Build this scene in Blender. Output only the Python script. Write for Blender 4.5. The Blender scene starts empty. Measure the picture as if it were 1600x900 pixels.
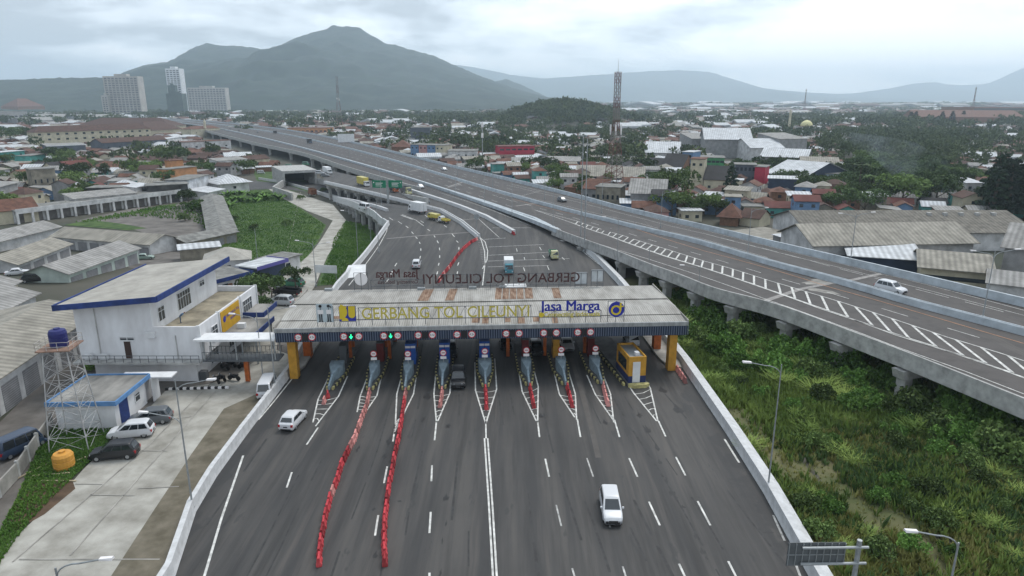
import bpy, bmesh, math, random
import numpy as np
from mathutils import Vector, Matrix
from mathutils.geometry import delaunay_2d_cdt
random.seed(7); rng = np.random.default_rng(7)
PI = math.pi; rad = math.radians
SC = bpy.context.scene; COL = SC.collection
# ------------------------------------------------------------------ camera, world, sun, exposure
CH = 34.0; PITCH = rad(15.3); FPX = 1067.0
cd = bpy.data.cameras.new('camera'); cam = bpy.data.objects.new('camera', cd); COL.objects.link(cam)
cd.lens = 36*FPX/1600; cd.sensor_width = 36; cd.clip_start = .5; cd.clip_end = 40000
cam.location = (0, 0, CH); cam.rotation_euler = (PI/2-PITCH, 0, 0); SC.camera = cam
SC.view_settings.view_transform = 'Standard'; SC.view_settings.look = 'None'
SC.view_settings.exposure = 0.72; SC.view_settings.gamma = 1; SC.view_settings.use_curve_mapping = False
SUN_EL = rad(58); SUN_AZ = rad(35)     # azimuth measured from +Y towards +X
W = bpy.data.worlds.new('World'); SC.world = W; W.use_nodes = True
nt = W.node_tree; nt.nodes.clear(); N = nt.nodes.new; LK = nt.links.new
def nd(tree, typ, **kw):
    n = tree.nodes.new(typ)
    for k, v in kw.items():
        if k in n.inputs: n.inputs[k].default_value = v
        else: setattr(n, k, v)
    return n
wo = N('ShaderNodeOutputWorld')
sky = nd(nt, 'ShaderNodeTexSky', sky_type='NISHITA', sun_disc=False, sun_elevation=SUN_EL, sun_rotation=SUN_AZ)
bg1 = nd(nt, 'ShaderNodeBackground', Strength=0.10); LK(sky.outputs[0], bg1.inputs[0])
tc = N('ShaderNodeTexCoord'); sep = N('ShaderNodeSeparateXYZ'); LK(tc.outputs['Generated'], sep.inputs[0])
def MA(tree, op, a, b=None, c=None):
    n = tree.nodes.new('ShaderNodeMath'); n.operation = op
    for i, v in enumerate((a, b, c)):
        if v is None: continue
        if isinstance(v, (int, float)): n.inputs[i].default_value = v
        else: tree.links.new(v, n.inputs[i])
    return n.outputs[0]
zz = MA(nt, 'MAXIMUM', sep.outputs[2], 0.0)
den = MA(nt, 'ADD', zz, 0.19)
cx = MA(nt, 'DIVIDE', sep.outputs[0], den); cy = MA(nt, 'DIVIDE', sep.outputs[1], den)
cmb = N('ShaderNodeCombineXYZ'); LK(cx, cmb.inputs[0]); LK(cy, cmb.inputs[1])
n1 = nd(nt, 'ShaderNodeTexNoise', Scale=.9, Detail=6.0, Roughness=.55, Distortion=.4); LK(cmb.outputs[0], n1.inputs['Vector'])
n2 = nd(nt, 'ShaderNodeTexNoise', Scale=2.3, Detail=5.0, Roughness=.6); LK(cmb.outputs[0], n2.inputs['Vector'])
# heavier cloud bank towards the left, thin bright veil towards the right
bias = MA(nt, 'MULTIPLY_ADD', cx, .07, .02)
bz = MA(nt, 'MULTIPLY_ADD', zz, -.9, .07)
bs = MA(nt, 'ADD', bias, bz)
sm = MA(nt, 'ADD', MA(nt, 'MULTIPLY_ADD', n2.outputs[0], .35, -.175), n1.outputs[0])
v = MA(nt, 'ADD', sm, bs)
cr = N('ShaderNodeValToRGB'); LK(v, cr.inputs[0]); e = cr.color_ramp.elements
e[0].position = .39; e[0].color = (.36, .395, .43, 1); e[1].position = .66; e[1].color = (.98, .99, 1.0, 1)
m_ = e.new(.455); m_.color = (.55, .60, .65, 1); m_ = e.new(.54); m_.color = (.76, .81, .85, 1)
zen = MA(nt, 'MULTIPLY_ADD', MA(nt, 'POWER', zz, 1.0), .7, 1.0)
bg2 = N('ShaderNodeBackground'); LK(cr.outputs[0], bg2.inputs[0]); LK(zen, bg2.inputs[1])
mx = N('ShaderNodeMixShader'); mx.inputs[0].default_value = .9
LK(bg1.outputs[0], mx.inputs[1]); LK(bg2.outputs[0], mx.inputs[2]); LK(mx.outputs[0], wo.inputs[0])
sl = bpy.data.lights.new('sun', 'SUN'); so = bpy.data.objects.new('sun', sl); COL.objects.link(so)
sl.energy = 1.5; sl.angle = rad(25); sl.color = (1, .96, .9)
sd = Vector((math.sin(SUN_AZ)*math.cos(SUN_EL), math.cos(SUN_AZ)*math.cos(SUN_EL), math.sin(SUN_EL)))
so.rotation_euler = sd.to_track_quat('Z', 'Y').to_euler(); so.location = (0, 0, 300)
try:
    SC.cycles.use_denoising = True; SC.cycles.max_bounces = 6; SC.cycles.diffuse_bounces = 3
    SC.cycles.volume_bounces = 3; SC.cycles.transparent_max_bounces = 8; SC.cycles.glossy_bounces = 2
except Exception: pass
# ------------------------------------------------------------------ photogrammetry: photo pixel -> place on a height function
def smooth(t): t = min(1, max(0, t)); return t*t*(3-2*t)
def ray(px, py):
    a = (px-800)/FPX; b = (450-py)/FPX
    return a, math.cos(PITCH)+b*math.sin(PITCH), -math.sin(PITCH)+b*math.cos(PITCH)
def TF(x, y):                     # terrain
    t = -.25-4.75*smooth((y-105)/95)
    if x > 24: t -= 1.0*smooth((x-25)/5)*(1-smooth((y-105)/95))
    if x > 26 and y < 150: t += .35*math.sin(x*.31+1)*math.sin(y*.23)*smooth((x-27)/6)
    if x > 28 and y < 150: t += .7*smooth((x-29)/9)*(1-smooth((y-105)/45))
    if y > 500: t += 26*math.exp(-((x-85)/85)**2-((y-1180)/150)**2)+6*smooth((y-1500)/2500)
    return t
def PK(x, y): return TF(x, y)+.12
def PF(x, y): return 1.5*smooth((y-150)/80)        # plaza and slip roads
def HF(x, y): return 5-3.5*smooth((.89*y-.45*x-62)/95)   # elevated highway deck
def EF(x, y):                                      # road down to the underpass
    s = smooth((y-205)/95); return PF(x, y)*(1-s)-4.7*s
def Z(c): return lambda x, y: c
def G(px, py, f=TF, dz=0):
    dx, dy, dd = ray(px, py); z = f(0, 100)+dz
    for _ in range(40):
        t = (z-CH)/dd; x, y = dx*t, dy*t
        z = z*.3+.7*(f(x, y)+dz)
    return Vector((x, y, z))
def PR(p):                         # world point -> photo pixel
    zz = p[2]-CH; d = p[1]*math.cos(PITCH)-zz*math.sin(PITCH); v = p[1]*math.sin(PITCH)+zz*math.cos(PITCH)
    if d < 1: return (-9999, 9999)
    return (800+FPX*p[0]/d, 450-FPX*v/d)
def inpoly(x, y, P):
    c = False; j = len(P)-1
    for i in range(len(P)):
        if (P[i][1] > y) != (P[j][1] > y) and x < (P[j][0]-P[i][0])*(y-P[i][1])/(P[j][1]-P[i][1])+P[i][0]: c = not c
        j = i
    return c
# ------------------------------------------------------------------ materials
MATS = {}
def mat(name, col, rough=.75, nz=(1.5, .25), col2=None, metal=0, bump=0, bscale=None, world=False, stretch=None, emit=0, spec=.3, wave=None):
    if name in MATS: return MATS[name]
    m = bpy.data.materials.new(name); m.use_nodes = True; t = m.node_tree; b = t.nodes['Principled BSDF']
    b.inputs['Roughness'].default_value = rough; b.inputs['Metallic'].default_value = metal
    b.inputs['Specular IOR Level'].default_value = spec
    c = Vector(col[:3])
    if nz:
        if world: g = t.nodes.new('ShaderNodeNewGeometry'); vec = g.outputs['Position']
        else: g = t.nodes.new('ShaderNodeTexCoord'); vec = g.outputs['Object']
        if stretch:
            mp = t.nodes.new('ShaderNodeMapping'); mp.inputs['Scale'].default_value = stretch; t.links.new(vec, mp.inputs[0]); vec = mp.outputs[0]
        n = nd(t, 'ShaderNodeTexNoise', Scale=nz[0], Detail=6.0, Roughness=.6); t.links.new(vec, n.inputs['Vector'])
        r = t.nodes.new('ShaderNodeValToRGB'); t.links.new(n.outputs[0], r.inputs[0])
        k = nz[1]; c2 = Vector(col2) if col2 else c*(1+k)
        c1 = c*(1-k) if not col2 else c
        r.color_ramp.elements[0].position = .32; r.color_ramp.elements[0].color = (*c1, 1)
        r.color_ramp.elements[1].position = .68; r.color_ramp.elements[1].color = (*c2, 1)
        out = r.outputs[0]
        if wave:      # (scale, axis, depth): corrugation / slat / tile courses
            wv = nd(t, 'ShaderNodeTexWave', Scale=wave[0], bands_direction=wave[1]); t.links.new(vec, wv.inputs['Vector'])
            mm = nd(t, 'ShaderNodeMix', data_type='RGBA', blend_type='MULTIPLY'); mm.inputs['Factor'].default_value = wave[2]
            t.links.new(out, mm.inputs['A']); t.links.new(wv.outputs[0], mm.inputs['B']); out = mm.outputs['Result']
        t.links.new(out, b.inputs['Base Color'])
        if bump:
            n3 = nd(t, 'ShaderNodeTexNoise', Scale=bscale or nz[0]*6, Detail=4.0); t.links.new(vec, n3.inputs['Vector'])
            bp = nd(t, 'ShaderNodeBump', Strength=bump); t.links.new(n3.outputs[0], bp.inputs['Height']); t.links.new(bp.outputs[0], b.inputs['Normal'])
    else: b.inputs['Base Color'].default_value = (*c, 1)
    if emit: b.inputs['Emission Color'].default_value = (*c, 1); b.inputs['Emission Strength'].default_value = emit
    MATS[name] = m; return m
def leafmat(name, c1, c2, sc=.6):
    m = mat(name, c1, .8, (sc, .2), c2, spec=.15); t = m.node_tree; b = t.nodes['Principled BSDF']
    b.inputs['Subsurface Weight'].default_value = 0
    oi = t.nodes.new('ShaderNodeObjectInfo'); hs = t.nodes.new('ShaderNodeHueSaturation')
    mr = nd(t, 'ShaderNodeMapRange'); mr.inputs['To Min'].default_value = .6; mr.inputs['To Max'].default_value = 1.7
    t.links.new(oi.outputs['Random'], mr.inputs[0]); t.links.new(mr.outputs[0], hs.inputs['Value'])
    l = b.inputs['Base Color'].links[0].from_socket; t.links.new(l, hs.inputs['Color']); t.links.new(hs.outputs[0], b.inputs['Base Color'])
    return m
def road_mat(name, c1, c2, stretch, tracks=None):
    m = bpy.data.materials.new(name); m.use_nodes = True; t = m.node_tree; b = t.nodes['Principled BSDF']
    b.inputs['Roughness'].default_value = .7; b.inputs['Specular IOR Level'].default_value = .35
    g = t.nodes.new('ShaderNodeNewGeometry')
    def noise(sc, st, lo, hi, det=5.):
        mp = t.nodes.new('ShaderNodeMapping'); mp.inputs['Scale'].default_value = st; mp.inputs['Rotation'].default_value = (0, 0, tracks or 0)
        t.links.new(g.outputs['Position'], mp.inputs[0])
        n = nd(t, 'ShaderNodeTexNoise', Scale=sc, Detail=det, Roughness=.6); t.links.new(mp.outputs[0], n.inputs['Vector'])
        r = nd(t, 'ShaderNodeMapRange'); r.inputs[1].default_value = lo; r.inputs[2].default_value = hi; t.links.new(n.outputs[0], r.inputs[0]); return r.outputs[0]
    def mixc(fac, a, bb, typ='MIX'):
        k = nd(t, 'ShaderNodeMix', data_type='RGBA', blend_type=typ)
        t.links.new(fac, k.inputs['Factor']) if not isinstance(fac, float) else setattr(k.inputs['Factor'], 'default_value', fac)
        for s, v in (('A', a), ('B', bb)):
            if isinstance(v, tuple): k.inputs[s].default_value = (*v, 1)
            else: t.links.new(v, k.inputs[s])
        return k.outputs['Result']
    c = mixc(noise(1.0, stretch, .38, .62), c1, c2); c = mixc(MA(t, 'MULTIPLY', noise(1.6, stretch, .50, .66), .7), c, tuple(x*.60 for x in c1))
    c = mixc(MA(t, 'MULTIPLY', noise(.045, (1, 1, 1), .45, .7), .5), c, tuple(x*.62 for x in c1))
    c = mixc(MA(t, 'MULTIPLY', noise(.5, (1.6, .07, 1), .58, .72), .6), c, (.100, .090, .082))
    gr = noise(22., (1, 1, 1), .3, .7, 2.)
    c = mixc(MA(t, 'MULTIPLY', gr, .28), c, tuple(x*.55 for x in c1))
    # oil and water stains with shapes of their own
    st = noise(.36, (1.5, .42, 1), .635, .655)
    c = mixc(MA(t, 'MULTIPLY', st, .55), c, (.028, .029, .031))
    if name == 'plaza_asphalt':          # dirt washed against the two parapets
        s = t.nodes.new('ShaderNodeSeparateXYZ'); t.links.new(g.outputs['Position'], s.inputs[0])
        cxx = MA(t, 'ABSOLUTE', MA(t, 'ADD', s.outputs[0], 2.7)); wob = noise(.25, (1, 1, 1), .3, .7)
        e = MA(t, 'ADD', cxx, MA(t, 'MULTIPLY', wob, 3.2))
        r = nd(t, 'ShaderNodeMapRange'); r.inputs[1].default_value = 25.4; r.inputs[2].default_value = 25.9; t.links.new(e, r.inputs[0])
        lim = nd(t, 'ShaderNodeMapRange'); lim.inputs[1].default_value = 100; lim.inputs[2].default_value = 80; t.links.new(s.outputs[1], lim.inputs[0])
        c = mixc(MA(t, 'MULTIPLY', MA(t, 'MULTIPLY', r.outputs[0], lim.outputs[0]), .62), c, (.026, .027, .029))
    t.links.new(c, b.inputs['Base Color']); MATS[name] = m; return m
# ------------------------------------------------------------------ mesh builder
class MB:
    def __init__(s): s.v = []; s.f = []; s.m = []
    def face(s, pts, mi=0):
        n = len(s.v); s.v += [tuple(p) for p in pts]; s.f.append(tuple(range(n, n+len(pts)))); s.m.append(mi); return s
    def box(s, x0, x1, y0, y1, z0, z1, mi=0):
        return s.hexa([(x0,y0,z0),(x1,y0,z0),(x1,y1,z0),(x0,y1,z0),(x0,y0,z1),(x1,y0,z1),(x1,y1,z1),(x0,y1,z1)], mi)
    def hexa(s, p, mi=0):
        n = len(s.v); s.v += [tuple(q) for q in p]
        for f in ((3,2,1,0),(4,5,6,7),(0,1,5,4),(1,2,6,5),(2,3,7,6),(3,0,4,7)): s.f.append(tuple(n+i for i in f)); s.m.append(mi)
        return s
    def obox(s, c, sx, sy, sz, rz=0, mi=0):       # centre of the base
        cr, sr = math.cos(rz), math.sin(rz); P = []
        for z in (0, sz):
            for a, b in ((-1,-1),(1,-1),(1,1),(-1,1)):
                x, y = a*sx/2, b*sy/2; P.append((c[0]+x*cr-y*sr, c[1]+x*sr+y*cr, c[2]+z))
        return s.hexa(P, mi)
    def tube(s, a, b, r0, r1=None, n=8, mi=0):
        a = Vector(a); b = Vector(b); r1 = r0 if r1 is None else r1
        d = (b-a).normalized(); u = d.orthogonal().normalized(); w = d.cross(u); k = len(s.v)
        for P, r in ((a, r0), (b, r1)):
            for i in range(n):
                q = P+u*(math.cos(2*PI*i/n)*r)+w*(math.sin(2*PI*i/n)*r); s.v.append(tuple(q))
        for i in range(n): s.f.append((k+i, k+(i+1)%n, k+n+(i+1)%n, k+n+i)); s.m.append(mi)
        s.f.append(tuple(k+n+i for i in range(n))); s.m.append(mi); s.f.append(tuple(k+n-1-i for i in range(n))); s.m.append(mi)
        return s
    def path(s, pts, r, n=6, mi=0):
        for a, b in zip(pts, pts[1:]): s.tube(a, b, r if not isinstance(r, tuple) else r[0], None, n, mi)
        return s
    def loft(s, rings, mi=0, caps=True, closed=True):
        k = len(s.v); n = len(rings[0])
        for R in rings: s.v += [tuple(p) for p in R]
        for j in range(len(rings)-1):
            for i in range(n if closed else n-1):
                s.f.append((k+j*n+i, k+j*n+(i+1)%n, k+(j+1)*n+(i+1)%n, k+(j+1)*n+i)); s.m.append(mi)
        if caps:
            s.f.append(tuple(k+n-1-i for i in range(n))); s.m.append(mi)
            e = k+(len(rings)-1)*n; s.f.append(tuple(e+i for i in range(n))); s.m.append(mi)
        return s
    def sweep(s, pts, prof, mi=0):       # prof: list of (side, up), side to the right of travel
        R = []
        for i, p in enumerate(pts):
            a = pts[max(0, i-1)]; b = pts[min(len(pts)-1, i+1)]
            d = Vector((b[0]-a[0], b[1]-a[1], 0)).normalized(); nn = Vector((d.y, -d.x, 0))
            R.append([(p[0]+nn.x*q[0], p[1]+nn.y*q[0], p[2]+q[1]) for q in prof])
        return s.loft(R, mi)
    def mesh(s, name, mats, smooth=False, fix=True):
        me = bpy.data.meshes.new(name); me.from_pydata(s.v, [], s.f)
        for m in mats if isinstance(mats, (list, tuple)) else [mats]: me.materials.append(m)
        me.polygons.foreach_set('material_index', s.m)
        if fix:
            bm = bmesh.new(); bm.from_mesh(me); bmesh.ops.recalc_face_normals(bm, faces=bm.faces); bm.to_mesh(me); bm.free()
        if smooth: me.polygons.foreach_set('use_smooth', [True]*len(me.polygons))
        me.update(); return me
    def build(s, name, mats, parent=None, loc=None, rz=0, smooth=False, fix=True):
        return link(name, s.mesh(name, mats, smooth, fix), parent, loc, rz)
def link(name, me, parent=None, loc=None, rz=0, scale=None):
    o = bpy.data.objects.new(name, me); COL.objects.link(o)
    if parent: o.parent = parent
    if loc is not None: o.location = loc
    if rz: o.rotation_euler = (0, 0, rz)
    if scale is not None: o.scale = scale if not isinstance(scale, (int, float)) else (scale,)*3
    return o
def thing(name, label, cat, loc=(0,0,0), rz=0, group=None):
    return tag(link(name, None, None, loc, rz), label, cat, group)
def tag(o, label, cat=None, group=None, kind=None):
    if label: o['label'] = label
    if cat: o['category'] = cat
    if group: o['group'] = group
    if kind: o['kind'] = kind
    return o
def st(o, kind='structure'): o['kind'] = kind; return o
KIDS = {}
def kids(o): return [c for c in o.children]
def dup(o, loc=None, rz=None, label=None, scale=None, parent=None, group=None):
    c = o.copy(); COL.objects.link(c)
    if parent: c.parent = parent
    if loc is not None: c.location = loc
    if rz is not None: c.rotation_euler = (0, 0, rz)
    if scale is not None: c.scale = (scale,)*3 if isinstance(scale, (int, float)) else scale
    if label: c['label'] = label
    if group: c['group'] = group
    for k in kids(o): dup(k, parent=c)
    return c
def npmesh(name, V, F, mats, mi=None, smooth=False):
    V = np.asarray(V, np.float32); F = np.asarray(F, np.int32); me = bpy.data.meshes.new(name); k = F.shape[1]
    me.vertices.add(len(V)); me.vertices.foreach_set('co', V.ravel())
    me.loops.add(F.size); me.loops.foreach_set('vertex_index', F.ravel())
    me.polygons.add(len(F)); me.polygons.foreach_set('loop_start', np.arange(0, F.size, k, dtype=np.int32))
    try: me.polygons.foreach_set('loop_total', np.full(len(F), k, np.int32))
    except Exception: pass
    for m in mats if isinstance(mats, (list, tuple)) else [mats]: me.materials.append(m)
    if mi is not None: me.polygons.foreach_set('material_index', np.asarray(mi, np.int32))
    me.update(calc_edges=True); me.validate(); return me
def dense(P, step):
    out = []
    for a, b in zip(P, P[1:]):
        a = Vector(a); b = Vector(b); n = max(1, int((b-a).length/step))
        for i in range(n): out.append(a.lerp(b, i/n))
    out.append(Vector(P[-1])); return out
def patch(poly, f, m, name, dz=.0, step=7, px=True, kind='structure'):   # a sheet that follows height function f
    P = [G(p[0], p[1], f) if px else Vector((p[0], p[1], 0)) for p in poly]
    P = dense([*P, P[0]], step)[:-1]; P2 = [Vector((p.x, p.y)) for p in P]; n = len(P2)
    xs = [p.x for p in P2]; ys = [p.y for p in P2]; poly2 = [(p.x, p.y) for p in P2]
    y = min(ys)+step*.5
    while y < max(ys):
        x = min(xs)+step*.5
        while x < max(xs):
            if inpoly(x, y, poly2): P2.append(Vector((x, y)))
            x += step
        y += step
    r = delaunay_2d_cdt(P2, [(i, (i+1) % n) for i in range(n)], [], 1, 1e-4)
    b = MB(); b.v = [(q.x, q.y, f(q.x, q.y)+dz) for q in r[0]]
    for t in r[2]:
        A, B, C = (r[0][i] for i in t)
        b.f.append(tuple(t) if (B-A).cross(C-A) > 0 else tuple(reversed(t))); b.m.append(0)
    o = b.build(name, m, fix=False, smooth=True); o['kind'] = kind; return o
def line(pts, w, f, b, dz=.012, px=True, step=3.):     # a painted line of width w on surface f, added to builder b
    P = [G(p[0], p[1], f) if px else Vector((p[0], p[1], 0)) for p in pts]
    P = dense([Vector((p.x, p.y, 0)) for p in P], step); L = []; Rr = []
    for i, p in enumerate(P):
        a = P[max(0, i-1)]; c = P[min(len(P)-1, i+1)]; d = (c-a).normalized(); nn = Vector((d.y, -d.x, 0))*(w/2)
        l = p-nn; r = p+nn; L.append((l.x, l.y, f(l.x, l.y)+dz)); Rr.append((r.x, r.y, f(r.x, r.y)+dz))
    for i in range(len(P)-1): b.face([L[i], Rr[i], Rr[i+1], L[i+1]])
def walk(pts, f, px=True):
    P = [G(p[0], p[1], f) if px else Vector(p) for p in pts]
    D = [0]
    for a, b in zip(P, P[1:]): D.append(D[-1]+(b-a).length)
    def at(s):
        for i in range(len(P)-1):
            if s <= D[i+1] or i == len(P)-2:
                t = (s-D[i])/max(1e-6, D[i+1]-D[i]); return P[i].lerp(P[i+1], t), (P[i+1]-P[i]).normalized()
    return at, D[-1]
# ------------------------------------------------------------------ materials used widely
ASPH = road_mat('plaza_asphalt', (.037,.037,.038), (.074,.070,.066), (.55,.03,1), rad(-3.3))
ASPH2 = road_mat('slip_asphalt', (.050,.050,.051), (.064,.062,.061), (.2,.2,1))
ASPH3 = road_mat('deck_asphalt', (.052,.047,.045), (.066,.059,.057), (.25,.25,1))
WHT = mat('road_paint_white', (.50,.50,.48), .7, (1.6,.4), world=True)
WORN = mat('road_paint_worn', (.34,.34,.33), .7, (1.5,.5), world=True)
ORG = mat('road_paint_orange', (.42,.22,.12), .7, (1.2,.3), world=True)
JOINT = mat('joint_concrete', (.24,.23,.22), .8, (2,.3), world=True)
CON = mat('concrete', (.35,.35,.34), .85, (.9,.28), bump=.1, world=True)
CONW = mat('painted_concrete', (.42,.425,.43), .75, (1.6,.2), (.56,.57,.58), world=True)
CONB = mat('bluish_painted_concrete', (.37,.41,.44), .75, (.5,.22), world=True)
COND = mat('weathered_concrete', (.26,.25,.23), .9, (.35,.45), world=True)
BLACK = mat('black_paint', (.02,.02,.022), .7, None)
STEEL = mat('galvanised_steel', (.30,.32,.33), .5, (3,.15), metal=.4)
DSTEEL = mat('dark_steel', (.10,.11,.12), .6, None, metal=.3)
GRASS = mat('grass_ground', (.022,.05,.014), .95, (.35,.3), (.075,.125,.03), bump=.6, bscale=3, world=True)
ROUGH = mat('rough_ground', (.05,.07,.022), .95, (.2,.3), (.13,.12,.06), bump=.6, bscale=3, world=True)
SLAB = mat('old_concrete_slabs', (.20,.19,.165), .85, (.32,.3), (.40,.39,.355), bump=.15, bscale=4, world=True)
SLABD = mat('dark_mossy_slab', (.085,.075,.052), .9, (.55,.3), (.17,.15,.115), world=True)
GRAVEL = mat('gravel_yard', (.13,.12,.11), .95, (.25,.35), bump=.4, bscale=6, world=True)
SOIL = mat('brown_soil', (.085,.055,.035), .95, (.6,.4), bump=.8, bscale=5, world=True)
# ------------------------------------------------------------------ terrain: one sheet to the horizon
def axis(seg):
    out = []
    for a, b, s in seg: out += list(np.arange(a, b, s))
    return np.array(out+[seg[-1][1]])
ax = axis([(-9500,-2000,500),(-2000,-400,80),(-400,-180,20),(-180,20,6),(20,60,3),(60,200,8),(200,480,28),(480,2000,80),(2000,9500,500)])
ay = axis([(-300,0,50),(0,40,10),(40,215,4),(215,500,20),(500,1600,50),(1600,4000,150),(4000,15000,500)])
gx, gy = np.meshgrid(ax, ay); V = np.zeros((gx.size, 3)); V[:,0] = gx.ravel(); V[:,1] = gy.ravel()
V[:,2] = [TF(a, b) for a, b in zip(V[:,0], V[:,1])]
nx, ny = len(ax), len(ay); I = np.arange(nx*ny).reshape(ny, nx)
F = np.stack([I[:-1,:-1].ravel(), I[:-1,1:].ravel(), I[1:,1:].ravel(), I[1:,:-1].ravel()], 1)
TOWN = mat('town_ground', (.035,.042,.028), .95, (.02,.3), (.10,.09,.075), world=True)
t_ = TOWN.node_tree
st(link('ground', npmesh('ground', V, F, TOWN)))
# ground patches on the terrain (photo outlines)
patch([(955,446),(1010,425),(1060,440),(1130,460),(1300,530),(1450,590),(1700,690),(1700,1080),(1330,1080),(1282,905),(1205,770),(1146,680),(1068,565)], TF, ROUGH, 'verge', .05, 4)
patch([(330,300),(420,296),(455,315),(510,352),(482,400),(455,430),(330,390),(372,372),(330,320)], TF, GRASS, 'grass_field', .06)
patch([(522,370),(540,345),(575,352),(588,368),(565,402),(538,425),(520,445),(495,447),(512,400)], TF, GRASS, 'grass_field', .06)
patch([(395,268),(452,262),(470,278),(505,300),(455,299),(405,290)], TF, GRASS, 'grass_bank', .06)
patch([(120,345),(210,325),(300,318),(335,362),(300,378),(250,372),(200,356),(130,354)], TF, GRAVEL, 'yard', .06)
patch([(100,352),(250,322),(278,318),(270,325),(210,334),(150,345),(190,350),(230,357),(200,360)], TF, GRASS, 'yard_grass', .10)
patch([(-80,960),(-30,690),(60,600),(150,545),(190,520),(210,420),(130,400),(290,378),(360,400),(470,470),(470,545),(300,620),(140,700),(20,850),(-20,960)], TF, GRAVEL, 'yard', .04)
patch([(-40,930),(-10,850),(30,770),(60,700),(80,668),(150,655),(190,668),(150,712),(60,800),(20,850),(-5,890)], TF, GRASS, 'grass_strip', .07)
patch([(22,792),(60,755),(112,748),(118,765),(70,805),(25,830),(12,812)], TF, SOIL, 'soil_patch', .10)
patch([(-20,920),(-5,868),(95,775),(130,735),(160,705),(196,668),(232,640),(258,612),(330,600),(372,585),(425,545),(465,560),(460,580),(420,615),(385,650),(330,735),(300,780),(262,880),(245,1000),(-40,1000)], TF, SLAB, 'concrete_apron', .09, 5)
patch([(375,560),(404,470),(430,450),(440,430),(480,402),(520,345),(480,330),(445,312),(420,296),(440,294),(520,320),(541,345),(512,400),(492,448),(468,486),(436,520),(430,560)], TF, SLAB, 'concrete_road', .11, 5)
patch([(172,905),(240,800),(300,710),(350,640),(412,612),(418,622),(385,655),(335,735),(298,785),(262,880),(255,910)], TF, SLABD, 'mossy_slab', .115, 5)
b = MB()          # the joints between the slabs
for a in [[(20,880),(230,700),(330,600)],[(110,870),(260,700),(350,598)],[(30,876),(250,876)],[(118,758),(160,758)],[(140,775),(210,776)],[(215,765),(280,762)],[(205,706),(262,706)],[(245,660),(300,652)],[(470,300),(420,470)],[(440,340),(505,352)],[(455,385),(498,385)],[(425,420),(480,428)]]:
    line(a, .12, TF, b, .135, step=5)
st(b.build('slab_joints', COND, fix=False))
# ------------------------------------------------------------------ roads
LB = [(-23.5,12),(-25.4,43.3),(-27.5,51.4),(-28.1,57.1),(-28.4,65.4),(-28.8,83.1),(-31.4,104),(-33.0,124.3),(-33.2,146),(-33.9,168),(-34.6,189)]
RB = [(21,12),(22.4,43.3),(23.0,54.4),(23.1,65.4),(22.9,85.4),(21.9,108),(20.6,129)]
def px2w(L, f): return [(lambda p: (p.x, p.y))(G(a[0], a[1], f)) for a in L]
RBs = px2w([(935,409),(905,383),(869,362),(835,345),(800,333),(747,315),(690,297),(641,281)], PF)
RBw = RB+RBs
E_L = px2w([(598,346),(585,334),(560,322),(520,308),(480,296),(445,286),(405,280)], EF)
E_R = px2w([(668,323),(640,317),(600,308),(560,300),(520,291),(482,285)], EF)
Cn = px2w([(747,371),(722,350),(690,331),(640,318),(580,303),(508,286)], PF)
Bq = px2w([(641,300),(560,276),(500,263)], PF)
patch([*LB, *px2w([(604,350),(668,323)], PF), *Cn[2:], *Bq[::-1], *px2w([(655,297),(613,281)], PF), *RBw[::-1][0:1], *RBw[::-1][1:]], PF, ASPH, 'plaza_road', 0, 6, px=False)
patch([*px2w([(606,350),(668,324)], EF), *E_R[1:], *E_L[::-1]], EF, ASPH2, 'underpass_road', -.02, 6, px=False)
patch([(345,300),(400,283),(445,288),(480,300),(440,296),(410,296)], TF, ASPH2, 'lane', .13, 6)
# elevated highway: three traced edges
TN = [(1750,680),(1600,621),(1444,559),(1319,512),(1206,471),(1120,451),(1067,429),(1013,411),(960,389),(877,360),(835,343),(747,312),(640,277),(560,254),(480,232),(400,212),(330,198),(262,189),(200,185.5),(120,184)]
TM = [(1750,552),(1600,512),(1507,488),(1400,460),(1300,431),(1200,406),(1100,376),(1040,362),(960,343),(907,331),(800,303),(720,280),(587,241),(507,222),(453,210),(400,201.5),(330,192.5),(262,187),(200,184.2),(120,183)]
TFR = [(1750,507),(1600,469),(1507,448),(1400,423),(1300,400),(1200,377),(1100,352),(1013,333),(960,321),(907,306),(800,280),(720,262),(613,236),(507,212),(453,203),(400,196),(330,189),(262,185),(200,182.8),(120,182)]
def top(L): return [G(a[0], a[1], HF, .9) for a in L]
def cat(P, n=6):                       # Catmull-Rom through traced points
    out = []; P = [Vector((p.x, p.y)) for p in P]
    for i in range(len(P)-1):
        a, b_, c, d = P[max(0,i-1)], P[i], P[i+1], P[min(len(P)-1,i+2)]
        for k in range(n):
            t = k/n; out.append(.5*((2*b_)+(c-a)*t+(2*a-5*b_+4*c-d)*t*t+(3*b_-a-3*c+d)*t**3))
    out.append(P[-1]); return out
def relax(P, n=2):
    for _ in range(n): P = [P[0]]+[(P[i-1]+P[i]*2+P[i+1])/4 for i in range(1, len(P)-1)]+[P[-1]]
    return P
WN, WM, WF = [relax(cat(top(L)), 8) for L in (TN, TM, TFR)]
WNp = [(p.x, p.y) for p in WN]; WFp = [(p.x, p.y) for p in WF]
patch([*WNp, *WFp[::-1]], HF, ASPH3, 'elevated_highway', 0, 12, px=False)
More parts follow.
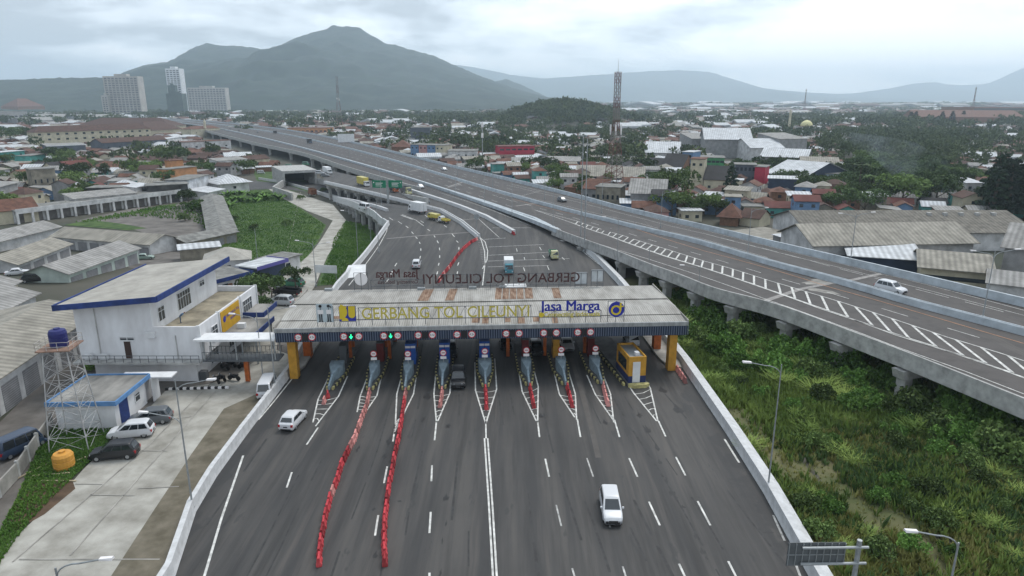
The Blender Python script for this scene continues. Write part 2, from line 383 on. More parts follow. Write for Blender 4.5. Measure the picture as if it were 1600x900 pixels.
# ramp leaving the highway on the near side
BR = relax(cat([G(a[0], a[1], HF, .9) for a in [(690,300),(640,289),(613,281),(560,266),(528,256),(480,240),(440,231),(400,223),(360,213),(320,203)]]), 2)
BRi = relax(cat([G(a[0], a[1], HF, .9) for a in [(690,296),(640,277),(613,270),(560,254),(528,246),(480,232),(440,222),(400,212),(360,204),(320,197)]]), 2)
patch([*[(p.x,p.y) for p in BR], *[(p.x,p.y) for p in BRi][::-1]], HF, ASPH3, 'exit_ramp', .012, 12, px=False)
def P3(L, f, dz=0): return [Vector((p[0], p[1], f(p[0], p[1])+dz)) for p in L]
JERSEY = [(-.36,0),(-.14,.35),(-.10,1.0),(.10,1.0),(.14,.35),(.36,0)]
def barrier(pts, name, label, m, prof=JERSEY, cat_='barrier', group=None, sm=False):
    o = MB().sweep(pts, prof).build(name, m); return tag(o, label, cat_, group)
barrier(P3(dense([Vector(p) for p in LB], 4), PF), 'concrete_barrier', 'long white concrete barrier along the left edge of the toll plaza', CONW, [(-.5,-.4),(-.3,.35),(-.22,1.15),(.22,1.15),(.3,.35),(.5,-.4)])
barrier(P3(dense([Vector(p) for p in RB+RBs[:3]], 4), PF), 'concrete_barrier', 'long white concrete barrier along the right edge of the toll plaza', CONW, [(-.5,-.4),(-.3,.35),(-.25,1.15),(.25,1.15),(.9,.9),(.95,-1.5)])
barrier(P3(dense([Vector(p) for p in RBs[2:]], 6), PF), 'retaining_wall', 'pale wall between the plaza slip road and the elevated highway', CONB, [(-.5,-6),(-.45,1.0),(.5,1.0),(.5,-6)], 'wall')
barrier(P3(dense([Vector(p) for p in px2w([(606,350),(600,346)], PF)+E_L], 4), EF), 'parapet', 'grey panelled parapet of the slip road that curves above the green field', CONW, [(-.3,-1.3),(-.3,.95),(.05,.95),(.05,-1.3)], 'barrier')
barrier([Vector((x,y,EF(x,y))) for x,y in E_R], 'retaining_wall', 'concrete side wall of the underpass road below the truck ramp', CON, [(-.1,-1),(-.1,2.8),(.5,2.8),(.5,-1)], 'wall')
mid = px2w([(605,330),(570,320),(520,307),(480,296)], EF)
barrier(P3(dense([Vector(p) for p in mid], 6), EF), 'concrete_barrier', 'low pale wall dividing the two lanes of the underpass road', CONW, [(-.5,-.1),(-.35,.85),(.35,.85),(.5,-.1)])
barrier(P3(dense([Vector(p) for p in Cn], 6), PF), 'concrete_barrier', 'curving pale divider wall that ends at the striped gore and the red barriers', CONW, [(-.7,-.1),(-.55,.9),(-.3,.9),(-.28,.5),(.28,.5),(.3,.9),(.55,.9),(.7,-.1)])
barrier(P3(dense([Vector(p) for p in px2w([(803,365),(760,341),(720,325),(673,309),(641,299)], PF)], 6), PF), 'concrete_barrier', 'straight pale divider wall that ends with a red plastic block', CONW, [(-.6,-.1),(-.45,.95),(.45,.95),(.6,-.1)])
barrier(P3([Vector((p.x,p.y)) for p in BR[4:]], HF), 'parapet', 'railed concrete parapet of the exit ramp on the near side', CON, [(-.1,-1.4),(-.1,1.0),(.35,1.0),(.35,-1.4)], 'barrier')
PP = [(p.x, p.y) for p in WN]
barrier(P3([p for p in PP if p[1] < 176], HF), 'parapet', 'long grey concrete parapet on the near edge of the elevated highway', CON, [(-.42,-1.1),(-.40,.95),(-.15,.97),(0,.1),(0,-.05),(.4,-.06),(.4,-1.1)], 'barrier')
barrier(P3([p for p in PP if p[1] >= 170], HF), 'concrete_barrier', 'pale barrier between the highway and its exit ramp', CONB, [(-.6,-.05),(-.55,.95),(.55,.95),(.6,-.05)])
barrier(P3([(p.x,p.y) for p in WM], HF), 'median_barrier', 'pale blue-grey median barrier between the highway carriageways', CONB, [(-.62,0),(-.42,.85),(-.38,.95),(-.16,.95),(-.14,.6),(.14,.6),(.16,.95),(.38,.95),(.42,.85),(.62,0)])
barrier(P3([(p.x,p.y) for p in WF], HF), 'parapet', 'pale blue-grey parapet on the far edge of the elevated highway', CONB, [(-.45,-1.35),(-.45,0),(-.2,1.25),(.25,1.25),(.3,-1.35)], 'barrier')
# deck undersides and edge beams are structure
st(MB().sweep(P3([PP[i] for i in range(0, len(PP))], HF, -.05), [(1.0,-1.5),(1.0,-.02),(24,-.02),(24,-1.5)]).build('deck_girders', COND))
st(MB().sweep(P3([(p.x,p.y) for p in BR[4:]], HF, -.05), [(.6,-1.4),(.6,-.03),(6,-.03),(6,-1.4)]).build('deck_girders', COND))
st(MB().sweep(P3(dense([Vector(p) for p in Cn[2:]], 6), PF, -.05), [(.0,-1.1),(.0,-.03),(9,-.03),(9,-1.1)]).build('deck_girders', COND))
# skirts (embankment walls) under the plaza edges
st(MB().sweep(P3(dense([Vector(p) for p in LB[5:]], 6), PF, -.05), [(-.1,-8),(-.1,-.05),(.6,-.05),(.6,-8)]).build('embankment_wall', CON))
st(MB().sweep(P3(dense([Vector(p) for p in RB[4:]+RBs[:3]], 6), PF, -.05), [(-.6,-8),(-.6,-.05),(.2,-.05),(.2,-8)]).build('embankment_wall', CON))
# piers
def pier(p, d, z, w, name, label, n=3, zb=None, group='piers under the elevated highway', s=1.0):
    rz = math.atan2(d.y, d.x)-PI/2     # local +x points across the deck (away from the camera side)
    zb = TF(p[0], p[1])-1 if zb is None else zb
    t = thing(name, label, 'bridge pier', (p[0], p[1], zb), rz, group)
    h = z-1.35-zb
    b = MB(); b.hexa([(-.5,-.8*s,h-1.1),(w,-.8*s,h-1.1),(w,.8*s,h-1.1),(-.5,.8*s,h-1.1),(-.9,-.8*s,h),(w,-.8*s,h),(w,.8*s,h),(-.9,.8*s,h)])
    b.build('crosshead', CON, t)
    for i in range(n):
        x = .5+(w-1.5)*i/max(1, n-1); MB().box(x-.6*s, x+.6*s, -.6*s, .6*s, 0, h-1.1).build('column', CON, t)
    return t
at, Ln = walk([(p.x, p.y, 0) for p in WN], None, px=False)
OR = ['nearest','second','third','fourth','fifth','sixth','seventh','eighth','ninth','tenth','eleventh','twelfth','thirteenth','fourteenth','fifteenth','sixteenth']
s = 22.; k = 0
while s < Ln:
    p, d = at(s)
    if p.y > 178: break
    if PR((p.x,p.y,HF(p.x,p.y)))[0] < 1600:
        pier((p.x, p.y), d, HF(p.x, p.y), 26, 'viaduct_pier', 'concrete pier under the near edge of the highway, %s from the right' % OR[min(k,15)]); k += 1
    s += 9.6 if p.y < 120 else 10.5
at, Lb = walk([(p.x, p.y, 0) for p in BR], None, px=False)
s = 22.; k = 0
while s < min(Lb, 640):
    p, d = at(s); pier((p.x, p.y), d, HF(p.x, p.y), 16 if p.y < 420 else 30, 'viaduct_pier', 'tall concrete pier under the exit ramp, %s from the truck ramp' % OR[k % 16], 2, group='tall piers under the exit ramp', s=1.3); k += 1
    s += 30 if s < 200 else 55
at, Lc = walk([(x, y, 0) for x, y in Cn[2:]], None, px=False); s = 8; k = 0
while s < Lc-2:
    p, d = at(s); pier((p.x, p.y), d, PF(p.x, p.y)+.3, 8, 'ramp_pier', 'stub pier beside the underpass road under the truck ramp, %s from the plaza' % OR[k % 16], 2, group='stub piers of the truck ramp', s=.8); k += 1; s += 9
at, Lc = walk([(x, y, 0) for x, y in E_L], None, px=False); s = 3; k = 0
while s < Lc-30:
    p, d = at(s); pier((p.x, p.y), d, EF(p.x, p.y)+.2, 7, 'ramp_pier', 'stub pier above the grass under the curving slip road, %s from the plaza' % OR[k % 16], 2, group='stub piers of the curving slip road', s=.9); k += 1; s += 8.5
# underpass portal
q = G(470, 289, EF); t = thing('underpass_portal', 'square concrete underpass mouth at the end of the sunken road', 'underpass', (q.x, q.y, -5), rad(28))
b = MB(); b.box(-8,-7,0,30,0,7.2); b.box(7,8,0,30,0,7.2); b.box(-7,7,0,30,6,7.2); b.build('frame', CON, t)
MB().box(-7,7,26,26.4,0,6).build('interior_shade_sheet', BLACK, t)  # black sheet across the passage, painted in place of the dark inside
t2 = barrier([Vector((q.x-7, q.y-4, -5)), Vector((q.x-3, q.y-30, -5)), Vector((q.x+12, q.y-52, -5))], 'wing_wall', 'curved sloping wing wall left of the underpass mouth', CON, [(-.4,0),(-.4,3.2),(.2,3.2),(.2,0)], 'wall')
# ------------------------------------------------------------------ painted markings
mk = MB()
def ln(pts, w=.15, f=PF, bb=None): line(pts, w, f, bb if bb is not None else mk)
for a, c in [((456,738),(448,762)),((605,729),(600,755)),((591,805),(586,837)),((675,727),(674,752)),((673,800),(671,833)),((671,895),(671,930)),((1056,714),(1071,743)),((1090,783),(1110,821)),((1138,877),(1152,905)),((1014,784),(1031,821)),((1061,881),(1072,905)),((983,716),(996,745)),((852,717),(858,745)),((497,668),(479,695)),((618,662),(614,690)),((682,658),(679,688)),((840,658),(843,683)),((902,655),(907,683)),((960,656),(968,683)),((1029,658),(1040,682))]: ln([a, c], .17)
wk = MB()
for a, c in [((869,789),(877,822)),((894,888),(899,905)),((917,716),(927,745)),((951,800),(953,824)),((973,885),(979,905))]: ln([a, c], .14, bb=wk)
ln([(757,685),(764,790),(770.5,905)], .16); ln([(762,685),(769.5,790),(776.5,905)], .16); ln([(759,658),(759.5,685)], .16)
ln([(380,712),(346,810),(318,905)], .2); ln([(1132,686),(1155,723)], .2); ln([(1208,805),(1226,845)], .18, bb=wk); ln([(1236,862),(1252,905)], .18, bb=wk)
ln([(484,560),(462,585),(430,625),(404,656)], .15)
for i in range(7):
    y = 575+i*11; ln([(468-i*9.5, y), (440-i*9, y+8)], .18, bb=wk)
ISL = [([(518,580),(497,624),(489,660)], [(543,588),(529,619),(493,666)]), ([(580,574),(563,618),(558,644)], [(596,588),(589,618),(567,650)]),
 ([(632,572),(620,616),(618,660),(616,678)], [(653,572),(646,616),(634,640),(624,662)]), ([(682,572),(678,616),(682,660)], [(706,570),(703,614),(684,658)]),
 ([(742,566),(743,610),(759,662)], [(773,560),(776,608),(759,662)]), ([(808,566),(816,612),(838,658)], [(831,566),(841,604),(840,660)]),
 ([(864,574),(874,616),(898,652)], [(884,566),(899,616),(901,656)]), ([(917,586),(930,616),(958,656)], [(938,574),(954,616),(959,660)]),
 ([(942,524),(974,590),(990,614),(1026,658)], [(1010,596),(1016,606),(1028,658)])]
for L, R_ in ISL:
    ln(L, .16); ln(R_, .16); a, _a = walk(L[-2:], PF); c, _c = walk(R_[-2:], PF)
    for i in range(5):
        tt = .05+.2*i; p, _ = a(_a*tt); q_, _ = c(_c*tt); m_ = (p+q_)/2-Vector((0,.9*(1-tt)-.5,0))
        line([(p.x,p.y),(m_.x,m_.y),(q_.x,q_.y)], .12, PF, mk, .016, px=False)
STN = mat('oil_stain', (.018,.018,.019), .5, (1.5,.3), world=True); DUST = mat('dust_streak', (.082,.076,.071), .85, (.8,.12), world=True); sb = MB(); db = MB()
def blob(px, py, rx, ry, bb):
    p = G(px, py, PF); n = 13; ph = random.random()*6
    bb.face([(p.x+math.cos(a)*rx*(.65+.35*math.sin(a*2.3+ph)+.15*math.sin(a*5+ph*2)), p.y+math.sin(a)*ry*(.65+.3*math.cos(a*3.1+ph)+.15*math.sin(a*4+ph)), PF(p.x,p.y)+.006) for a in [2*PI*i/n for i in range(n)]])
for x, y, a, c in [(1026,700,.22,1.0),(1031,722,.22,.7),(1041,748,.2,.9),(1050,770,.35,.8),(1056,778,.35,.6),(1067,792,.3,.3),(697,778,.32,.75),(624,783,.4,.2),(697,818,.1,.6),(691,845,.1,.6),(1087,838,.2,.5),(1098,862,.25,.6),(1104,872,.15,.3),(1188,826,.4,.3),(1200,832,.5,.2),(667,620,.5,1.3),(661,655,.4,.9),(662,580,.5,1.4),(700,665,.6,.7),(607,690,.35,1.3),(602,712,.3,.9),(1012,672,.4,1.2),(1000,648,.5,1.0),(945,660,.3,.9),(845,650,.3,.8),(1060,640,.7,1.6),(1035,610,.6,1.2),(585,795,.3,.4),(586,868,.2,.6),(688,896,.2,.7),(560,700,.3,1.1),(700,560,.5,2),(820,575,.4,1.6),(855,585,.5,1.4),(560,600,.4,1.6),(1020,560,.5,2.2)]: blob(x, y, a, c, sb)
for L, w_ in [([(893,560),(905,600),(922,660),(935,715)],.55),([(918,570),(933,610),(952,660)],.35)]: line(L, w_, PF, db, .0045)
tm = MB()
for px in (480,548,608,666,728,790,850,905,965,1030):
    a0 = G(px, 615, PF)
    for o_ in (-.72,.72):
        yy = a0.y
        while yy > 30:
            ln_ = random.uniform(3,11); u0, u1 = (a0.y-yy), (a0.y-yy+ln_); fx = lambda u: a0.x+o_+.060*u+(a0.x+3)*.003*u+.15*math.sin(u*.2+px)
            if random.random() < .62: line([(fx(u0),a0.y-u0),(fx(u0+ln_/2),a0.y-u0-ln_/2),(fx(u1),a0.y-u1)], random.uniform(.12,.26), PF, tm, .003, px=False)
            yy -= ln_+random.uniform(0,5)
st(tm.build('tyre_marks', mat('tyre_mark', (.033,.033,.034), .7, (1.2,.35), world=True), fix=False))
st(sb.build('oil_stains', STN, fix=False)); st(db.build('dust_streaks', DUST, fix=False))
# behind the gate, left fan
for X, Y in [((608,340),(614,344)),((622,346),(628,350)),((634,353),(638,356)),((643,362),(646,365.5)),((649.5,370),(652,373)),((655,378),(656.5,381)),((657.5,388),(657.5,392)),((657,400),(656,404)),((620,411),(617,416)),((613,424),(610,430)),((607,436),(603,442)),
 ((668,358),(672,361)),((678,368),(680,371)),((683,376),(685,380)),((686.5,387),(687,391)),((687,399),(687,403)),((686,411),(685,415)),((684,424),(682,430)),((664,336),(669,340)),((680,344),(684,346)),((694,352),(698,355)),((706,365),(710,370)),((713,376),(716,379)),((717,386),(717,390)),((717,410),(715,415)),((715,424),(714,430)),((657,345),(662,348))]: ln([X, Y], .2)
ln([(628,335),(650,344),(662,353)], .18); ln([(626,336),(645,343)], .5, bb=wk)
ln([(606,352),(604,362),(592,384),(566,420),(545,446)], .16); ln([(697,331),(722,343),(742,360),(752,375),(757,392),(758,410),(754,446)], .2)
ln([(750,371),(758,378),(762,392),(761,406),(754,420)], .2)
for i in range(19):
    y = 373+i*2.7; ww = 1-abs(i-5)/20 if i > 5 else .6+i*.07
    ln([(746+i*.55, y+.5), (760.5 if i > 5 else 752+i*1.6, y)], .12, bb=wk) if i < 15 else None
jt = MB(); ln([(604,373),(660,368),(735,363)], .5, bb=jt); ln([(770,356),(830,356)], .3, bb=wk); ln([(690,296),(720,288)], .5, bb=jt)
for L in [[(763,386),(850,382)],[(762,399),(860,394)],[(762,408),(890,404)],[(762,417),(858,415)],[(757,374),(790,372)],[(815,306),(846,298)],[(722,344),(748,341)]]: ln(L, .17)
for a, c in [((807,388),(808,393)),((843,386),(846,391)),((819,402),(820,406)),((848,399),(851,403)),((855,415),(858,422)),((818,418),(820,424)),((878,402),(882,406))]: ln([a, c], .16)
ln([(700,318),(740,335),(780,371)], .14); ln([(872,367),(905,388),(937,414)], .16); ln([(640,285),(700,305),(760,325),(830,353)], .14)
# highway lines
def hx(L, w=.15, bb=None): line(L, w, HF, bb if bb is not None else mk, .03)
orr = MB(); hx([(800,311),(880,331),(973,350),(1100,392),(1220,425),(1300,450),(1400,478),(1600,537)], .15, orr)
hx([(830,346),(907,372),(1013,405),(1100,433),(1200,469),(1340,519),(1400,542),(1507,580),(1600,616)], .16)
UP = [(835,328),(900,345),(973,368),(1040,389),(1100,408),(1140,419),(1200,438),(1260,456),(1320,474),(1400,500),(1480,527),(1560,551),(1640,577)]
LO = [(835,328),(890,347),(947,367),(1040,401),(1100,419),(1160,439),(1220,460),(1280,482),(1340,502),(1400,524),(1480,549),(1560,576),(1640,606)]
hx(UP, .2); hx(LO, .2)
au, Lu = walk(UP, HF); al, Ll = walk(LO, HF); lo_pts = [al(i*.5) for i in range(int(Ll*2))]
s = 24.
while s < Lu-3:
    p, d = au(s); k = min(range(len(lo_pts)), key=lambda i: (lo_pts[i][0]-p).length); q_ = al(min(Ll, k*.5+1.4*(lo_pts[k][0]-p).length))[0]
    wd = (q_-p).length
    if wd > .5:
        m_ = p.lerp(q_, .93); r_ = al(max(0, k*.5-1.0))[0]
        line([(p.x,p.y),(m_.x,m_.y)], .34 if s > 55 else .28, HF, mk, .034, px=False); line([(m_.x,m_.y),(r_.x,r_.y)], .22, HF, mk, .034, px=False)
    s += 3.1
def dash(L, f, on, off, w, bb=None, s0=0):
    a, T_ = walk(L, f); s = s0
    while s+on < T_:
        p, _ = a(s); q_, _ = a(s+on); line([(p.x,p.y),(q_.x,q_.y)], w, f, bb if bb is not None else mk, .03, px=False); s += on+off
dash([(780,308),(877,335),(920,347),(967,360),(1020,376),(1090,397),(1147,414),(1224,437),(1313,463),(1417,494),(1541,531),(1640,562)], HF, 4.2, 5.6, .15)
dash([(1100,365),(1200,390),(1300,417),(1400,444),(1500,470),(1640,506)], HF, 5.5, 2.5, .14)
hx([(800,288),(907,313),(1013,339),(1100,359.5),(1240,395),(1380,429),(1400,433),(1600,485)], .15)
hx([(800,291),(907,317),(1013,344),(1100,365),(1240,401),(1400,441),(1600,493)], .13)
hx([(800,302),(900,326),(1000,349),(1100,374),(1200,403)], .12)
a, T_ = walk([(700,261),(800,284.5),(907,310),(1013,336.5),(1100,356),(1240,391),(1380,425),(1400,429),(1600,480)], HF); s = 3
while s < T_-2:
    p, d = a(s); q_ = p+d*.9-Vector((d.y,-d.x,0))*1.0; line([(p.x,p.y),(q_.x,q_.y)], .22, HF, mk, .03, px=False); s += 4.4
def cl(X, T_):                     # traced edge height in a photo column
    for i in range(len(T_)-1):
        if T_[i+1][0] <= X <= T_[i][0]: u = (X-T_[i+1][0])/(T_[i][0]-T_[i+1][0]); return T_[i+1][1]*(1-u)+T_[i][1]*u
    return T_[-1][1]
for f0, T1, T2, mode in [(.33,TM,TN,1),(.66,TM,TN,1),(.12,TM,TN,0),(.92,TM,TN,0),(.4,TFR,TM,1),(.62,TFR,TM,1),(.9,TFR,TM,0)]:
    L = [(X, (cl(X,T1)*(1-f0)+cl(X,T2)*f0)+2.0*(X/800)) for X in range(800, 240, -30)]
    if mode: dash(L, HF, 5, 7, .16)
    else: hx(L, .16)
for L in [[(1196,470),(1250,452),(1301,442)],[(1330,438),(1375,428)],[(700,292),(725,284)],[(806,322),(850,316)],[(640,268),(668,262)]]: line(L, 1.0, HF, jt, .026)
st(mk.build('road_markings', WHT, fix=False)); st(wk.build('worn_markings', WORN, fix=False)); st(orr.build('orange_edge_line', ORG, fix=False)); st(jt.build('expansion_joints', JOINT, fix=False))
# ------------------------------------------------------------------ toll gate
TO = Vector((-3.5, 82, 0)); TR = rad(3.2)
def L2W(x, y, z=0): c, s_ = math.cos(TR), math.sin(TR); return Vector((TO.x+x*c-y*s_, TO.y+x*s_+y*c, z))
ROOF = mat('corrugated_roof_sheet', (.24,.23,.21), .8, (.9,.35), (.42,.41,.385), wave=(1.1,'X',.28), stretch=(1,.22,1))
RUST = mat('rusted_sheet', (.11,.05,.028), .9, (2.2,.6), (.34,.24,.17), stretch=(1,.18,1), wave=(1.1,'X',.25))
NAVY = mat('navy_panel', (.022,.036,.075), .6, (1,.2), wave=(1.35,'X',.55))
GUT = mat('grey_gutter', (.26,.27,.27), .7, (.8,.25), stretch=(3,1,1))
YEL = mat('orange_yellow_paint', (.46,.24,.03), .6, (1.5,.2)); ORP = mat('orange_paint', (.40,.10,.02), .6, (1.5,.3))
BLUE = mat('blue_paint', (.02,.09,.36), .55, (1,.15)); DBLUE = mat('trim_blue', (.022,.045,.165), .7, (1,.35))
WHITE = mat('white_paint', (.62,.63,.64), .6, (.6,.12)); WALLW = mat('white_wall', (.54,.54,.55), .85, (.55,.2), (.70,.71,.73), stretch=(1,1,.4))
GREYB = mat('grey_blue_steel', (.20,.26,.30), .6, (1.5,.25)); RED = mat('red_paint', (.50,.02,.03), .6, (1,.15))
TXTB = mat('text_blue', (.02,.03,.30), .6, None); TXTY = mat('text_yellow', (.50,.42,.08), .6, None); TXTD = mat('text_dark_red', (.07,.03,.03), .7, None)
LOGOY = mat('logo_yellow', (.62,.47,.03), .6, None); KEY = mat('kerb_yellow', (.38,.34,.15), .8, (2,.4)); GLASS = mat('dark_glass', (.02,.03,.04), .12, None, spec=.8)
GRN = mat('green_arrow_light', (.02,.9,.35), .5, None, emit=1.2); SIGNW = mat('sign_white', (.72,.70,.70), .6, None); CYAN = mat('cyan_plate', (.05,.32,.60), .6, (2,.2))
def text(body, size, m, name, parent=None, loc=(0,0,0), rot=(PI/2,0,0), ext=.02, bold=0, sx=1, fat=0):
    c = bpy.data.curves.new(name, 'FONT'); c.body = body; c.size = size; c.extrude = ext; c.offset = bold; c.align_x = 'CENTER'; c.align_y = 'CENTER'; c.resolution_u = 3
    o = bpy.data.objects.new(name, c); COL.objects.link(o); bpy.context.view_layer.update()
    me = bpy.data.meshes.new_from_object(o.evaluated_get(bpy.context.evaluated_depsgraph_get())); COL.objects.unlink(o); bpy.data.objects.remove(o)
    me.materials.clear(); me.materials.append(m)
    if fat:
        bm = bmesh.new(); bm.from_mesh(me); g0 = list(bm.verts)+list(bm.edges)+list(bm.faces)
        for k in (-1, 1): r_ = bmesh.ops.duplicate(bm, geom=g0); bmesh.ops.translate(bm, verts=[v for v in r_['geom'] if isinstance(v, bmesh.types.BMVert)], vec=(k*fat, k*fat*.3, k*.004))
        bm.to_mesh(me); bm.free()
    r = link(name, me, parent, loc); r.rotation_euler = rot; r.scale = (sx, 1, 1); return r
can = thing('toll_canopy', 'wide toll gate canopy with rust-stained grey roof and navy ribbed fascia', 'toll canopy', TO, TR)
X0, X1, YD = -25.7, 25.7, 16.6
b = MB()
prof = [(-1.0,6.95),(1.6,7.15),(1.6,7.25),(4.4,7.55),(8.4,7.25),(8.4,7.40),(YD,7.05)]
for (ya, za), (yb, zb) in zip(prof, prof[1:]):
    b.hexa([(X0,ya,za-.12),(X1,ya,za-.12),(X1,yb,zb-.12),(X0,yb,zb-.12),(X0,ya,za),(X1,ya,za),(X1,yb,zb),(X0,yb,zb)])
b.build('roof', ROOF, can)
b = MB()
for x0, x1, y0, y1 in [(-9.1,-7.6,9,16.2),(-5.3,-4.1,9,16.2),(5.9,7.0,9.4,16),(9.9,11.0,9.4,15.8),(-1.6,-.6,0,1.5),(-.3,.5,-.3,1.5),(8.6,9.3,-.6,1.4),(6.2,7.0,0,1.5),(4.2,5.1,-.5,1.5),(2.6,3.3,0,1.4),(-20,-17.5,1.8,2.7)]+[(1.6+i*1.05, 2.5+i*1.05, 9.2, 16.3) for i in range(4)]:
    za = np.interp(y0, [p[0] for p in prof], [p[1] for p in prof])+.03; zb = np.interp(y1, [p[0] for p in prof], [p[1] for p in prof])+.03
    sh = (y1-y0)*-.06; b.face([(x0,y0,za),(x1,y0,za),(x1-sh,y1,zb),(x0-sh,y1,zb)])
b.build('rusted_roof_sheets', RUST, can)
MB().box(X0-.1, X1+.1, -1.35, -1.02, 6.6, 7.1).build('gutter', GUT, can)
b = MB(); b.box(X0,X1,-1.3,-1.1,5.35,6.58); b.box(X0,X0+.2,-1.08,YD,5.35,6.58); b.box(X1-.2,X1,-1.08,YD,5.35,6.58); b.box(X0,X1,YD-.2,YD,5.35,6.9); b.build('fascia', NAVY, can)
b = MB()
for i in range(172): x = X0+.15+i*.3; b.box(x,x+.10,-1.34,-1.302,5.4,6.55)
b.build('fascia_ribs', mat('pale_ribs', (.10,.125,.17), .6, None), can)
MB().box(X0+.3, X1-.3, -1.0, YD-.3, 6.5, 6.6).build('ceiling', DSTEEL, can)
MB().box(X0-.15, X0-.02, -1.2, YD, 6.6, 7.35).build('verge', COND, can); MB().box(X1+.02, X1+.15, -1.2, YD, 6.6, 7.35).build('verge', COND, can)
for x in (-24.2, 24.4):
    for y in (.2, 7.5, 14.5): MB().box(x-.5,x+.5,y-.3,y+.9,0,6.5).build('column', YEL if y < 1 else ORP, can)
    b = MB()
    for i in range(6): b.tube((x+.1, .9+i*2.2, 5.9), (x+.1, 2.0+i*2.2, 4.6), .09).tube((x+.1, 2.0+i*2.2, 4.6), (x+.1, 3.1+i*2.2, 5.9), .09)
    b.build('side_truss', ORP, can)
for x in (-18.2,-12.9,3.3,8.4,14.0):
    for y in (6.5, 13.5): MB().box(x-.22,x+.22,y-.22,y+.22,0,6.5).build('column', ORP, can)
for x, y in ((-9.6,16),(-2.0,16.2),(-23.2,16.3),(2.5,16.4)): MB().box(x,x+1.1,y-.3,y+.3,7.05,7.4).build('roof_box', STEEL, can)
# sign on the front edge of the roof
def frame(x0, x1, y, z0, z1, name='frame', par=None, n=None, diag=True):
    b = MB(); n = n or max(2, int((x1-x0)/1.6))
    for z in (z0, z1): b.box(x0,x1,y+.08,y+.14,z-.03,z+.03)
    for i in range(n+1): x = x0+(x1-x0)*i/n; b.box(x-.035,x+.035,y+.15,y+.20,z0-.75,z1)
    if diag:
        for i in range(n): xa = x0+(x1-x0)*i/n; xb = x0+(x1-x0)*(i+1)/n; xm = (xa+xb)/2; b.tube((xa,y+.18,z1),(xm,y+.18,z0),.025,None,4).tube((xm,y+.18,z0),(xb,y+.18,z1),.025,None,4)
    return b.build(name, DSTEEL, par)
def sx(px): return (px-753)/631*51.4
zb = 7.75
s1 = thing('letter_sign', 'yellow letters GERBANG TOL CILEUNYI standing on the front of the canopy roof', 'sign', L2W(0,-.6), TR)
text('GERBANG TOL CILEUNYI', 2.05, TXTY, 'letters', s1, (sx(695),0,zb+.85), bold=.015, sx=.9)
frame(sx(562), sx(825), 0, zb+.1, zb+1.65, par=s1)
s1 = thing('letter_sign', 'blue Jasa Marga letters above small yellow writing on the front canopy roof', 'sign', L2W(0,-.6), TR)
text('Jasa Marga', 1.85, TXTB, 'letters', s1, (sx(886),0,zb+1.45), fat=.055, sx=.95); text('Connecting Indonesia', .82, TXTY, 'small_letters', s1, (sx(888),0,zb+.38), bold=.02, sx=1.0)
MB().tube((sx(841),.02,zb+.38),(sx(841),-.04,zb+.38),.33,None,20).build('dot', LOGOY, s1)
frame(sx(838), sx(934), 0, zb+.0, zb+.85, par=s1)
s1 = thing('logo_sign', 'round blue and yellow emblem at the right end of the roof signs', 'sign', L2W(sx(957.5),-.6), TR)
MB().tube((0,0,zb+.95),(0,-.05,zb+.95),1.0,None,32).build('disc', TXTB, s1)
b = MB()
for i in range(28):
    a0, a1 = 2*PI*i/28, 2*PI*(i+1)/28
    for r0, r1 in ((.42,.66),): b.face([(math.cos(a0)*r0-.05,-.07,zb+.85+math.sin(a0)*r0),(math.cos(a0)*r1-.05,-.07,zb+.85+math.sin(a0)*r1),(math.cos(a1)*r1-.05,-.07,zb+.85+math.sin(a1)*r1),(math.cos(a1)*r0-.05,-.07,zb+.85+math.sin(a1)*r0)])
b.box(.38,.62,-.075,-.06,zb+.8,zb+1.8); b.box(.62,.85,-.075,-.06,zb+1.25,zb+1.42); b.build('spiral', LOGOY, s1); frame(-1.05,1.05,0,zb-.1,zb+2.0,par=s1,n=2,diag=False)
s1 = thing('logo_sign', 'square navy and yellow emblem left of the yellow roof letters', 'sign', L2W(sx(545.5),-.6), TR)
MB().box(-1,1,-.02,.03,zb,zb+1.95).build('panel', TXTB, s1)
b = MB()
def fan(cx_, cz_, r, a0, a1, n=12): b.face([(cx_,-.04,cz_)]+[(cx_+math.cos(a0+(a1-a0)*i/n)*r,-.04,cz_+math.sin(a0+(a1-a0)*i/n)*r) for i in range(n+1)])
fan(-.95, zb+1.2, .98, -PI/2, PI/2-.18); b.face([(-.97,-.041,zb+1.2),(-.6,-.041,zb+1.92),(-.97,-.041,zb+1.92)]); b.face([(-.8,-.042,zb+1.93),(.02,-.042,zb+1.93),(-.05,-.042,zb+1.7),(-.8,-.042,zb+1.6)]); b.face([(.15,-.042,zb+.8),(.98,-.042,zb+.8),(.98,-.042,zb+1.93),(.15,-.042,zb+1.93)]); fan(.565, zb+.8, .415, PI, 2*PI); fan(-.3, zb+.02, .42, 0, PI)
b.build('emblem', LOGOY, s1, fix=False); frame(-1,1,.02,zb-.1,zb+1.9,par=s1,n=2,diag=False)
s1 = thing('pictogram_board', 'pale board with man and woman figures at the left end of the roof signs', 'sign', L2W(sx(512),-.6), TR)
MB().box(-1,1,-.02,.03,zb-.1,zb+2.25).build('panel', mat('pale_board', (.42,.49,.52), .6, (1,.1)), s1)
b = MB()
for cx_ in (-.5,.5):
    b.tube((cx_,-.03,zb+1.98),(cx_,-.07,zb+1.98),.19,None,12); b.box(cx_-.05,cx_+.05,-.06,-.03,zb+1.55,zb+1.7)
    b.box(cx_-.19,cx_-.05,-.06,-.03,zb+.0,zb+.95); b.box(cx_+.05,cx_+.19,-.06,-.03,zb+.0,zb+.95); b.box(cx_-.28,cx_-.05,-.06,-.03,zb-.05,zb+.05); b.box(cx_+.05,cx_+.28,-.06,-.03,zb-.05,zb+.05)
b.tube((.72,-.05,zb+1.98),(.83,-.05,zb+1.75),.06); b.build('figures', BLACK, s1)
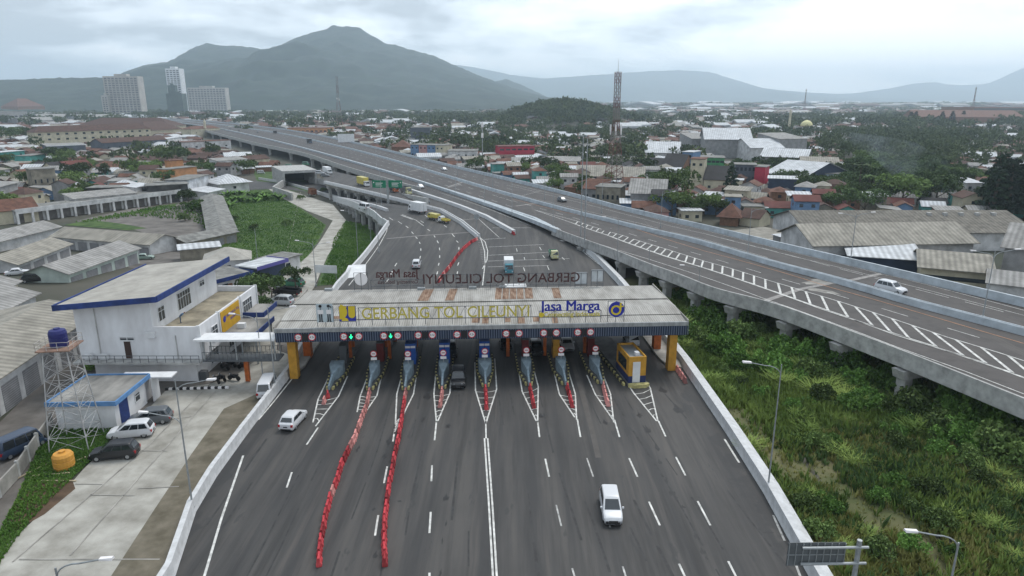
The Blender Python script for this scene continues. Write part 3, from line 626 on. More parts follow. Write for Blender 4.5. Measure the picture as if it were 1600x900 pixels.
b = MB(); b.box(-.85,-.15,-.05,-.03,zb+.97,zb+1.5); b.box(.2,.8,-.05,-.03,zb+.97,zb+1.5); b.build('shirts', SIGNW, s1); frame(-1,1,.02,zb-.1,zb+1.9,par=s1,n=2,diag=False)
# rear sign, seen from behind
def rx(px): return (px-768)/535*51.4
zr = 7.5
s1 = thing('letter_sign', 'dark GERBANG TOL CILEUNYI letters on the rear roof edge seen mirrored from behind', 'sign', L2W(0,YD-.2), TR)
text('GERBANG TOL CILEUNYI', 2.1, TXTD, 'letters', s1, (rx(798),0,zr+1.0), rot=(PI/2,0,PI), bold=.02, sx=.99); frame(rx(692),rx(905),-.3,zr-.0,zr+1.8,par=s1)
s1 = thing('letter_sign', 'dark Jasa Marga letters on the rear roof edge seen mirrored from behind', 'sign', L2W(0,YD-.2), TR)
text('Jasa Marga', 1.8, TXTD, 'letters', s1, (rx(637),0,zr+1.95), rot=(PI/2,0,PI), fat=.05, sx=.82); text('Connecting Indonesia', .8, TXTD, 'small_letters', s1, (rx(638),0,zr+.7), rot=(PI/2,0,PI), bold=.01, sx=.85); frame(rx(597),rx(677),-.3,zr+.15,zr+1.1,par=s1)
s1 = thing('disc_sign', 'plain white disc sign standing on the rear roof edge', 'sign', L2W(rx(582),YD-.2), TR)
MB().tube((0,0,zr+1.2),(0,.06,zr+1.2),.95,None,28).build('disc', SIGNW, s1); frame(-1,1,-.2,zr-.2,zr+2.2,par=s1,n=2,diag=False)
for px, h_, lab in ((922,0,'left of the two plain grey square boards on the rear roof edge'),(947.5,.35,'right and higher of the two plain grey square boards on the rear roof edge')):
    s1 = thing('blank_board', lab, 'sign', L2W(rx(px),YD-.2), TR)
    MB().box(-.9,.9,0,.06,zr+h_,zr+h_+1.8).build('panel', mat('grey_board', (.42,.45,.47), .6, (1,.12)), s1); frame(-.9,.9,-.2,zr,zr+h_+1.7,par=s1,n=2,diag=False)
MB()
s1 = thing('roof_panel', 'small white panel lying behind the mirrored roof letters', 'panel', L2W(rx(820),YD+.3), TR); MB().box(-1.6,1.6,-.9,.9,7.15,7.3).build('sheet', WHITE, s1)
# round limit signs along the fascia, with lane lights
plate_me = None
def disc_sign(name, label, loc, r, body, group, rz=TR, size=.4):
    t = thing(name, label, 'sign', loc, rz, group)
    global DS
    key = (r, body)
    if key not in DS:
        b = MB(); b.tube((0,0,0),(0,-.05,0),r,None,20); m1 = b.mesh('rim', RED)
        m2 = MB().tube((0,-.052,0),(0,-.07,0),r*.78,None,20).mesh('face', SIGNW)
        if body:
            tx = text(body, size, BLACK, 'number', ext=.005); m3 = tx.data; bpy.data.objects.remove(tx)
        else: m3 = MB().box(-r*.5,r*.5,-.085,-.072,-r*.12,r*.12).mesh('bar', mat('dull_red',(.35,.05,.06),.6,None))
        DS[key] = (m1, m2, m3)
    m1, m2, m3 = DS[key]; link('rim', m1, t); link('face', m2, t)
    o = link('number' if body else 'bar', m3, t)
    if body: o.location = (0,-.075,0); o.rotation_euler = (PI/2,0,0)
    return t
DS = {}
sgx = [472,492.5,540,562.5,600,621,652,673.5,711,733.5,786,806,844,863.5,896.5,916.5]
ON = ['first','second','third','fourth','fifth','sixth','seventh','eighth','ninth','tenth','eleventh','twelfth','thirteenth','fourteenth','fifteenth','sixteenth']
for i, px in enumerate(sgx):
    disc_sign('height_limit_sign', 'red-rimmed round limit sign on the navy fascia, %s from the left' % ON[i], L2W(sx(px), -1.36, 6.0), .46, '4.2m' if i % 2 == 0 else '4.5t', 'round limit signs along the toll fascia')
for i, px in enumerate([482,551,610.5,662,722,796,853.5,906.5]):
    t = thing('lane_signal', ('green arrow lit on the fascia lane signal, %s one from the left' % ('first' if i==1 else 'second')) if i in (1,2) else 'unlit black lane signal between two round signs, %s box from the left' % ON[i], 'lane signal', L2W(sx(px),-1.36,6.0), TR, 'lane signals along the toll fascia')
    MB().box(-.36,.36,-.1,.0,-.45,.45).build('housing', BLACK, t)
    if i in (1,2): b = MB(); b.box(-.05,.05,-.13,-.105,-.1,.3); b.face([(-.22,-.13,0),(-.14,-.13,.06),(.05,-.13,-.2),(0,-.13,-.32)]); b.face([(.22,-.13,0),(.14,-.13,.06),(-.05,-.132,-.2),(0,-.132,-.32)]); b.build('arrow', GRN, t, fix=False)
# islands
KERB = mat('island_kerb_black', (.03,.03,.03), .8, (2,.3)); ISLT = mat('island_top', (.10,.10,.10), .9, (.8,.4))
def island(i, px, py, adj):
    tip = G(px, py, Z(0)); t = thing('toll_island', 'kerbed toll island with grey pointed nose, %s from the left' % ON[i], 'toll island', (tip.x, tip.y, 0), TR+adj, 'toll islands with pointed noses')
    y0, y1, w = .3, 24, .95
    b = MB(); b.loft([[(0,y0,z),(.25,y0+.2,z),(w,y0+5,z),(w,y1,z),(-w,y1,z),(-w,y0+5,z),(-.25,y0+.2,z)] for z in (0,.28)]); b.build('base', ISLT, t)
    k1 = MB(); k2 = MB(); n = 20
    for sgn in (-1,1):
        for j in range(n):
            ya = y0+.15+j*.55; yb = ya+.55
            xa = min(w, .22+(ya-y0)*.15)*sgn; xb = min(w, .22+(yb-y0)*.15)*sgn
            (k1 if j % 2 else k2).hexa([(xa,ya,0),(xa+.2*sgn,ya,0),(xb+.2*sgn,yb,0),(xb,yb,0),(xa,ya,.36),(xa+.2*sgn,ya,.36),(xb+.2*sgn,yb,.36),(xb,yb,.36)])
    k2.build('kerb_yellow_blocks', KEY, t); k1.build('kerb_black_blocks', KERB, t)
    big = 1.35 if i in (0,4) else 1.0
    b = MB(); W_ = .62*big
    b.loft([[(-.10,0,.2),(.10,0,.2),(.10,0,.75),(-.10,0,.75)],[(-.13,2.6,.25),(.13,2.6,.25),(.13,2.6,1.35),(-.13,2.6,1.35)],[(-W_,4.6,.25),(W_,4.6,.25),(W_,4.6,1.75),(-W_,4.6,1.75)],[(-W_,5.8,.25),(W_,5.8,.25),(W_,5.8,1.8),(-W_,5.8,1.8)]])
    b.build('crash_nose', GREYB, t)
    if i: MB().box(-.42*big,.42*big,4.5,4.585,1.1,1.55).build('plate', CYAN, t)
    return t
ITIP = [(514,612),(577,612),(633,612),(691,610),(759,607),(827,605),(884,604),(940,602)]
IT = []
for i, (px, py) in enumerate(ITIP):
    t = island(i, px, py, (rad(-1.0) if i == 0 else 0)); IT.append(t)
    def off(x, y, z=0): c, s_ = math.cos(t.rotation_euler.z), math.sin(t.rotation_euler.z); return Vector((t.location.x+x*c-y*s_, t.location.y+x*s_+y*c, z))
    if i:
        sgn = disc_sign('lane_end_sign', 'round red-rimmed sign on a post above the island nose, %s of seven from the left' % ON[i-1], off(0,4.9,3.05), .42, None, 'round signs above the island noses')
        MB().box(-.05,.05,.02,.1,-2.9,.1).build('post', STEEL, sgn); MB().box(-.38,.38,-.03,.02,-.85,-.5).build('subplate', SIGNW, sgn)
    if i in (2,3,4):
        k = thing('toll_booth', 'blue toll booth with white top stripe behind the %s island nose from the left' % ON[i], 'booth', off(0,8.2,.28), TR, 'blue toll booths')
        MB().box(-.68,.68,0,2.6,0,2.9).build('cabin', BLUE, k); b = MB(); b.box(-.66,-.03,-.03,-.002,2.3,2.6); b.box(.03,.66,-.03,-.002,2.3,2.6); b.build('stripe', SIGNW, k); MB().box(-.02,.02,-.025,-.001,.1,2.3).build('seam', BLACK, k); MB().box(-.69,.69,.8,2.2,1.2,2.1).build('window', GLASS, k)
    else:
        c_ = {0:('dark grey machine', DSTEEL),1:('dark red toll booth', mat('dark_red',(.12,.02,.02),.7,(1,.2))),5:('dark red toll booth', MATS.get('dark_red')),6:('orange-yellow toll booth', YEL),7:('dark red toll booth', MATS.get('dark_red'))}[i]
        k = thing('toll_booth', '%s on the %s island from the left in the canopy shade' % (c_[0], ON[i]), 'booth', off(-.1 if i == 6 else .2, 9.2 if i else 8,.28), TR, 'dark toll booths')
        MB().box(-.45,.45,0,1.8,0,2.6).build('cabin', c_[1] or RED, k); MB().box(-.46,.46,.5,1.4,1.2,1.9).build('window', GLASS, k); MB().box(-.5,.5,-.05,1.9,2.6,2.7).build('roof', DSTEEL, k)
    g_ = thing('lane_gate_arm', 'raised barrier arm machine at the back of the %s island from the left' % ON[i], 'barrier gate', off(.2,15,.28), TR, 'barrier gates in the canopy shade')
    MB().box(-.2,.2,-.2,.2,0,1.1).build('cabinet', ORP, g_); MB().tube((0,-.25,1.0),(.5,-.25,3.6),.05).build('arm', SIGNW, g_)
# ninth island with the yellow kiosk
tip = G(998, 606, Z(0)); t = thing('toll_island', 'rightmost toll island with yellow rounded kerb end under the yellow kiosk', 'toll island', (tip.x, tip.y, 0), TR+rad(5))
MB().loft([[(-1.2,.4,z),(-.6,0,z),(.9,0,z),(1.4,.4,z),(1.4,24,z),(-1.6,24,z)] for z in (0,.3)]).build('base', ISLT, t)
MB().loft([[(-1.25,.3,z),(-.6,-.15,z),(.9,-.15,z),(1.45,.3,z),(1.35,.6,z),(-1.15,.6,z)] for z in (0,.42)]).build('kerb_end', KEY, t)
k1 = MB(); k2 = MB()
for j in range(34): (k1 if j % 2 else k2).box(-1.75-.01*j,-1.5-.01*j,.8+j*.6,1.4+j*.6,0,.36)
k2.build('kerb_yellow_blocks', KEY, t); k1.build('kerb_black_blocks', KERB, t)
k = thing('kiosk', 'orange-yellow kiosk container with navy base, white door and open top', 'kiosk', L2W(0,0), 0); k.location = (tip.x-.1, tip.y+.9, .31); k.rotation_euler = (0,0,TR+rad(5))
b = MB(); b.box(-1.1,1.1,0,5.2,.9,3.1); b.build('cabin', YEL, k); MB().box(-1.11,1.11,-.01,5.21,0,.89).build('base_band', mat('navy_band', (.02,.03,.10), .6, None), k)
b = MB(); b.box(-1.1,-.95,0,5.2,3.1,3.4); b.box(.95,1.1,0,5.2,3.1,3.4); b.box(-.95,.95,0,.15,3.1,3.4); b.box(-.95,.95,5.05,5.2,3.1,3.4); b.build('roof_rim', YEL, k)
MB().box(-.94,.94,.16,5.04,3.11,3.14).build('roof', STEEL, k); MB().box(-.6,.35,-.06,-.012,.05,2.75).build('door', WHITE, k); MB().box(.0,.5,.9,1.6,3.15,3.6).build('air_conditioner', WHITE, k)
MB().box(-1.13,-1.102,1,4.4,1.3,2.7).build('window', GLASS, k)
for px, py, lab in ((465,573,'left'),(1046,560,'right')):
    q = G(px, py, Z(0)); k = thing('kerb_island', 'grey raised kerb beside the %s canopy column' % lab, 'kerb', (q.x, q.y, 0), TR)
    MB().loft([[(-1.2,-4.5 if lab=='left' else -2.5,z),(.5,-3.5 if lab=='left' else -4,z),(1.0,0,z),(1.0,22,z),(-1.6,22,z),(-1.6,0,z)] for z in (0,.3)]).build('top', COND, k)
# red water-filled barriers
BRED = leafmat('red_plastic', (.25,.018,.028), (.34,.06,.06), 1.5); BPNK = leafmat('faded_pink_plastic', (.36,.14,.13), (.46,.22,.20), 1.5); BARS = {}
for nm, m in (('r',BRED),('p',BPNK)):
    pr = [(-.23,0),(-.23,.18),(-.12,.4),(-.09,.76),(.09,.76),(.12,.4),(.23,.18),(.23,0)]
    b = MB(); b.loft([[(x*k_, y, z) for x, z in pr] for y, k_ in ((-.46,.5),(-.42,.95),(-.2,1),(-.12,.75),(.12,.75),(.2,1),(.42,.95),(.46,.5))]); BARS[nm] = b.mesh('traffic_barrier', m)
nb = [0]
def bars(L, kinds, where, f=PF, group='red plastic traffic barriers', sp=1.2):
    a, T_ = walk(L, f); n = int(T_/sp)
    for i in range(n):
        p, d = a(i*sp+.5); kd = kinds(i/n) if callable(kinds) else kinds
        o = link('traffic_barrier', BARS[kd], None, p+Vector((random.uniform(-.03,.03),0,0)), math.atan2(d.y, d.x)-PI/2+random.uniform(-.07,.07))
        tag(o, where.replace('COL', 'red' if kd == 'r' else 'faded pink'), 'traffic barrier', group+': '+where.replace('COL', 'red' if kd == 'r' else 'faded pink')[:60]); nb[0] += 1
bars([(578,614),(572,638),(562,665),(553,690),(541,713),(534,728),(527,752),(516,780),(508,812),(501,850),(497,905)], lambda u: 'p' if u < .42 or random.random() < .06 else 'r', 'COL plastic barrier in the long winding row from the second island')
bars([(634,614),(629,645),(623,685),(615,722),(607,765),(602,810),(600,850),(602,905)], lambda u: 'r' if u > .07 else 'p', 'COL plastic barrier in the long row from the third island')
bars([(691,612),(689,626),(687,640)], 'p', 'COL plastic barrier in the short row before the fourth island')
bars([(759,609),(760,628),(760,648)], 'r', 'COL plastic barrier in the short row before the fifth island')
bars([(828,607),(831,622),(835,641)], 'r', 'COL plastic barrier in the short row before the sixth island')
bars([(886,606),(891,624),(897,646)], 'r', 'COL plastic barrier in the short row before the seventh island')
bars([(942,604),(946,620),(952,640)], 'p', 'COL plastic barrier in the short row before the eighth island')
bars([(512,618),(514,628)], 'r', 'red plastic barrier standing at the tip of the leftmost island nose')
bars([(508,627),(500,640)], 'p', 'faded pink barrier knocked askew left of the first island nose')
bars([(1057,578),(1065,590),(1074,603)], 'p', 'COL plastic barrier by the right edge barrier near the right column')
bars([(746,375),(736,380),(724,390),(714,402),(703,418),(693,430),(684,443)], lambda u: 'r' if int(u*60) % 7 else 'p', 'COL plastic barrier in the diagonal row behind the gate')
bars([(800,365),(806,369)], 'r', 'red plastic block at the end of the straight divider wall')
# ------------------------------------------------------------------ vehicles
RUB = mat('tyre_rubber', (.02,.02,.02), .8, None); RIM = mat('wheel_rim', (.35,.36,.37), .4, None, metal=.6); CGL = mat('car_glass', (.015,.02,.025), .08, None, spec=.9)
HLM = mat('headlight_glass', (.65,.68,.72), .15, None, spec=.8); TLM = mat('tail_light_red', (.35,.01,.015), .3, None); PLT = mat('number_plate', (.03,.03,.03), .6, None); PLS = mat('black_plastic', (.03,.03,.032), .6, None)
def paint(n, c): return mat('car_paint_'+n, c, .28, (.8,.03), spec=.6)
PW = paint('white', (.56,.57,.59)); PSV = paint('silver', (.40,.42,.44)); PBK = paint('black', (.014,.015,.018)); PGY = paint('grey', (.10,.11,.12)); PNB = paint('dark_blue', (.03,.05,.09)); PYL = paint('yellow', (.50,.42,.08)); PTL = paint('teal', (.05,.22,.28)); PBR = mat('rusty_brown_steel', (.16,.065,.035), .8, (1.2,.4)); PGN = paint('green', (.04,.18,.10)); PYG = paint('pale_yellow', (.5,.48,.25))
WH = {}
def wheels(t, L, w, r, ya, yb, n=4, par=None):
    for y in (ya, yb):
        for s_ in (-1,1):
            key = round(r,2)
            if key not in WH: WH[key] = (MB().tube((-.11,0,0),(.11,0,0),r,None,16).mesh('tyre', RUB), MB().tube((-.125,0,0),(.125,0,0),r*.6,None,12).mesh('rim', RIM), MB().tube((-.12,0,0),(.12,0,0),r*.2,None,8).mesh('wheel', PLS))
            a, b_, c = WH[key]; wz = link('wheel', c, t, (s_*(w-.12), y, r)); link('tyre', a, wz); link('rim', b_, wz)
def car(label, cat_, loc, rz, m, kind='mpv', group=None, detail=True):
    P = dict(mpv=(4.4,.83,1.70,1.0,.90,.88,1.95,.30,.10), hatch=(4.2,.86,1.56,1.0,1.0,.84,1.85,.55,.22), suv=(4.6,.90,1.78,1.06,1.1,.94,1.9,.40,.14), van=(4.8,.9,2.05,1.05,.55,.5,1.1,.15,.05), sedan=(4.5,.87,1.42,.9,1.25,.75,1.95,1.15,.62), minibus=(4.2,.82,1.85,1.0,.45,.4,1.0,.18,.05))[kind]
    L, w, H, belt, hood, hh, ws, tr, tl = P; hl = L/2; g0 = .20
    t = thing({'van':'parked_van','minibus':'minibus'}.get(kind,'car') if cat_ != 'car' else 'car', label, cat_, loc, rz, group)
    def ring(y, ww, z1, zlo=g0): return [(-ww*.90,y,zlo),(-ww,y,zlo+.22),(-ww,y,z1-.28),(-ww*.95,y,z1-.06),(-ww*.80,y,z1),(ww*.80,y,z1),(ww*.95,y,z1-.06),(ww,y,z1-.28),(ww,y,zlo+.22),(ww*.90,y,zlo)]
    hf = hl-hood; cb = hl-hood+.0
    R = [ring(-hl, w*.86, belt-.12, .32), ring(-hl+.10, w*.95, belt-.02, .24), ring(-hl+.5, w, belt), ring(0, w, belt), ring(cb-.1, w, belt), ring(hl-.5, w*.98, hh+.04), ring(hl-.16, w*.92, hh-.08, .24), ring(hl, w*.78, hh-.26, .28)]
    b = MB(); b.loft(R)
    yf, yr = cb, -hl+tl; zf, zr_ = belt-.03, belt-.03
    rf, rr = hl-ws, -hl+tr+.25; wt = w*.80; wb = w*.94
    def rg(z, y0, y1, ww, c=.12): return [(-ww,y0+c,z),(-ww+c,y0,z),(ww-c,y0,z),(ww,y0+c,z),(ww,y1-c,z),(ww-c,y1,z),(-ww+c,y1,z),(-ww,y1-c,z)]
    b.loft([rg(belt-.05, yr, yf, wb, .05), rg(H-.10, rr-.12, rf+.10, wt, .10), rg(H-.02, rr, rf, wt*.93, .2), rg(H, rr+.15, rf-.2, wt*.8, .25)])
    bo = b.build('body', m, t, smooth=True); bv = bo.modifiers.new('bevel','BEVEL'); bv.width = .07; bv.segments = 2; bv.limit_method = 'ANGLE'; bv.angle_limit = rad(22); bo.data.set_sharp_from_angle(angle=rad(50))
    zt, zb_ = H-.15, belt+.02; u = (zt-belt)/(H-.10-belt)
    def sec(z):  # half width, rear y, front y at height z
        k_ = (z-belt+.05)/(H-.05-belt); return wb+(wt-wb)*k_, yr+(rr-.12-yr)*k_, yf+(rf+.10-yf)*k_
    w0, r0, f0 = sec(zb_); w1, r1, f1 = sec(zt); e_ = .012
    MB().face([(-w0+.12,f0+e_,zb_),(w0-.12,f0+e_,zb_),(w1-.12,f1+e_,zt),(-w1+.12,f1+e_,zt)]).build('windscreen', CGL, t)
    MB().face([(-w0+.16,r0-e_,zb_+.05),(w0-.16,r0-e_,zb_+.05),(w1-.16,r1-e_,zt),(-w1+.16,r1-e_,zt)]).build('rear_window', CGL, t)
    npn = 3 if kind in ('mpv','suv','van','minibus') else 2
    for s_ in (-1,1):
        ya0, ya1, yb0, yb1 = r0+.18, f0-.28, r1+.16, f1-.12
        for i in range(npn):
            u0, u1 = i/npn+.012, (i+1)/npn-.012
            MB().face([(s_*(w0+e_),ya0+(ya1-ya0)*u0,zb_+.03),(s_*(w0+e_),ya0+(ya1-ya0)*u1,zb_+.03),(s_*(w1+e_),yb0+(yb1-yb0)*u1,zt),(s_*(w1+e_),yb0+(yb1-yb0)*u0,zt)]).build('side_window', CGL, t)
        MB().hexa([(s_*w*.45,hl-.30,hh-.34),(s_*w*.86,hl-.42,hh-.34),(s_*w*.90,hl-.20,hh-.34),(s_*w*.50,hl-.02,hh-.34),(s_*w*.45,hl-.30,hh-.12),(s_*w*.86,hl-.42,hh-.08),(s_*w*.92,hl-.22,hh-.12),(s_*w*.50,hl-.07,hh-.14)]).build('headlight', HLM, t)
        MB().box(min(s_*w*.66,s_*w*.93),max(s_*w*.66,s_*w*.93),-hl-.005+.05*0,-hl+.2,belt-.40,belt-.12).build('tail_light', TLM, t)
        MB().box(min(s_*w,s_*(w+.16)),max(s_*w,s_*(w+.16)),cb-.42,cb-.30,belt-.02,belt+.13).build('mirror', m, t)
    MB().box(-w*.44,w*.44,hl-.08,hl+.02,hh-.44,hh-.27).build('grille', PLS, t); MB().box(-w*.66,w*.66,hl-.10,hl+.015,.30,.42).build('bumper_intake', PLS, t); MB().box(-w*.66,w*.66,-hl-.015,-hl+.1,.30,.40).build('rear_bumper_strip', PLS, t)
    MB().box(-.22,.22,hl,hl+.03,.43,.55).build('number_plate', PLT, t); MB().box(-.22,.22,-hl-.03,-hl,.55,.67).build('number_plate', PLT, t)
    wheels(t, L, w, .31 if kind != 'suv' else .36, -hl+.78, hl-.82); return t
def truck(label, loc, rz, cab, box, L=6.2, w=1.0, H=2.9, kind='box', group=None, ch=2.1, boxc=None):
    t = thing('box_truck' if kind == 'box' else ('dump_truck' if kind == 'dump' else 'pickup_truck'), label, 'truck', loc, rz, group); hl = L/2; cl_ = 1.6
    MB().loft([[(-w*.9,hl,.45),(w*.9,hl,.45),(w*.9,hl-.02,1.15),(w*.82,hl-.35,ch),(-w*.82,hl-.35,ch),(-w*.9,hl-.02,1.15)],[(-w*.92,hl-cl_,.45),(w*.92,hl-cl_,.45),(w*.92,hl-cl_,1.15),(w*.84,hl-cl_+.05,ch),(-w*.84,hl-cl_+.05,ch),(-w*.92,hl-cl_,1.15)]]).build('cab', cab, t)
    MB().face([(-w*.8,hl+.005-.05,1.2),(w*.8,hl-.045,1.2),(w*.72,hl-.30,ch-.12),(-w*.72,hl-.30,ch-.12)]).build('windscreen', CGL, t)
    for s_ in (-1,1):
        MB().face([(s_*w*.925,hl-.35,1.2),(s_*w*.925,hl-cl_+.3,1.2),(s_*w*.86,hl-cl_+.3,ch-.15),(s_*w*.86,hl-.5,ch-.15)]).build('side_window', CGL, t)
        MB().box(s_*w*.7-.13,s_*w*.7+.13,hl-.02,hl+.03,.65,.85).build('headlight', HLM, t); MB().box(s_*w*.75-.12,s_*w*.75+.12,-hl-.02,-hl+.02,.6,.8).build('tail_light', TLM, t)
    MB().box(-w*.4,w*.4,-hl+.1,hl-.4,.45,.7).build('chassis', PLS, t); MB().box(-w*.88,w*.88,hl-.01,hl+.08,.40,.58).build('bumper', cab if cab != PYL else PLS, t)
    if kind == 'box': MB().box(-w,w,-hl,hl-cl_-.1,.75,H).build('cargo_box', box, t); MB().box(-.02,.02,-hl-.02,-hl+.001,.8,H-.1).build('door_seam', PLS, t)
    else:
        b = MB(); b.box(-w,w,-hl,hl-cl_-.1,.75,.9); b.box(-w,-w+.08,-hl,hl-cl_-.1,.9,H); b.box(w-.08,w,-hl,hl-cl_-.1,.9,H); b.box(-w+.08,w-.08,-hl,-hl+.08,.9,H); b.box(-w+.08,w-.08,hl-cl_-.18,hl-cl_-.1,.9,H+.1); b.build('cargo_bed', box, t)
        if kind == 'dump': MB().box(-w+.08,w-.08,-hl+.08,hl-cl_-.2,H-.5,H-.3).build('load', SOIL, t)
    wheels(t, L, w, .40 if L > 4.6 else .30, -hl+1.1, hl-.9); return t
def P0(px, py, f=PF): p = G(px, py, f); return (p.x, p.y, p.z)
car('silver-white minivan driving towards the camera in the near right lanes', 'car', P0(954,800), rad(178), PW, 'mpv')
car('white hatchback driving away from the camera towards the left toll lane', 'car', P0(459,662), rad(-6), PW, 'hatch')
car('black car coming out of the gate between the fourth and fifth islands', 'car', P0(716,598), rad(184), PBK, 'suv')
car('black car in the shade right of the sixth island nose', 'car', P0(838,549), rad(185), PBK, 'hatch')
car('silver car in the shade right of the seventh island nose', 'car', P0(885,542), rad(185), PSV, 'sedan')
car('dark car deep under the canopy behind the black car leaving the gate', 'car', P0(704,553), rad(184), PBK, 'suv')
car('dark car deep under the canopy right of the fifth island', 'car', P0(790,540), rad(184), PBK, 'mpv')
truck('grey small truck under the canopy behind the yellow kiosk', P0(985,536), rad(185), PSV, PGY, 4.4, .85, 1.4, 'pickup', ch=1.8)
car('white minivan on the elevated highway heading right', 'car', P0(1391,456,HF), rad(-149), PW, 'suv')
car('grey car on the far carriageway of the highway below the lattice mast', 'car', P0(878,315,HF), rad(-153), PGY, 'hatch')
car('white car on the far carriageway of the highway beside the lane ticks', 'car', P0(694,266,HF), rad(-155), PW, 'sedan')
truck('teal box truck with a white cargo box driving towards the gate', P0(795,425), rad(182), PTL, WHITE, 5.4, .95, 2.75, 'box')
truck('small green truck with cream cab front driving towards the gate', P0(865,403), rad(184), PYG, PGN, 4.6, .9, 1.5, 'pickup', ch=1.95)
car('white minivan driving away on the left fan of lanes behind the gate', 'car', P0(651,417), rad(4), PW, 'mpv')
car('white van driving away beside the curving parapet', 'van', P0(569,327,EF), rad(44), PW, 'van')
truck('large white box truck driving away up the left slip road', P0(652,332), rad(40), WHITE, WHITE, 7.2, 1.15, 3.3, 'box')
truck('yellow minibus-style truck behind the white box truck', P0(678,343), rad(40), PYL, PYL, 4.3, .85, 1.8, 'box', ch=1.8)
truck('yellow pickup with a white cab behind the yellow truck', P0(694,348), rad(38), WHITE, PYL, 4.2, .82, 1.2, 'pickup', ch=1.75)
truck('brown rusty dump truck driving away on the underpass road', P0(488,305,EF), rad(30), PBR, PBR, 6.4, 1.2, 2.9, 'dump')
truck('yellow box truck with white cab on the truck ramp', P0(568,290), rad(-148), PW, PYL, 9, 1.15, 3.4, 'box')
truck('cream fronted truck on the ramp right of the green road signs', P0(635,303), rad(-150), PYG, PGY, 6.2, 1.1, 2.6, 'pickup', ch=2.5)
truck('orange truck on the ramp behind the green road signs', P0(616,300), rad(-150), mat('truck_orange',(.4,.11,.03),.6,(1,.2)), PLS, 5.0, 1.0, 1.9, 'pickup')
car('dark car on the ramp right of the white box truck', 'car', P0(664,317), rad(-148), PNB, 'suv')
car('white car on the exit ramp above the green road signs', 'car', P0(657,294,HF), rad(-152), PW, 'hatch')
truck('dark truck with a bulging tarpaulin on the distant highway', P0(484,224,HF), rad(-147), PNB, PLS, 7.5, 1.2, 3.4, 'box')
for px, py, m, n in ((447,203.5,PSV,'silver'),(403,207.5,PBK,'black'),(373,205,PBK,'black'),(360,201,PGY,'grey')):
    car(n+' car on the far end of the highway, '+{447:'nearest of the row',403:'beside the exit ramp start',373:'left of the other black one',360:'farthest of all'}[px], 'car', P0(px,py,HF), rad(-145), m, 'mpv', 'distant cars on the highway')
truck('dark lorry on the distant highway left of the silver car', P0(430,208.5,HF), rad(-145), PBK, PBK, 7, 1.2, 3, 'box')
car('black minivan parked nose to the grass by the yellow tank', 'car', P0(180,714,PK), rad(100), PBK, 'mpv', group=None)
car('white minivan parked between the black and the silver one', 'car', P0(206,681,PK), rad(102), PW, 'mpv')
car('silver minivan parked nearest the blue-trimmed guardhouse', 'car', P0(236,660,PK), rad(102), PGY, 'mpv')
car('dark blue minibus parked behind the concrete panel wall', 'minibus', P0(34,704,PK), rad(-22), PNB, 'van')
truck('black pickup parked beside the trees by the toll office', P0(449,462,PK), rad(75), PBK, PBK, 5.0, .95, 1.35, 'pickup', ch=1.75)
car('white and grey off-road car parked next to the black pickup', 'car', P0(439,476,PK), rad(80), PSV, 'suv')
car('small dark off-road car parked beyond the black pickup', 'car', P0(458,447,PK), rad(75), PGN, 'suv')
car('white van parked against the outside of the left barrier', 'van', P0(419,613,PK), rad(8), PW, 'van')
car('black minivan parked between the grey market sheds', 'car', P0(55,440,PK), rad(-70), PBK, 'suv')
car('white car parked beside the black minivan between the sheds', 'car', P0(28,429,PK), rad(-60), PW, 'sedan')
car('pale green sedan parked at the end of the market shed', 'car', P0(226,405,PK), rad(-72), paint('pale_green',(.22,.30,.26)), 'sedan')
for i, (px, py, m, k, lab) in enumerate([(346,280,PW,'mpv','white car in front of the roadside shops left of the white hip roof'),(391,267,PW,'minibus','white-roofed minibus parked by the stalls near the underpass'),(408,271,PW,'minibus','white-roofed minibus right of its twin by the stalls'),(432,268,PGN,'minibus','green minibus at the end of the stalls'),(500,272,PSV,'mpv','silver car under the exit ramp by its first pier'),(508,276,PGY,'hatch','grey car under the exit ramp beside the silver one'),(452,262,PGN,'minibus','green minibus above the underpass mouth'),(478,258,PGN,'minibus','second green minibus above the underpass mouth')]):
    car(lab, 'car' if k not in ('minibus',) else 'minibus', P0(px,py,PK if i < 4 else (lambda x,y: .5 if i > 5 else PF(x,y))), rad(-60-i*7), m, k)
truck('white bus-like lorry in the shade under the exit ramp', P0(512,271), rad(-150), WHITE, WHITE, 8, 1.2, 3.0, 'box')
# motorbikes
def motorbike(label, loc, rz, m):
    t = thing('motorbike', label, 'motorbike', loc, rz, 'parked motorbikes')
    for y in (-.62,.62): w_ = MB().tube((-.06,y,.3),(.06,y,.3),.3,None,14).build('wheel', RUB, t)
    MB().loft([[(-.13,-.6,.5),(.13,-.6,.5),(.10,-.6,.78),(-.10,-.6,.78)],[(-.16,-.1,.3),(.16,-.1,.3),(.14,-.1,.72),(-.14,-.1,.72)],[(-.12,.35,.35),(.12,.35,.35),(.08,.40,.85),(-.08,.40,.85)]]).build('body', m, t)
    MB().box(-.13,.13,-.65,.05,.76,.86).build('seat', PLS, t); MB().tube((-.34,.42,1.0),(.34,.42,1.0),.025).tube((0,.62,.3),(0,.40,1.0),.04).build('handlebar', PLS, t); MB().box(-.08,.08,.46,.56,.78,.94).build('headlight', HLM, t)
for i, (px, py, r, m) in enumerate([(352,577,60,PBK),(362,573,65,PBK),(380,577,70,PBK),(347,595,55,PBK),(366,594,75,PBK),(338,598,50,PBK),(184,652,-30,PGY),(208,632,20,PGN)]):
    motorbike(['black motorbike farthest left in the rear row under the walkway','black motorbike in the middle of the rear row under the walkway','black motorbike at the right end of the rear row under the walkway','black motorbike in the front row by the office corner','black motorbike standing alone at the right of the front row','black motorbike closest to the striped kerb','grey motorbike by the corner of the blue-trimmed guardhouse','green motorbike beside the blue guardhouse door'][i], P0(px,py,PK), rad(r), m)
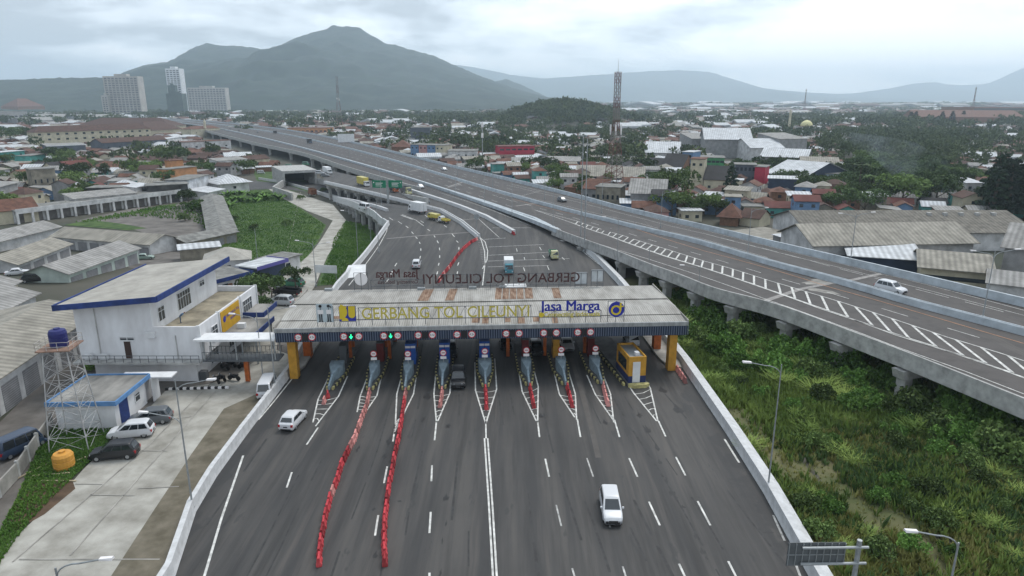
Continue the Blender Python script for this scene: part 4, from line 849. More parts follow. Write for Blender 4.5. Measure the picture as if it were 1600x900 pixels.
# ------------------------------------------------------------------ buildings
def rmat(n, c, k=.3, wv=None, s=.35): return mat('roof_'+n, c, .85, (s,k), wave=(wv,'X',.3) if wv else None)
RT = dict(terracotta=rmat('terracotta',(.135,.064,.044),.4,2.2,.6), brown=rmat('brown_tile',(.085,.048,.038),.35,2.2,.6), black=rmat('dark_tile',(.035,.034,.036),.3,2.2), grey=rmat('grey_sheet',(.27,.265,.255),.3,.32,.4), beige=rmat('asbestos',(.27,.255,.22),.3,.30,.4), white=rmat('white_sheet',(.52,.54,.56),.2,.25), concrete=rmat('concrete',(.17,.17,.16),.45,None,.5), red=rmat('red_tile',(.13,.045,.038),.3,2.2))
WT = dict(white=mat('wall_white',(.50,.50,.50),.85,(.4,.3)), dull=mat('wall_dull_white',(.38,.38,.37),.85,(.4,.3)), cream=mat('wall_cream',(.48,.44,.33),.85,(.4,.2)), grey=mat('wall_grey',(.25,.25,.25),.9,(.4,.25)), teal=mat('wall_teal',(.08,.30,.27),.8,(.5,.25)), blue=mat('wall_blue',(.13,.22,.36),.8,(.5,.2)), brick=mat('wall_brick',(.20,.11,.07),.9,(1.,.3)), green=mat('wall_green',(.06,.26,.10),.8,(.5,.25)), orange=mat('wall_orange',(.50,.25,.12),.8,(.5,.2)), slate=mat('wall_slate',(.085,.10,.125),.7,(.3,.2)), navy=mat('wall_navy',(.03,.045,.08),.7,(.4,.2)), crimson=mat('wall_crimson',(.38,.03,.06),.7,(.4,.15)), raw=mat('wall_unfinished',(.22,.20,.16),.95,(.5,.4)), pink=mat('wall_pink',(.45,.25,.24),.8,(.4,.2)))
WINM = None
def roof_mesh(b, w, d, h, kind, rh, ov):
    x, y = w/2+ov, d/2+ov
    if kind == 'flat': b.box(-x,x,-y,y,h,h+.25)
    elif kind == 'shed': b.hexa([(-x,-y,h),(x,-y,h),(x,y,h+rh),(-x,y,h+rh),(-x,-y,h+.15),(x,-y,h+.15),(x,y,h+rh+.15),(-x,y,h+rh+.15)])
    elif kind == 'gable':
        e = h-ov*rh/(d/2); T = .14
        b.loft([[(s_*x,-y,e),(s_*x,0,h+rh),(s_*x,y,e),(s_*x,y,e+T),(s_*x,0,h+rh+T),(s_*x,-y,e+T)] for s_ in (-1,1)])
    elif kind == 'hip':
        rx_ = max(0.05, x-y); e = h-.1
        for q in ([(-x,-y,e),(x,-y,e),(rx_,0,h+rh),(-rx_,0,h+rh)],[(x,y,e),(-x,y,e),(-rx_,0,h+rh),(rx_,0,h+rh)],[(x,-y,e),(x,y,e),(rx_,0,h+rh)],[(-x,y,e),(-x,-y,e),(-rx_,0,h+rh)]): b.face(q)
        b.face([(-x,-y,e),(-x,y,e),(x,y,e),(x,-y,e)])
    return b
def wall_mesh(b, w, d, h, kind, rh):
    x, y = w/2, d/2
    if kind == 'gable': b.loft([[(s_*x,-y,0),(s_*x,-y,h-.02),(s_*x,0,h+rh-.04),(s_*x,y,h-.02),(s_*x,y,0)] for s_ in (-1,1)])
    elif kind == 'shed': b.hexa([(-x,-y,0),(x,-y,0),(x,y,0),(-x,y,0),(-x,-y,h-.02),(x,-y,h-.02),(x,y,h+rh-.02),(-x,y,h+rh-.02)])
    else: b.box(-x,x,-y,y,0,h-.02 if kind == 'flat' else h-.13)
    return b
WC = {}
def window(par, x, y, z, ww, wh, face, frame=False, wm=None):     # face: 'f' -y, 'r' +x, 'l' -x
    key = (round(ww,1), round(wh,1), frame)
    if key not in WC:
        g_ = MB().box(-ww/2,ww/2,-.05,.02,-wh/2,wh/2).mesh('window', GLASS)
        fr = None
        if frame:
            b = MB()
            for a, c, e, f in ((-ww/2-.07,-ww/2,-wh/2-.07,wh/2+.07),(ww/2,ww/2+.07,-wh/2-.07,wh/2+.07),(-ww/2,ww/2,-wh/2-.07,-wh/2),(-ww/2,ww/2,wh/2,wh/2+.07)): b.box(a,c,-.09,.02,e,f)
            n = max(1, int(ww/.7))
            for i in range(1, n+1):
                if i < n+0: b.box(-ww/2+ww*i/n-.03,-ww/2+ww*i/n+.03,-.08,-.052,-wh/2,wh/2)
            b.box(-ww/2,ww/2,-.081,-.053,wh*.18,wh*.18+.06); fr = b.mesh('window_frame', WHITE)
        WC[key] = (g_, fr)
    g_, fr = WC[key]; o = link('window', g_, par, (x,y,z), {'f':0,'r':PI/2,'l':-PI/2,'b':PI}[face])
    if fr: link('window_frame', fr, o)
    return o
def bld(A, B, depth, h, roof, rh, wall, rm, label, name='house', cat_='house', f=None, ov=.5, wins=(0,0,0), ww=(1.2,1.1), group=None, sink=.6, px=True, side=None, trim=None, extra=None, door=False):
    f = f or TF
    if px: a = G(A[0],A[1],f); c = G(B[0],B[1],f)
    else: a, c = Vector(A), Vector(B)
    a.z = c.z = 0
    d = (c-a); w = d.length; d.normalize(); nrm = Vector((-d.y, d.x, 0)); m_ = (a+c)/2+nrm*(depth/2); rz = math.atan2(d.y, d.x)
    z = min(f(a.x,a.y), f(c.x,c.y), f(m_.x,m_.y))-sink*.3
    t = thing(name, label, cat_, (m_.x, m_.y, z), rz, group); h += sink*.3
    wm_ = WT.get(wall, wall) if isinstance(wall, str) else wall; rm_ = (RT.get(rm) or WT.get(rm)) if isinstance(rm, str) else rm
    wall_mesh(MB(), w, depth, h, roof, rh).build('wall', wm_, t); ro = roof_mesh(MB(), w, depth, h, roof, rh, ov).build('roof', rm_, t)
    if trim: MB().box(-w/2-ov-.05,w/2+ov+.05,-depth/2-ov-.05,-depth/2-ov-.005,h-.3,h+.45).box(w/2+ov+.005,w/2+ov+.05,-depth/2-ov,depth/2+ov,h-.3,h+.45).build('roof_trim', trim, t)
    nf, ns, fl = wins
    for k in range(fl):
        zc = h*(k+.55)/max(1, fl)
        for i in range(nf): window(t, -w/2+w*(i+.5)/nf, -depth/2-.01, zc, *ww, 'f')
        for i in range(ns): window(t, (w/2+.01) if m_.x < 0 else (-w/2-.01), -depth/2+depth*(i+.5)/ns, zc, *ww, 'r' if m_.x < 0 else 'l')
    if door: MB().box(-w*.12-.6,-w*.12+.6,-depth/2-.06,-depth/2-.005,0,2.2).build('door', WT['brick'], t)
    t['_w'] = 0; del t['_w']; t_dim[t.name] = (w, depth, h); return t
t_dim = {}
TILEW = mat('terrace_screed', (.27,.24,.18), .9, (.5,.4)); MOSS = mat('mossy_flat_roof', (.09,.09,.085), .9, (.35,.5), (.33,.32,.30), stretch=(1,.4,1))
# toll office
of = thing('toll_office', 'white two storey toll office with a big tilted grey roof edged in blue', 'office building', (-38.5, 79.5, -.2), 0)
def ob(x0,x1,y0,y1,z0,z1,m,name,par=of): return MB().box(x0,x1,y0,y1,z0,z1).build(name, m, par)
ob(-14,-1.2,.8,19.5,0,3.3,WALLW,'ground_floor_wall'); ob(-15,0,0,19.5,3.35,6.6,WALLW,'upper_floor_wall'); ob(-15.2,.3,-1.4,0,3.1,3.34,CON,'balcony')
b = MB(); b.hexa([(-15,.02,6.6),(-5.6,.02,6.6),(-5.6,19,6.6),(-15,19,6.6),(-15,.02,10.1),(-5.6,.02,10.9),(-5.6,19,10.9),(-15,19,10.1)]); b.build('top_floor_wall', WALLW, of)
RTOP = mat('office_roof_shingle', (.36,.345,.31), .85, (.5,.2), wave=(.9,'Y',.25))
MB().hexa([(-16.4,-1.3,10.35),(-4.0,-1.3,11.45),(-4.0,20.3,11.45),(-16.4,20.3,10.35),(-16.4,-1.3,10.5),(-4.0,-1.3,11.6),(-4.0,20.3,11.6),(-16.4,20.3,10.5)]).build('roof', RTOP, of)
b = MB(); b.hexa([(-16.5,-1.45,9.95),(-3.9,-1.45,11.05),(-3.9,-1.32,11.05),(-16.5,-1.32,9.95),(-16.5,-1.45,10.65),(-3.9,-1.45,11.75),(-3.9,-1.32,11.75),(-16.5,-1.32,10.65)]); b.box(-3.98,-3.82,-1.3,20.4,11.05,11.78); b.hexa([(-16.6,-1.3,9.95),(-16.42,-1.3,9.95),(-16.42,20.4,9.95),(-16.6,20.4,9.95),(-16.6,-1.3,10.65),(-16.42,-1.3,10.65),(-16.42,20.4,10.65),(-16.6,20.4,10.65)]); b.build('roof_trim', DBLUE, of)
ob(-5.55,-.3,.3,19.2,6.62,6.7,TILEW,'terrace_floor')
for q in ((-5.6,0,-.0,.28,6.6,7.5),(-.28,0,.28,19.5,6.6,7.5),(-5.6,-.28,19.2,19.5,6.6,7.5)): ob(*q,WALLW,'terrace_parapet')
for a in (0.1,5.9,13.2,19.4): ob(-.35,.12,a,a+.22,3.35,7.6,WHITE,'pilaster')
ob(.01,.09,6.4,12.6,3.5,7.3,mat('sign_yellow',(.52,.30,.02),.6,(1,.12)),'yellow_wall_sign')
o = text('PT JASAMARGA TOL', .55, TXTB, 'sign_writing', of, (.10,9.9,6.3), rot=(PI/2,0,PI/2), ext=.01); o = text('CILEUNYI', .5, TXTB, 'sign_writing', of, (.10,10.2,5.6), rot=(PI/2,0,PI/2), ext=.01)
MB().tube((.09,7.4,6.1),(.11,7.4,6.1),.42,None,18).build('sign_emblem', TXTB, of)
for x, y, z, a, c, fc in ((-5.58,2.4,8.5,1.5,1.7,'r'),(-5.58,8.6,8.6,3.6,2.2,'r'),(-5.58,14.2,9.3,1.4,.7,'r'),(.01,4.3,5.3,1.6,1.9,'r'),(.01,15.6,5.4,3.2,2.3,'r'),(-8.9,-.02,6.0,1.7,.35,'f'),(-1.19,6,1.7,2.4,1.9,'r'),(-1.19,12,1.7,2.4,1.9,'r')): window(of, x, y, z, a, c, fc, True)
ob(-9.4,-8.6,-.03,-.002,3.4,5.6,mat('open_door_dark',(.05,.03,.025),.7,None),'door')
for x in (-12.4,-2.9): MB().tube((x,-.08,3.4),(x,-.08,6.4 if x > -5 else 9.9),.06).build('drain_pipe', CON, of)
for x in (-6.4,): MB().box(x,x+1.1,-.4,-.02,6.2,6.95).build('air_conditioner', WHITE, of)
for x in (-14.2,-12.3): MB().box(x,x+.9,-.6,-.2,3.4,4.1).build('air_conditioner', WHITE, of)
b = MB(); b.box(-15.2,.3,-1.38,-1.33,4.2,4.26); b.box(-15.2,.3,-1.38,-1.33,3.8,3.84)
for i in range(16): b.box(-15.2+i*1.03,-15.15+i*1.03,-1.38,-1.33,3.34,4.2)
b.build('balcony_railing', DSTEEL, of)
for y0, y1, x1, z in ((6.0,13.0,4.6,4.2),(13.5,19,3.0,4.6)):
    ob(.05,x1,y0,y1,z,z+.2,MOSS,'porch_roof'); MB().box(x1,x1+.12,y0-.05,y1+.05,z-.15,z+.55).box(.05,x1,y0-.12,y0,z-.15,z+.55).build('porch_trim', DBLUE, of)
for x in (1.2,): ob(x,x+1,8.5,9.2,4.42,5.1,WHITE,'air_conditioner')
for y in (6.5,12.5): ob(4.2,4.4,y,y+.2,0,4.1,STEEL,'porch_post')
MB().box(-1.1,-.2,.9,1.7,0,1.2).build('grey_bin', DSTEEL, of)
fb = thing('footbridge', 'covered footbridge with a white roof linking the office to the toll canopy', 'footbridge', (-38.5, 79.6, 0), rad(1.5))
MB().box(0.4,9.7,-.9,1.4,3.0,3.2).build('deck', DSTEEL, fb); MB().box(-.4,9.4,-1.1,1.6,5.7,5.95).build('roof', WHITE, fb)
for y in (-.88,1.35):
    b = MB(); b.box(.4,9.7,y,y+.05,4.2,4.26)
    for i in range(19): b.box(.4+i*.5,.45+i*.5,y,y+.04,3.2,4.2)
    b.build('railing', DSTEEL, fb)
for x in (.6,4.5,9.2): MB().box(x,x+.14,-.85,-.7,3.2,5.7).box(x,x+.14,1.2,1.34,3.2,5.7).build('posts', STEEL, fb)
for x in (5.0,): MB().box(x,x+.5,0,.5,0,3).build('column', ORP, fb)
# guardhouse
gh = thing('guardhouse', 'small white guardhouse with a mossy flat roof trimmed in blue and a blue door', 'guardhouse', (-45.8, 70.3, -.2), rad(2))
MB().box(-3.1,3.1,-3.3,3.4,0,3.1).build('wall', WALLW, gh); MB().box(-3.6,3.5,-3.7,3.9,3.12,3.35).build('roof', MOSS, gh)
MB().box(-3.75,3.65,-3.85,-3.71,3.0,3.5).box(3.51,3.65,-3.7,3.9,3.0,3.5).box(-3.75,-3.61,-3.7,3.9,3.0,3.5).box(-3.6,3.5,3.91,4.05,3.0,3.5).build('roof_trim', mat('sky_blue_trim',(.10,.22,.42),.6,(1,.2)), gh)
MB().box(3.1,3.14,-2.4,-.6,.1,2.7).build('door', DBLUE, gh); window(gh,3.11,1.4,1.7,1.0,.9,'r',True); MB().box(-.1,6,3.9,5.6,2.9,3.05).build('side_canopy', WHITE, gh)
for x in (2.6,3.6): MB().box(x,x+.14,3.8,5.4,0,2.9).build('wall_fin', WALLW, gh)
# striped kerb in front of the office
q = G(258,610,PK); sk = thing('striped_kerb', 'black and white striped kerb in front of the office', 'kerb', (q.x,q.y,q.z), rad(4)); b = MB(); b2 = MB()
for i in range(18): (b if i % 2 else b2).box(i*.42,i*.42+.42,0,.25,0,.25)
b.build('white_blocks', SIGNW, sk); b2.build('black_blocks', BLACK, sk)
# blue-trimmed outbuildings beyond the office
bld((322,432),(392,428),8,3.6,'hip',2.0,'white',RTOP,'square pavilion with a cream pyramid roof beyond the toll office','pavilion','building',PK,ov=.5,wins=(3,2,1))
bld((340,462),(392,450),8,3.0,'shed',.5,'white','concrete','flat roofed white annex with a blue edge in front of the pyramid roof','annex','building',PK,trim=DBLUE,wins=(2,2,1),door=True)
bld((404,440),(447,430),5,3.2,'flat',0,'navy','white','dark blue entrance porch with a flat white roof','porch','building',PK,trim=mat('purple_trim',(.10,.09,.30),.6,None))
bld((432,430),(470,422),5,3.4,'flat',0,'white','concrete','small white flat roofed block at the edge of the green field','block','building',PK,wins=(1,1,1))
bld((283,408),(345,404),5,3.0,'shed',.3,WT['raw'],'white','open shed with a white sheet roof left of the pyramid roof','shed','shed',PK)
# market halls
SHUT = mat('roller_shutter',(.28,.28,.29),.6,(.6,.2),wave=(1.2,'Z',.4))
def shed(A, B, d, h, rh, label, rm='beige', px=True, n=0, wall='white', group='grey roofed market sheds'):
    t = bld(A,B,d,h,'gable',rh,wall,rm,label,'market_shed','market shed',PK,ov=.7,px=px,group=group)
    w, dd, hh = t_dim[t.name]
    for i in range(n): c = -w/2+w*(i+.5)/n; MB().box(c-w/n*.38,c+w/n*.38,-dd/2-.04,-dd/2-.003,0,hh*.72).build('shutter', SHUT, t)
    return t
shed((-57.0,66.5,0),(-61.3,97,0),14,4.4,1.4,'long white walled market shed with shutters directly behind the water tower','beige',False,7)
shed((-52.5,44,0),(-56.3,64,0),14,4.2,1.4,'market shed cut by the left picture edge beside the dark blue minibus','beige',False,5)
shed((-71.5,58,0),(-77,106,0),11,4.2,1.8,'long grey shed roof second from the white shutter wall','grey',False)
shed((-84,60,0),(-90,112,0),10,4.4,1.6,'long grey shed roof farthest left behind the water tower','beige',False)
shed((108,441),(218,411),9,3.6,1.6,'pale green ended shed with grey shutters beside the green sedan','grey',n=5,wall=mat('wall_pale_green',(.42,.48,.44),.85,(.4,.2)))
shed((28,425),(112,402),9,3.4,1.6,'shed with pale green gable behind the parked black minivan','beige',n=4)
shed((85,388),(236,398),9,3.4,1.6,'long diagonal shed in front of the gravel yard','beige',n=8)
shed((-40,400),(95,372),10,3.4,1.6,'broad grey shed at the left edge below the gravel yard','grey')
shed((-25,500),(32,468),9,3.4,1.6,'small shed with a cream wall at the left edge beside the parked cars','grey',n=3,wall='cream')
t = bld((24,349),(278,314),8,4.2,'flat',0,WT['white'],'concrete','long white colonnaded market row with a parapet behind the gravel yard','market_row','market row',PK,ov=.2)
w, dd, hh = t_dim[t.name]; MB().box(-w/2-.3,w/2+.3,-dd/2-2.4,-dd/2-2.1,hh-1.0,hh+.6).build('parapet', WT['white'], t); MB().box(-w/2,w/2,-dd/2-2.1,-dd/2,hh-.2,hh).build('canopy_slab', CON, t)
for i in range(14): x = -w/2+w*i/13; MB().box(x-.35,x+.35,-dd/2-2.4,-dd/2-1.8,0,hh-1.0).build('column', WT['white'], t)
for i in range(13): x = -w/2+w*(i+.5)/13; MB().box(x-1.9,x+1.9,-dd/2-.03,-dd/2-.003,0,hh-1.2).build('shop_bay', mat('dim_bay',(.16,.15,.14),.9,(.4,.4)), t)
bld((120,333),(215,322),9,5,'shed',1.2,'white','grey','grey lean-to roof behind the colonnaded market row','annex','building',PK,ov=.6)
t = bld((215,318),(240,312),5,6.2,'shed',.6,'white','white','small white sheet roof above the market row','annex','building',PK)
shed((293,392),(371,378),8,3.0,1.0,'mossy grey roofed row at the gravel yard corner','concrete',n=4,wall='raw')
shed((369,374),(347,318),7,3.0,.9,'mossy grey roofed row beside the banana plants','concrete',wall='raw')
# left hand town, specific buildings
bld((58,231),(238,222),14,13,'hip',5,'cream','brown','long three storey cream school block with white balconies','school_building','school',ov=1,wins=(14,1,3),ww=(2.4,1.6))
bld((120,212),(268,212),40,11,'hip',9,'cream','brown','sprawling brown tiled hip roof behind the cream school','hall','building',ov=1)
bld((230,216),(285,212),30,8,'hip',9,'cream','brown','brown tiled hip roof at the right end of the school','hall','building',ov=1)
bld((76,246),(136,243),12,8,'shed',1,'slate','grey','dark blue-grey warehouse with white edge below the school','warehouse','warehouse',trim=WHITE)
bld((162,240),(262,233),14,8,'gable',3,'slate','brown','long slate walled factory with brown roof left of the white building','factory','factory',wins=(6,0,1))
bld((284,240),(362,236),12,8.5,'flat',0,'white','terracotta','long plain white building below the viaduct','warehouse','warehouse',wins=(5,2,1),ww=(1.6,1.2))
bld((262,230),(286,226),9,7,'flat',0,'white','white','low white block left of the long plain white building','block','building',wins=(2,0,1))
t = bld((300,215),(345,212),14,9,'hip',3,'cream','terracotta','cream mosque hall with a small dome tower below the viaduct','mosque','mosque',wins=(3,0,1)); b = MB(); b.tube((0,-6,0),(0,-6,16),1.6,1.3,12).tube((0,-6,16),(0,-6,20),1.6,.1,12).build('minaret', WT['cream'], t)
bld((5,262),(42,258),9,9,'flat',0,'teal','white','teal two storey house with a railed balcony at the left edge','house','house',wins=(3,0,2),door=True)
bld((50,262),(74,258),8,7,'flat',0,'teal','concrete','teal fronted house with columns right of the larger teal one','house','house',wins=(3,0,1))
bld((55,306),(92,303),9,11,'flat',0,'raw','concrete','tall unfinished concrete block with four slit windows','unfinished_building','building',wins=(4,0,1),ww=(.6,1.6))
bld((0,330),(33,320),9,8.5,'shed',1.2,'grey','grey','bare grey house with three windows above the brown roof','house','house',wins=(3,0,1),ww=(.8,1.8))
bld((-20,354),(62,345),11,4.5,'gable',3,'cream','terracotta','wide terracotta roofed house beside the market row','house','house')
bld((88,285),(112,282),8,7,'gable',2.6,'cream','black','cream house with black tile roof left of the red tile roof','house','house',wins=(2,0,1),ww=(2,1.4))
bld((108,283),(146,279),8,7,'gable',2.6,'cream','red','cream house with bright red tile roof and white dish','house','house',wins=(2,0,1),ww=(2,1.4))
bld((150,276),(200,273),12,4,'hip',3.4,'brick','terracotta','broad terracotta hip roof left of the orange wall','house','house',ov=1)
bld((265,292),(310,286),7,8,'flat',0,'orange','concrete','orange walled house with a stepped top','house','house')
bld((270,285),(290,283),5,10.5,'flat',0,'orange','terracotta','orange stair tower with a red water tank','stair_tower','building')
bld((296,310),(328,300),9,7.5,'flat',0,mat('rough_white_wall',(.50,.52,.55),.9,(.25,.4)),'concrete','blank wall house painted rough white with an orange tank','house','house')
bld((233,318),(296,314),8,6.8,'flat',0,mat('black_mould_wall',(.06,.06,.058),.95,(.3,.6)),'concrete','long block with black mouldy wall left of the rough white wall','warehouse','warehouse')
bld((140,318),(232,316),8,6.0,'flat',0,MATS['black_mould_wall'],'concrete','long low block with black mouldy wall behind the market row','warehouse','warehouse')
bld((246,312),(262,311),3,6.9,'flat',0,'green','concrete','green panelled section between the black walls','block','building')
bld((345,303),(390,299),14,4.4,'hip',3.4,'white','white','white house with a bright white pyramid roof by the banana plants','house','house',ov=1.6,wins=(1,2,1))
bld((325,312),(352,306),9,2.8,'shed',1.0,'white','white','low white sheet roof annex left of the white pyramid roof','annex','building')
bld((343,272),(388,268),9,7,'shed',1,'white','grey','white roadside shop house with two dark openings','shophouse','shop',wins=(3,0,2),ww=(2.4,1.8))
bld((388,266),(422,263),9,6,'gable',2,'cream','brown','cream roadside shop with gabled brown roof beside the stalls','shophouse','shop',wins=(3,0,1),ww=(2.2,1.8))
for i,(a,c,m,l) in enumerate([((352,278),(370,277),'terracotta','awning stall roof left'),((378,272),(398,271),'white','awning stall roof middle'),((402,269),(425,268),'white','awning stall roof right')]): bld(a,c,4,2.6,'shed',.5,'brick',m,'low market stall, the %s one of three along the road' % ('left','middle','right')[i],'market_stall','stall')
bld((0,192),(45,190),40,20,'flat',0,'grey','concrete','large grey slab factory at the far left edge','factory','factory',wins=(6,0,1),ww=(8,2.5))
bld((30,180),(72,179),60,24,'hip',22,'brick','terracotta','dark brick hall with a tall stepped roof at the far left','hall','building')
bld((99,197),(122,196.5),14,5,'shed',1,'white','white','left one of two bright white sheet roofs by the far warehouses','warehouse','warehouse')
bld((128,196.5),(160,196),14,5,'shed',1,'white','white','right one of two bright white sheet roofs by the far warehouses','warehouse','warehouse')
for i,(a,c,h_) in enumerate([((45,197),(95,195),8),((125,191),(195,189.5),9),((60,190),(120,189),9)]): bld(a,c,40,h_,'gable',5,'grey','grey','pale grey warehouse roof in the far left group, %s' % ('nearest','right one','middle one')[i],'warehouse','warehouse',group='far left grey warehouses')
# towers of flats
def tower(name, label, x0, x1, top, Y, m, nfl, depth=26, base=-5, steps=None, rz=0, bands=True, nw=10):
    X0_, X1_ = (x0-800)/FPX*Y*1.0, (x1-800)/FPX*Y; Y_ = Y
    k = (Y*math.cos(PITCH)+0)/Y
    X0_ = (x0-800)/FPX*(Y*math.cos(PITCH)-(30)*math.sin(PITCH)*-1*-1); X1_ = (x1-800)/FPX*(Y*math.cos(PITCH)-30*math.sin(PITCH))
    _, dy, dz = ray(0, top); h = CH+Y*dz/dy-base; w = X1_-X0_
    t = thing(name, label, 'tower block', ((X0_+X1_)/2, Y, base), rz); MB().box(-w/2,w/2,0,depth,0,h).build('wall', m, t)
    if bands:
        for i in range(nfl): z = 6+(h-8)*i/nfl; MB().box(-w/2+.8,w/2-.8,-.25,.0,z,z+(h-8)/nfl*.45).build('window', GLASS, t)
        b = MB()
        for i in range(nw+1): x = -w/2+(w-2.2)*i/nw; b.box(x,x+2.2,-1.0,-.3,0,h-.5)
        b.build('balcony_columns', m, t)
    MB().box(-w*.2,w*.15,4,depth-4,h,h+5).build('roof_plant', m, t); return t
TW1 = mat('tower_cream',(.40,.38,.35),.8,(.05,.15)); TW2 = mat('tower_white',(.62,.64,.66),.8,(.05,.1)); TW3 = mat('tower_dark',(.07,.10,.09),.8,(.05,.3))
tower('apartment_tower','broad cream apartment tower, the largest of the distant high-rises',163,217,119,1700,TW1,22,nw=9)
tower('apartment_tower','low stepped wing left of the broad cream apartment tower',156,166,149,1690,TW1,9,nw=2)
tower('apartment_tower','slim white high-rise, the tallest on the hillside',262,284,107,1900,TW2,24,nw=4)
tower('unfinished_tower','dark green netted tower under construction in front of the white high-rise',258,283,146,1850,TW3,8,nw=3,bands=False); tower('unfinished_tower','narrow dark core rising from the netted tower',262,274,133,1860,TW3,8,bands=False,depth=12)
tower('apartment_tower','wide low cream slab block right of the white high-rise',293,352,137,2100,TW1,14,nw=12)
t = thing('billboard','pale green billboard on the hillside','billboard',G(101,176,TF)+Vector((0,0,16)),0); MB().box(-6,6,0,.6,0,22).build('panel',mat('pale_green_panel',(.5,.62,.42),.7,(.1,.3)),t)
# right side, specific buildings
def vents(t, n, y, z):
    w, d, h = t_dim[t.name]
    for i in range(n): x = w*(.12+.3*i/max(1,n-1)); MB().box(x-.5,x+.5,y-.7,y+.5,z,z+1.3).build('roof_vent', CON, t)
bld((1268,422),(1515,418),16,6.5,'gable',3.2,'white','beige','long beige factory roof nearest the highway','factory','factory',ov=.9,wins=(10,0,1),ww=(5,.9))
vb_ = bld((1262,392),(1610,392),26,5.6,'gable',3.6,'white',rmat('darker_asbestos',(.15,.14,.12),.35,.30,.6),'longest beige factory roof with small roof vents behind the nearest one','factory','factory',ov=1)
vents(vb_, 5, -3, 8.0)
bld((1325,431),(1436,434),12,4.5,'shed',1.2,'navy','white','bright white lean-to roof in front of the long beige factory','shed','shed',ov=.8)
bld((1435,446),(1545,450),15,4.2,'gable',2,'cream','beige','lower mossy beige roof right of the white lean-to','factory','factory',ov=.8,wins=(6,0,1),ww=(2,.8))
bld((1560,440),(1700,452),22,8,'gable',3.4,'grey','grey','grey gabled hall at the right picture edge','hall','hall',ov=.8)
bld((1540,465),(1640,478),10,3,'gable',1.5,'white','grey','small white gabled shed below the grey hall at the right edge','shed','shed',ov=.5)
bld((1232,406),(1275,414),24,5,'shed',1,'grey','concrete','dark grey sloping roof left of the long beige factory','shed','shed',ov=.3)
t = bld((1205,398),(1230,405),26,5.2,'shed',1,'grey','white','roof of white translucent sheets with dark bars beside the highway','shed','shed',ov=.3)
bld((1120,382),(1200,398),18,3.2,'flat',0,'grey','beige','low flat beige-grey roof between the red pyramid roof and the translucent roof','shed','shed',ov=.4)
bld((1124,352),(1152,354),8,3,'hip',4,'brick','terracotta','small red pyramid roofed pavilion beside the highway','pavilion','pavilion',ov=1.2)
bld((1155,352),(1185,356),8,3,'gable',2.2,'cream','brown','brown roofed cream house right of the red pyramid roof','house','house')
bld((984,330),(1036,332),18,7,'gable',4,'grey','grey','grey walled house with a grey gable and dormer beside the highway','house','house',ov=1,wins=(4,0,1))
t_ = bld((968,305),(1000,306),16,5,'hip',2.4,'brick','terracotta','orange tiled hip roof left of the grey gabled house','house','house')
bld((910,318),(945,320),16,6,'gable',3,'grey','terracotta','orange roofed grey house at the foot of the lattice mast','house','house',wins=(3,0,1))
bld((882,306),(915,310),16,4,'hip',3,'brick','terracotta','wide orange roof beside the far carriageway left of the mast','house','house')
bld((930,325),(968,327),10,8,'flat',0,'raw','concrete','half built grey house with openings at the mast foot','unfinished_building','building',wins=(5,0,1),ww=(.8,1.6))
bld((902,287),(968,288),22,4,'gable',4,'slate','beige','left one of the beige low sheds behind the mast','warehouse','warehouse',ov=1)
bld((962,290),(1004,291),22,4,'gable',4,'navy','beige','right one of the beige low sheds behind the mast','warehouse','warehouse',ov=1)
bld((852,262),(908,263),18,4,'shed',1.5,'slate','grey','grey-blue sheet roofed shed behind the tall highway poles','warehouse','warehouse')
bld((780,250),(835,249),14,9,'flat',0,'crimson','red','red and white banded two storey building','school_building','building',wins=(6,0,2),ww=(3,1.1))
bld((800,262),(870,262),16,3.6,'gable',2,'cream','grey','long grey roofed low building below the red banded one','warehouse','warehouse')
bld((1008,252),(1060,253),40,6,'gable',6,'white','white','white gabled warehouse left of the big grey halls','warehouse','warehouse',ov=1)
bld((1100,246),(1172,247),40,13,'gable',7,'grey','white','big pale grey gabled hall, left of the pair','warehouse','warehouse',ov=1)
bld((1080,240),(1110,240),40,11,'shed',3,'grey','grey','lower grey wing left of the big pale gabled hall','warehouse','warehouse')
bld((1172,252),(1222,252),40,9,'gable',5,'white','white','white roofed hall right of the big pale gabled hall','warehouse','warehouse',ov=1)
bld((1215,250),(1258,249),26,14,'shed',3,'grey','grey','tall windowless pale grey hall on the right of the white roofs','warehouse','warehouse')
bld((1188,262),(1258,265),26,7,'gable',4,'grey','white','white edged gabled hall behind the red and grey building','warehouse','warehouse',ov=1)
bld((1195,293),(1255,300),34,7,'gable',5,'navy','white','open fronted black hall with a white roof behind the dark blue block','warehouse','warehouse',ov=1)
bld((1198,309),(1242,311),12,8,'flat',0,'navy','white','dark blue box building with a thin white roof','warehouse','warehouse',wins=(1,0,1))
bld((1146,300),(1178,301),10,12,'flat',0,'slate','concrete','blue-grey three storey building with a crimson corner','office_building','office',wins=(5,0,3),ww=(1.0,1.5))
bld((1176,302),(1192,303),10,11.5,'flat',0,'crimson','concrete','crimson block attached to the blue-grey office','block','building')
bld((1076,303),(1097,304),10,15,'flat',0,'cream','terracotta','narrow tall cream house between black tiled roofs','house','house',wins=(2,0,3))
bld((1098,305),(1134,307),16,7,'gable',5,'cream','black','cream gabled house with steep black tile roof right of the narrow cream one','house','house',wins=(2,0,1))
bld((1032,278),(1064,280),18,6,'gable',6,'brick','black','steep black tiled house with a brick gable','house','house')
bld((1003,274),(1030,276),18,4,'gable',5,'brick','black','smaller black tiled roof left of the steep brick gabled one','house','house')
bld((1064,276),(1080,277),12,13,'flat',0,'blue','white','light blue narrow three storey house','house','house',wins=(2,0,3))
bld((1090,272),(1130,273),16,9,'flat',0,'green','concrete','bright green two storey building with open galleries','school_building','building',wins=(6,0,2),ww=(2,1.2))
bld((1250,282),(1310,284),30,7,'gable',4,'grey','beige','beige striped roof hall behind the blue-white house','warehouse','warehouse')
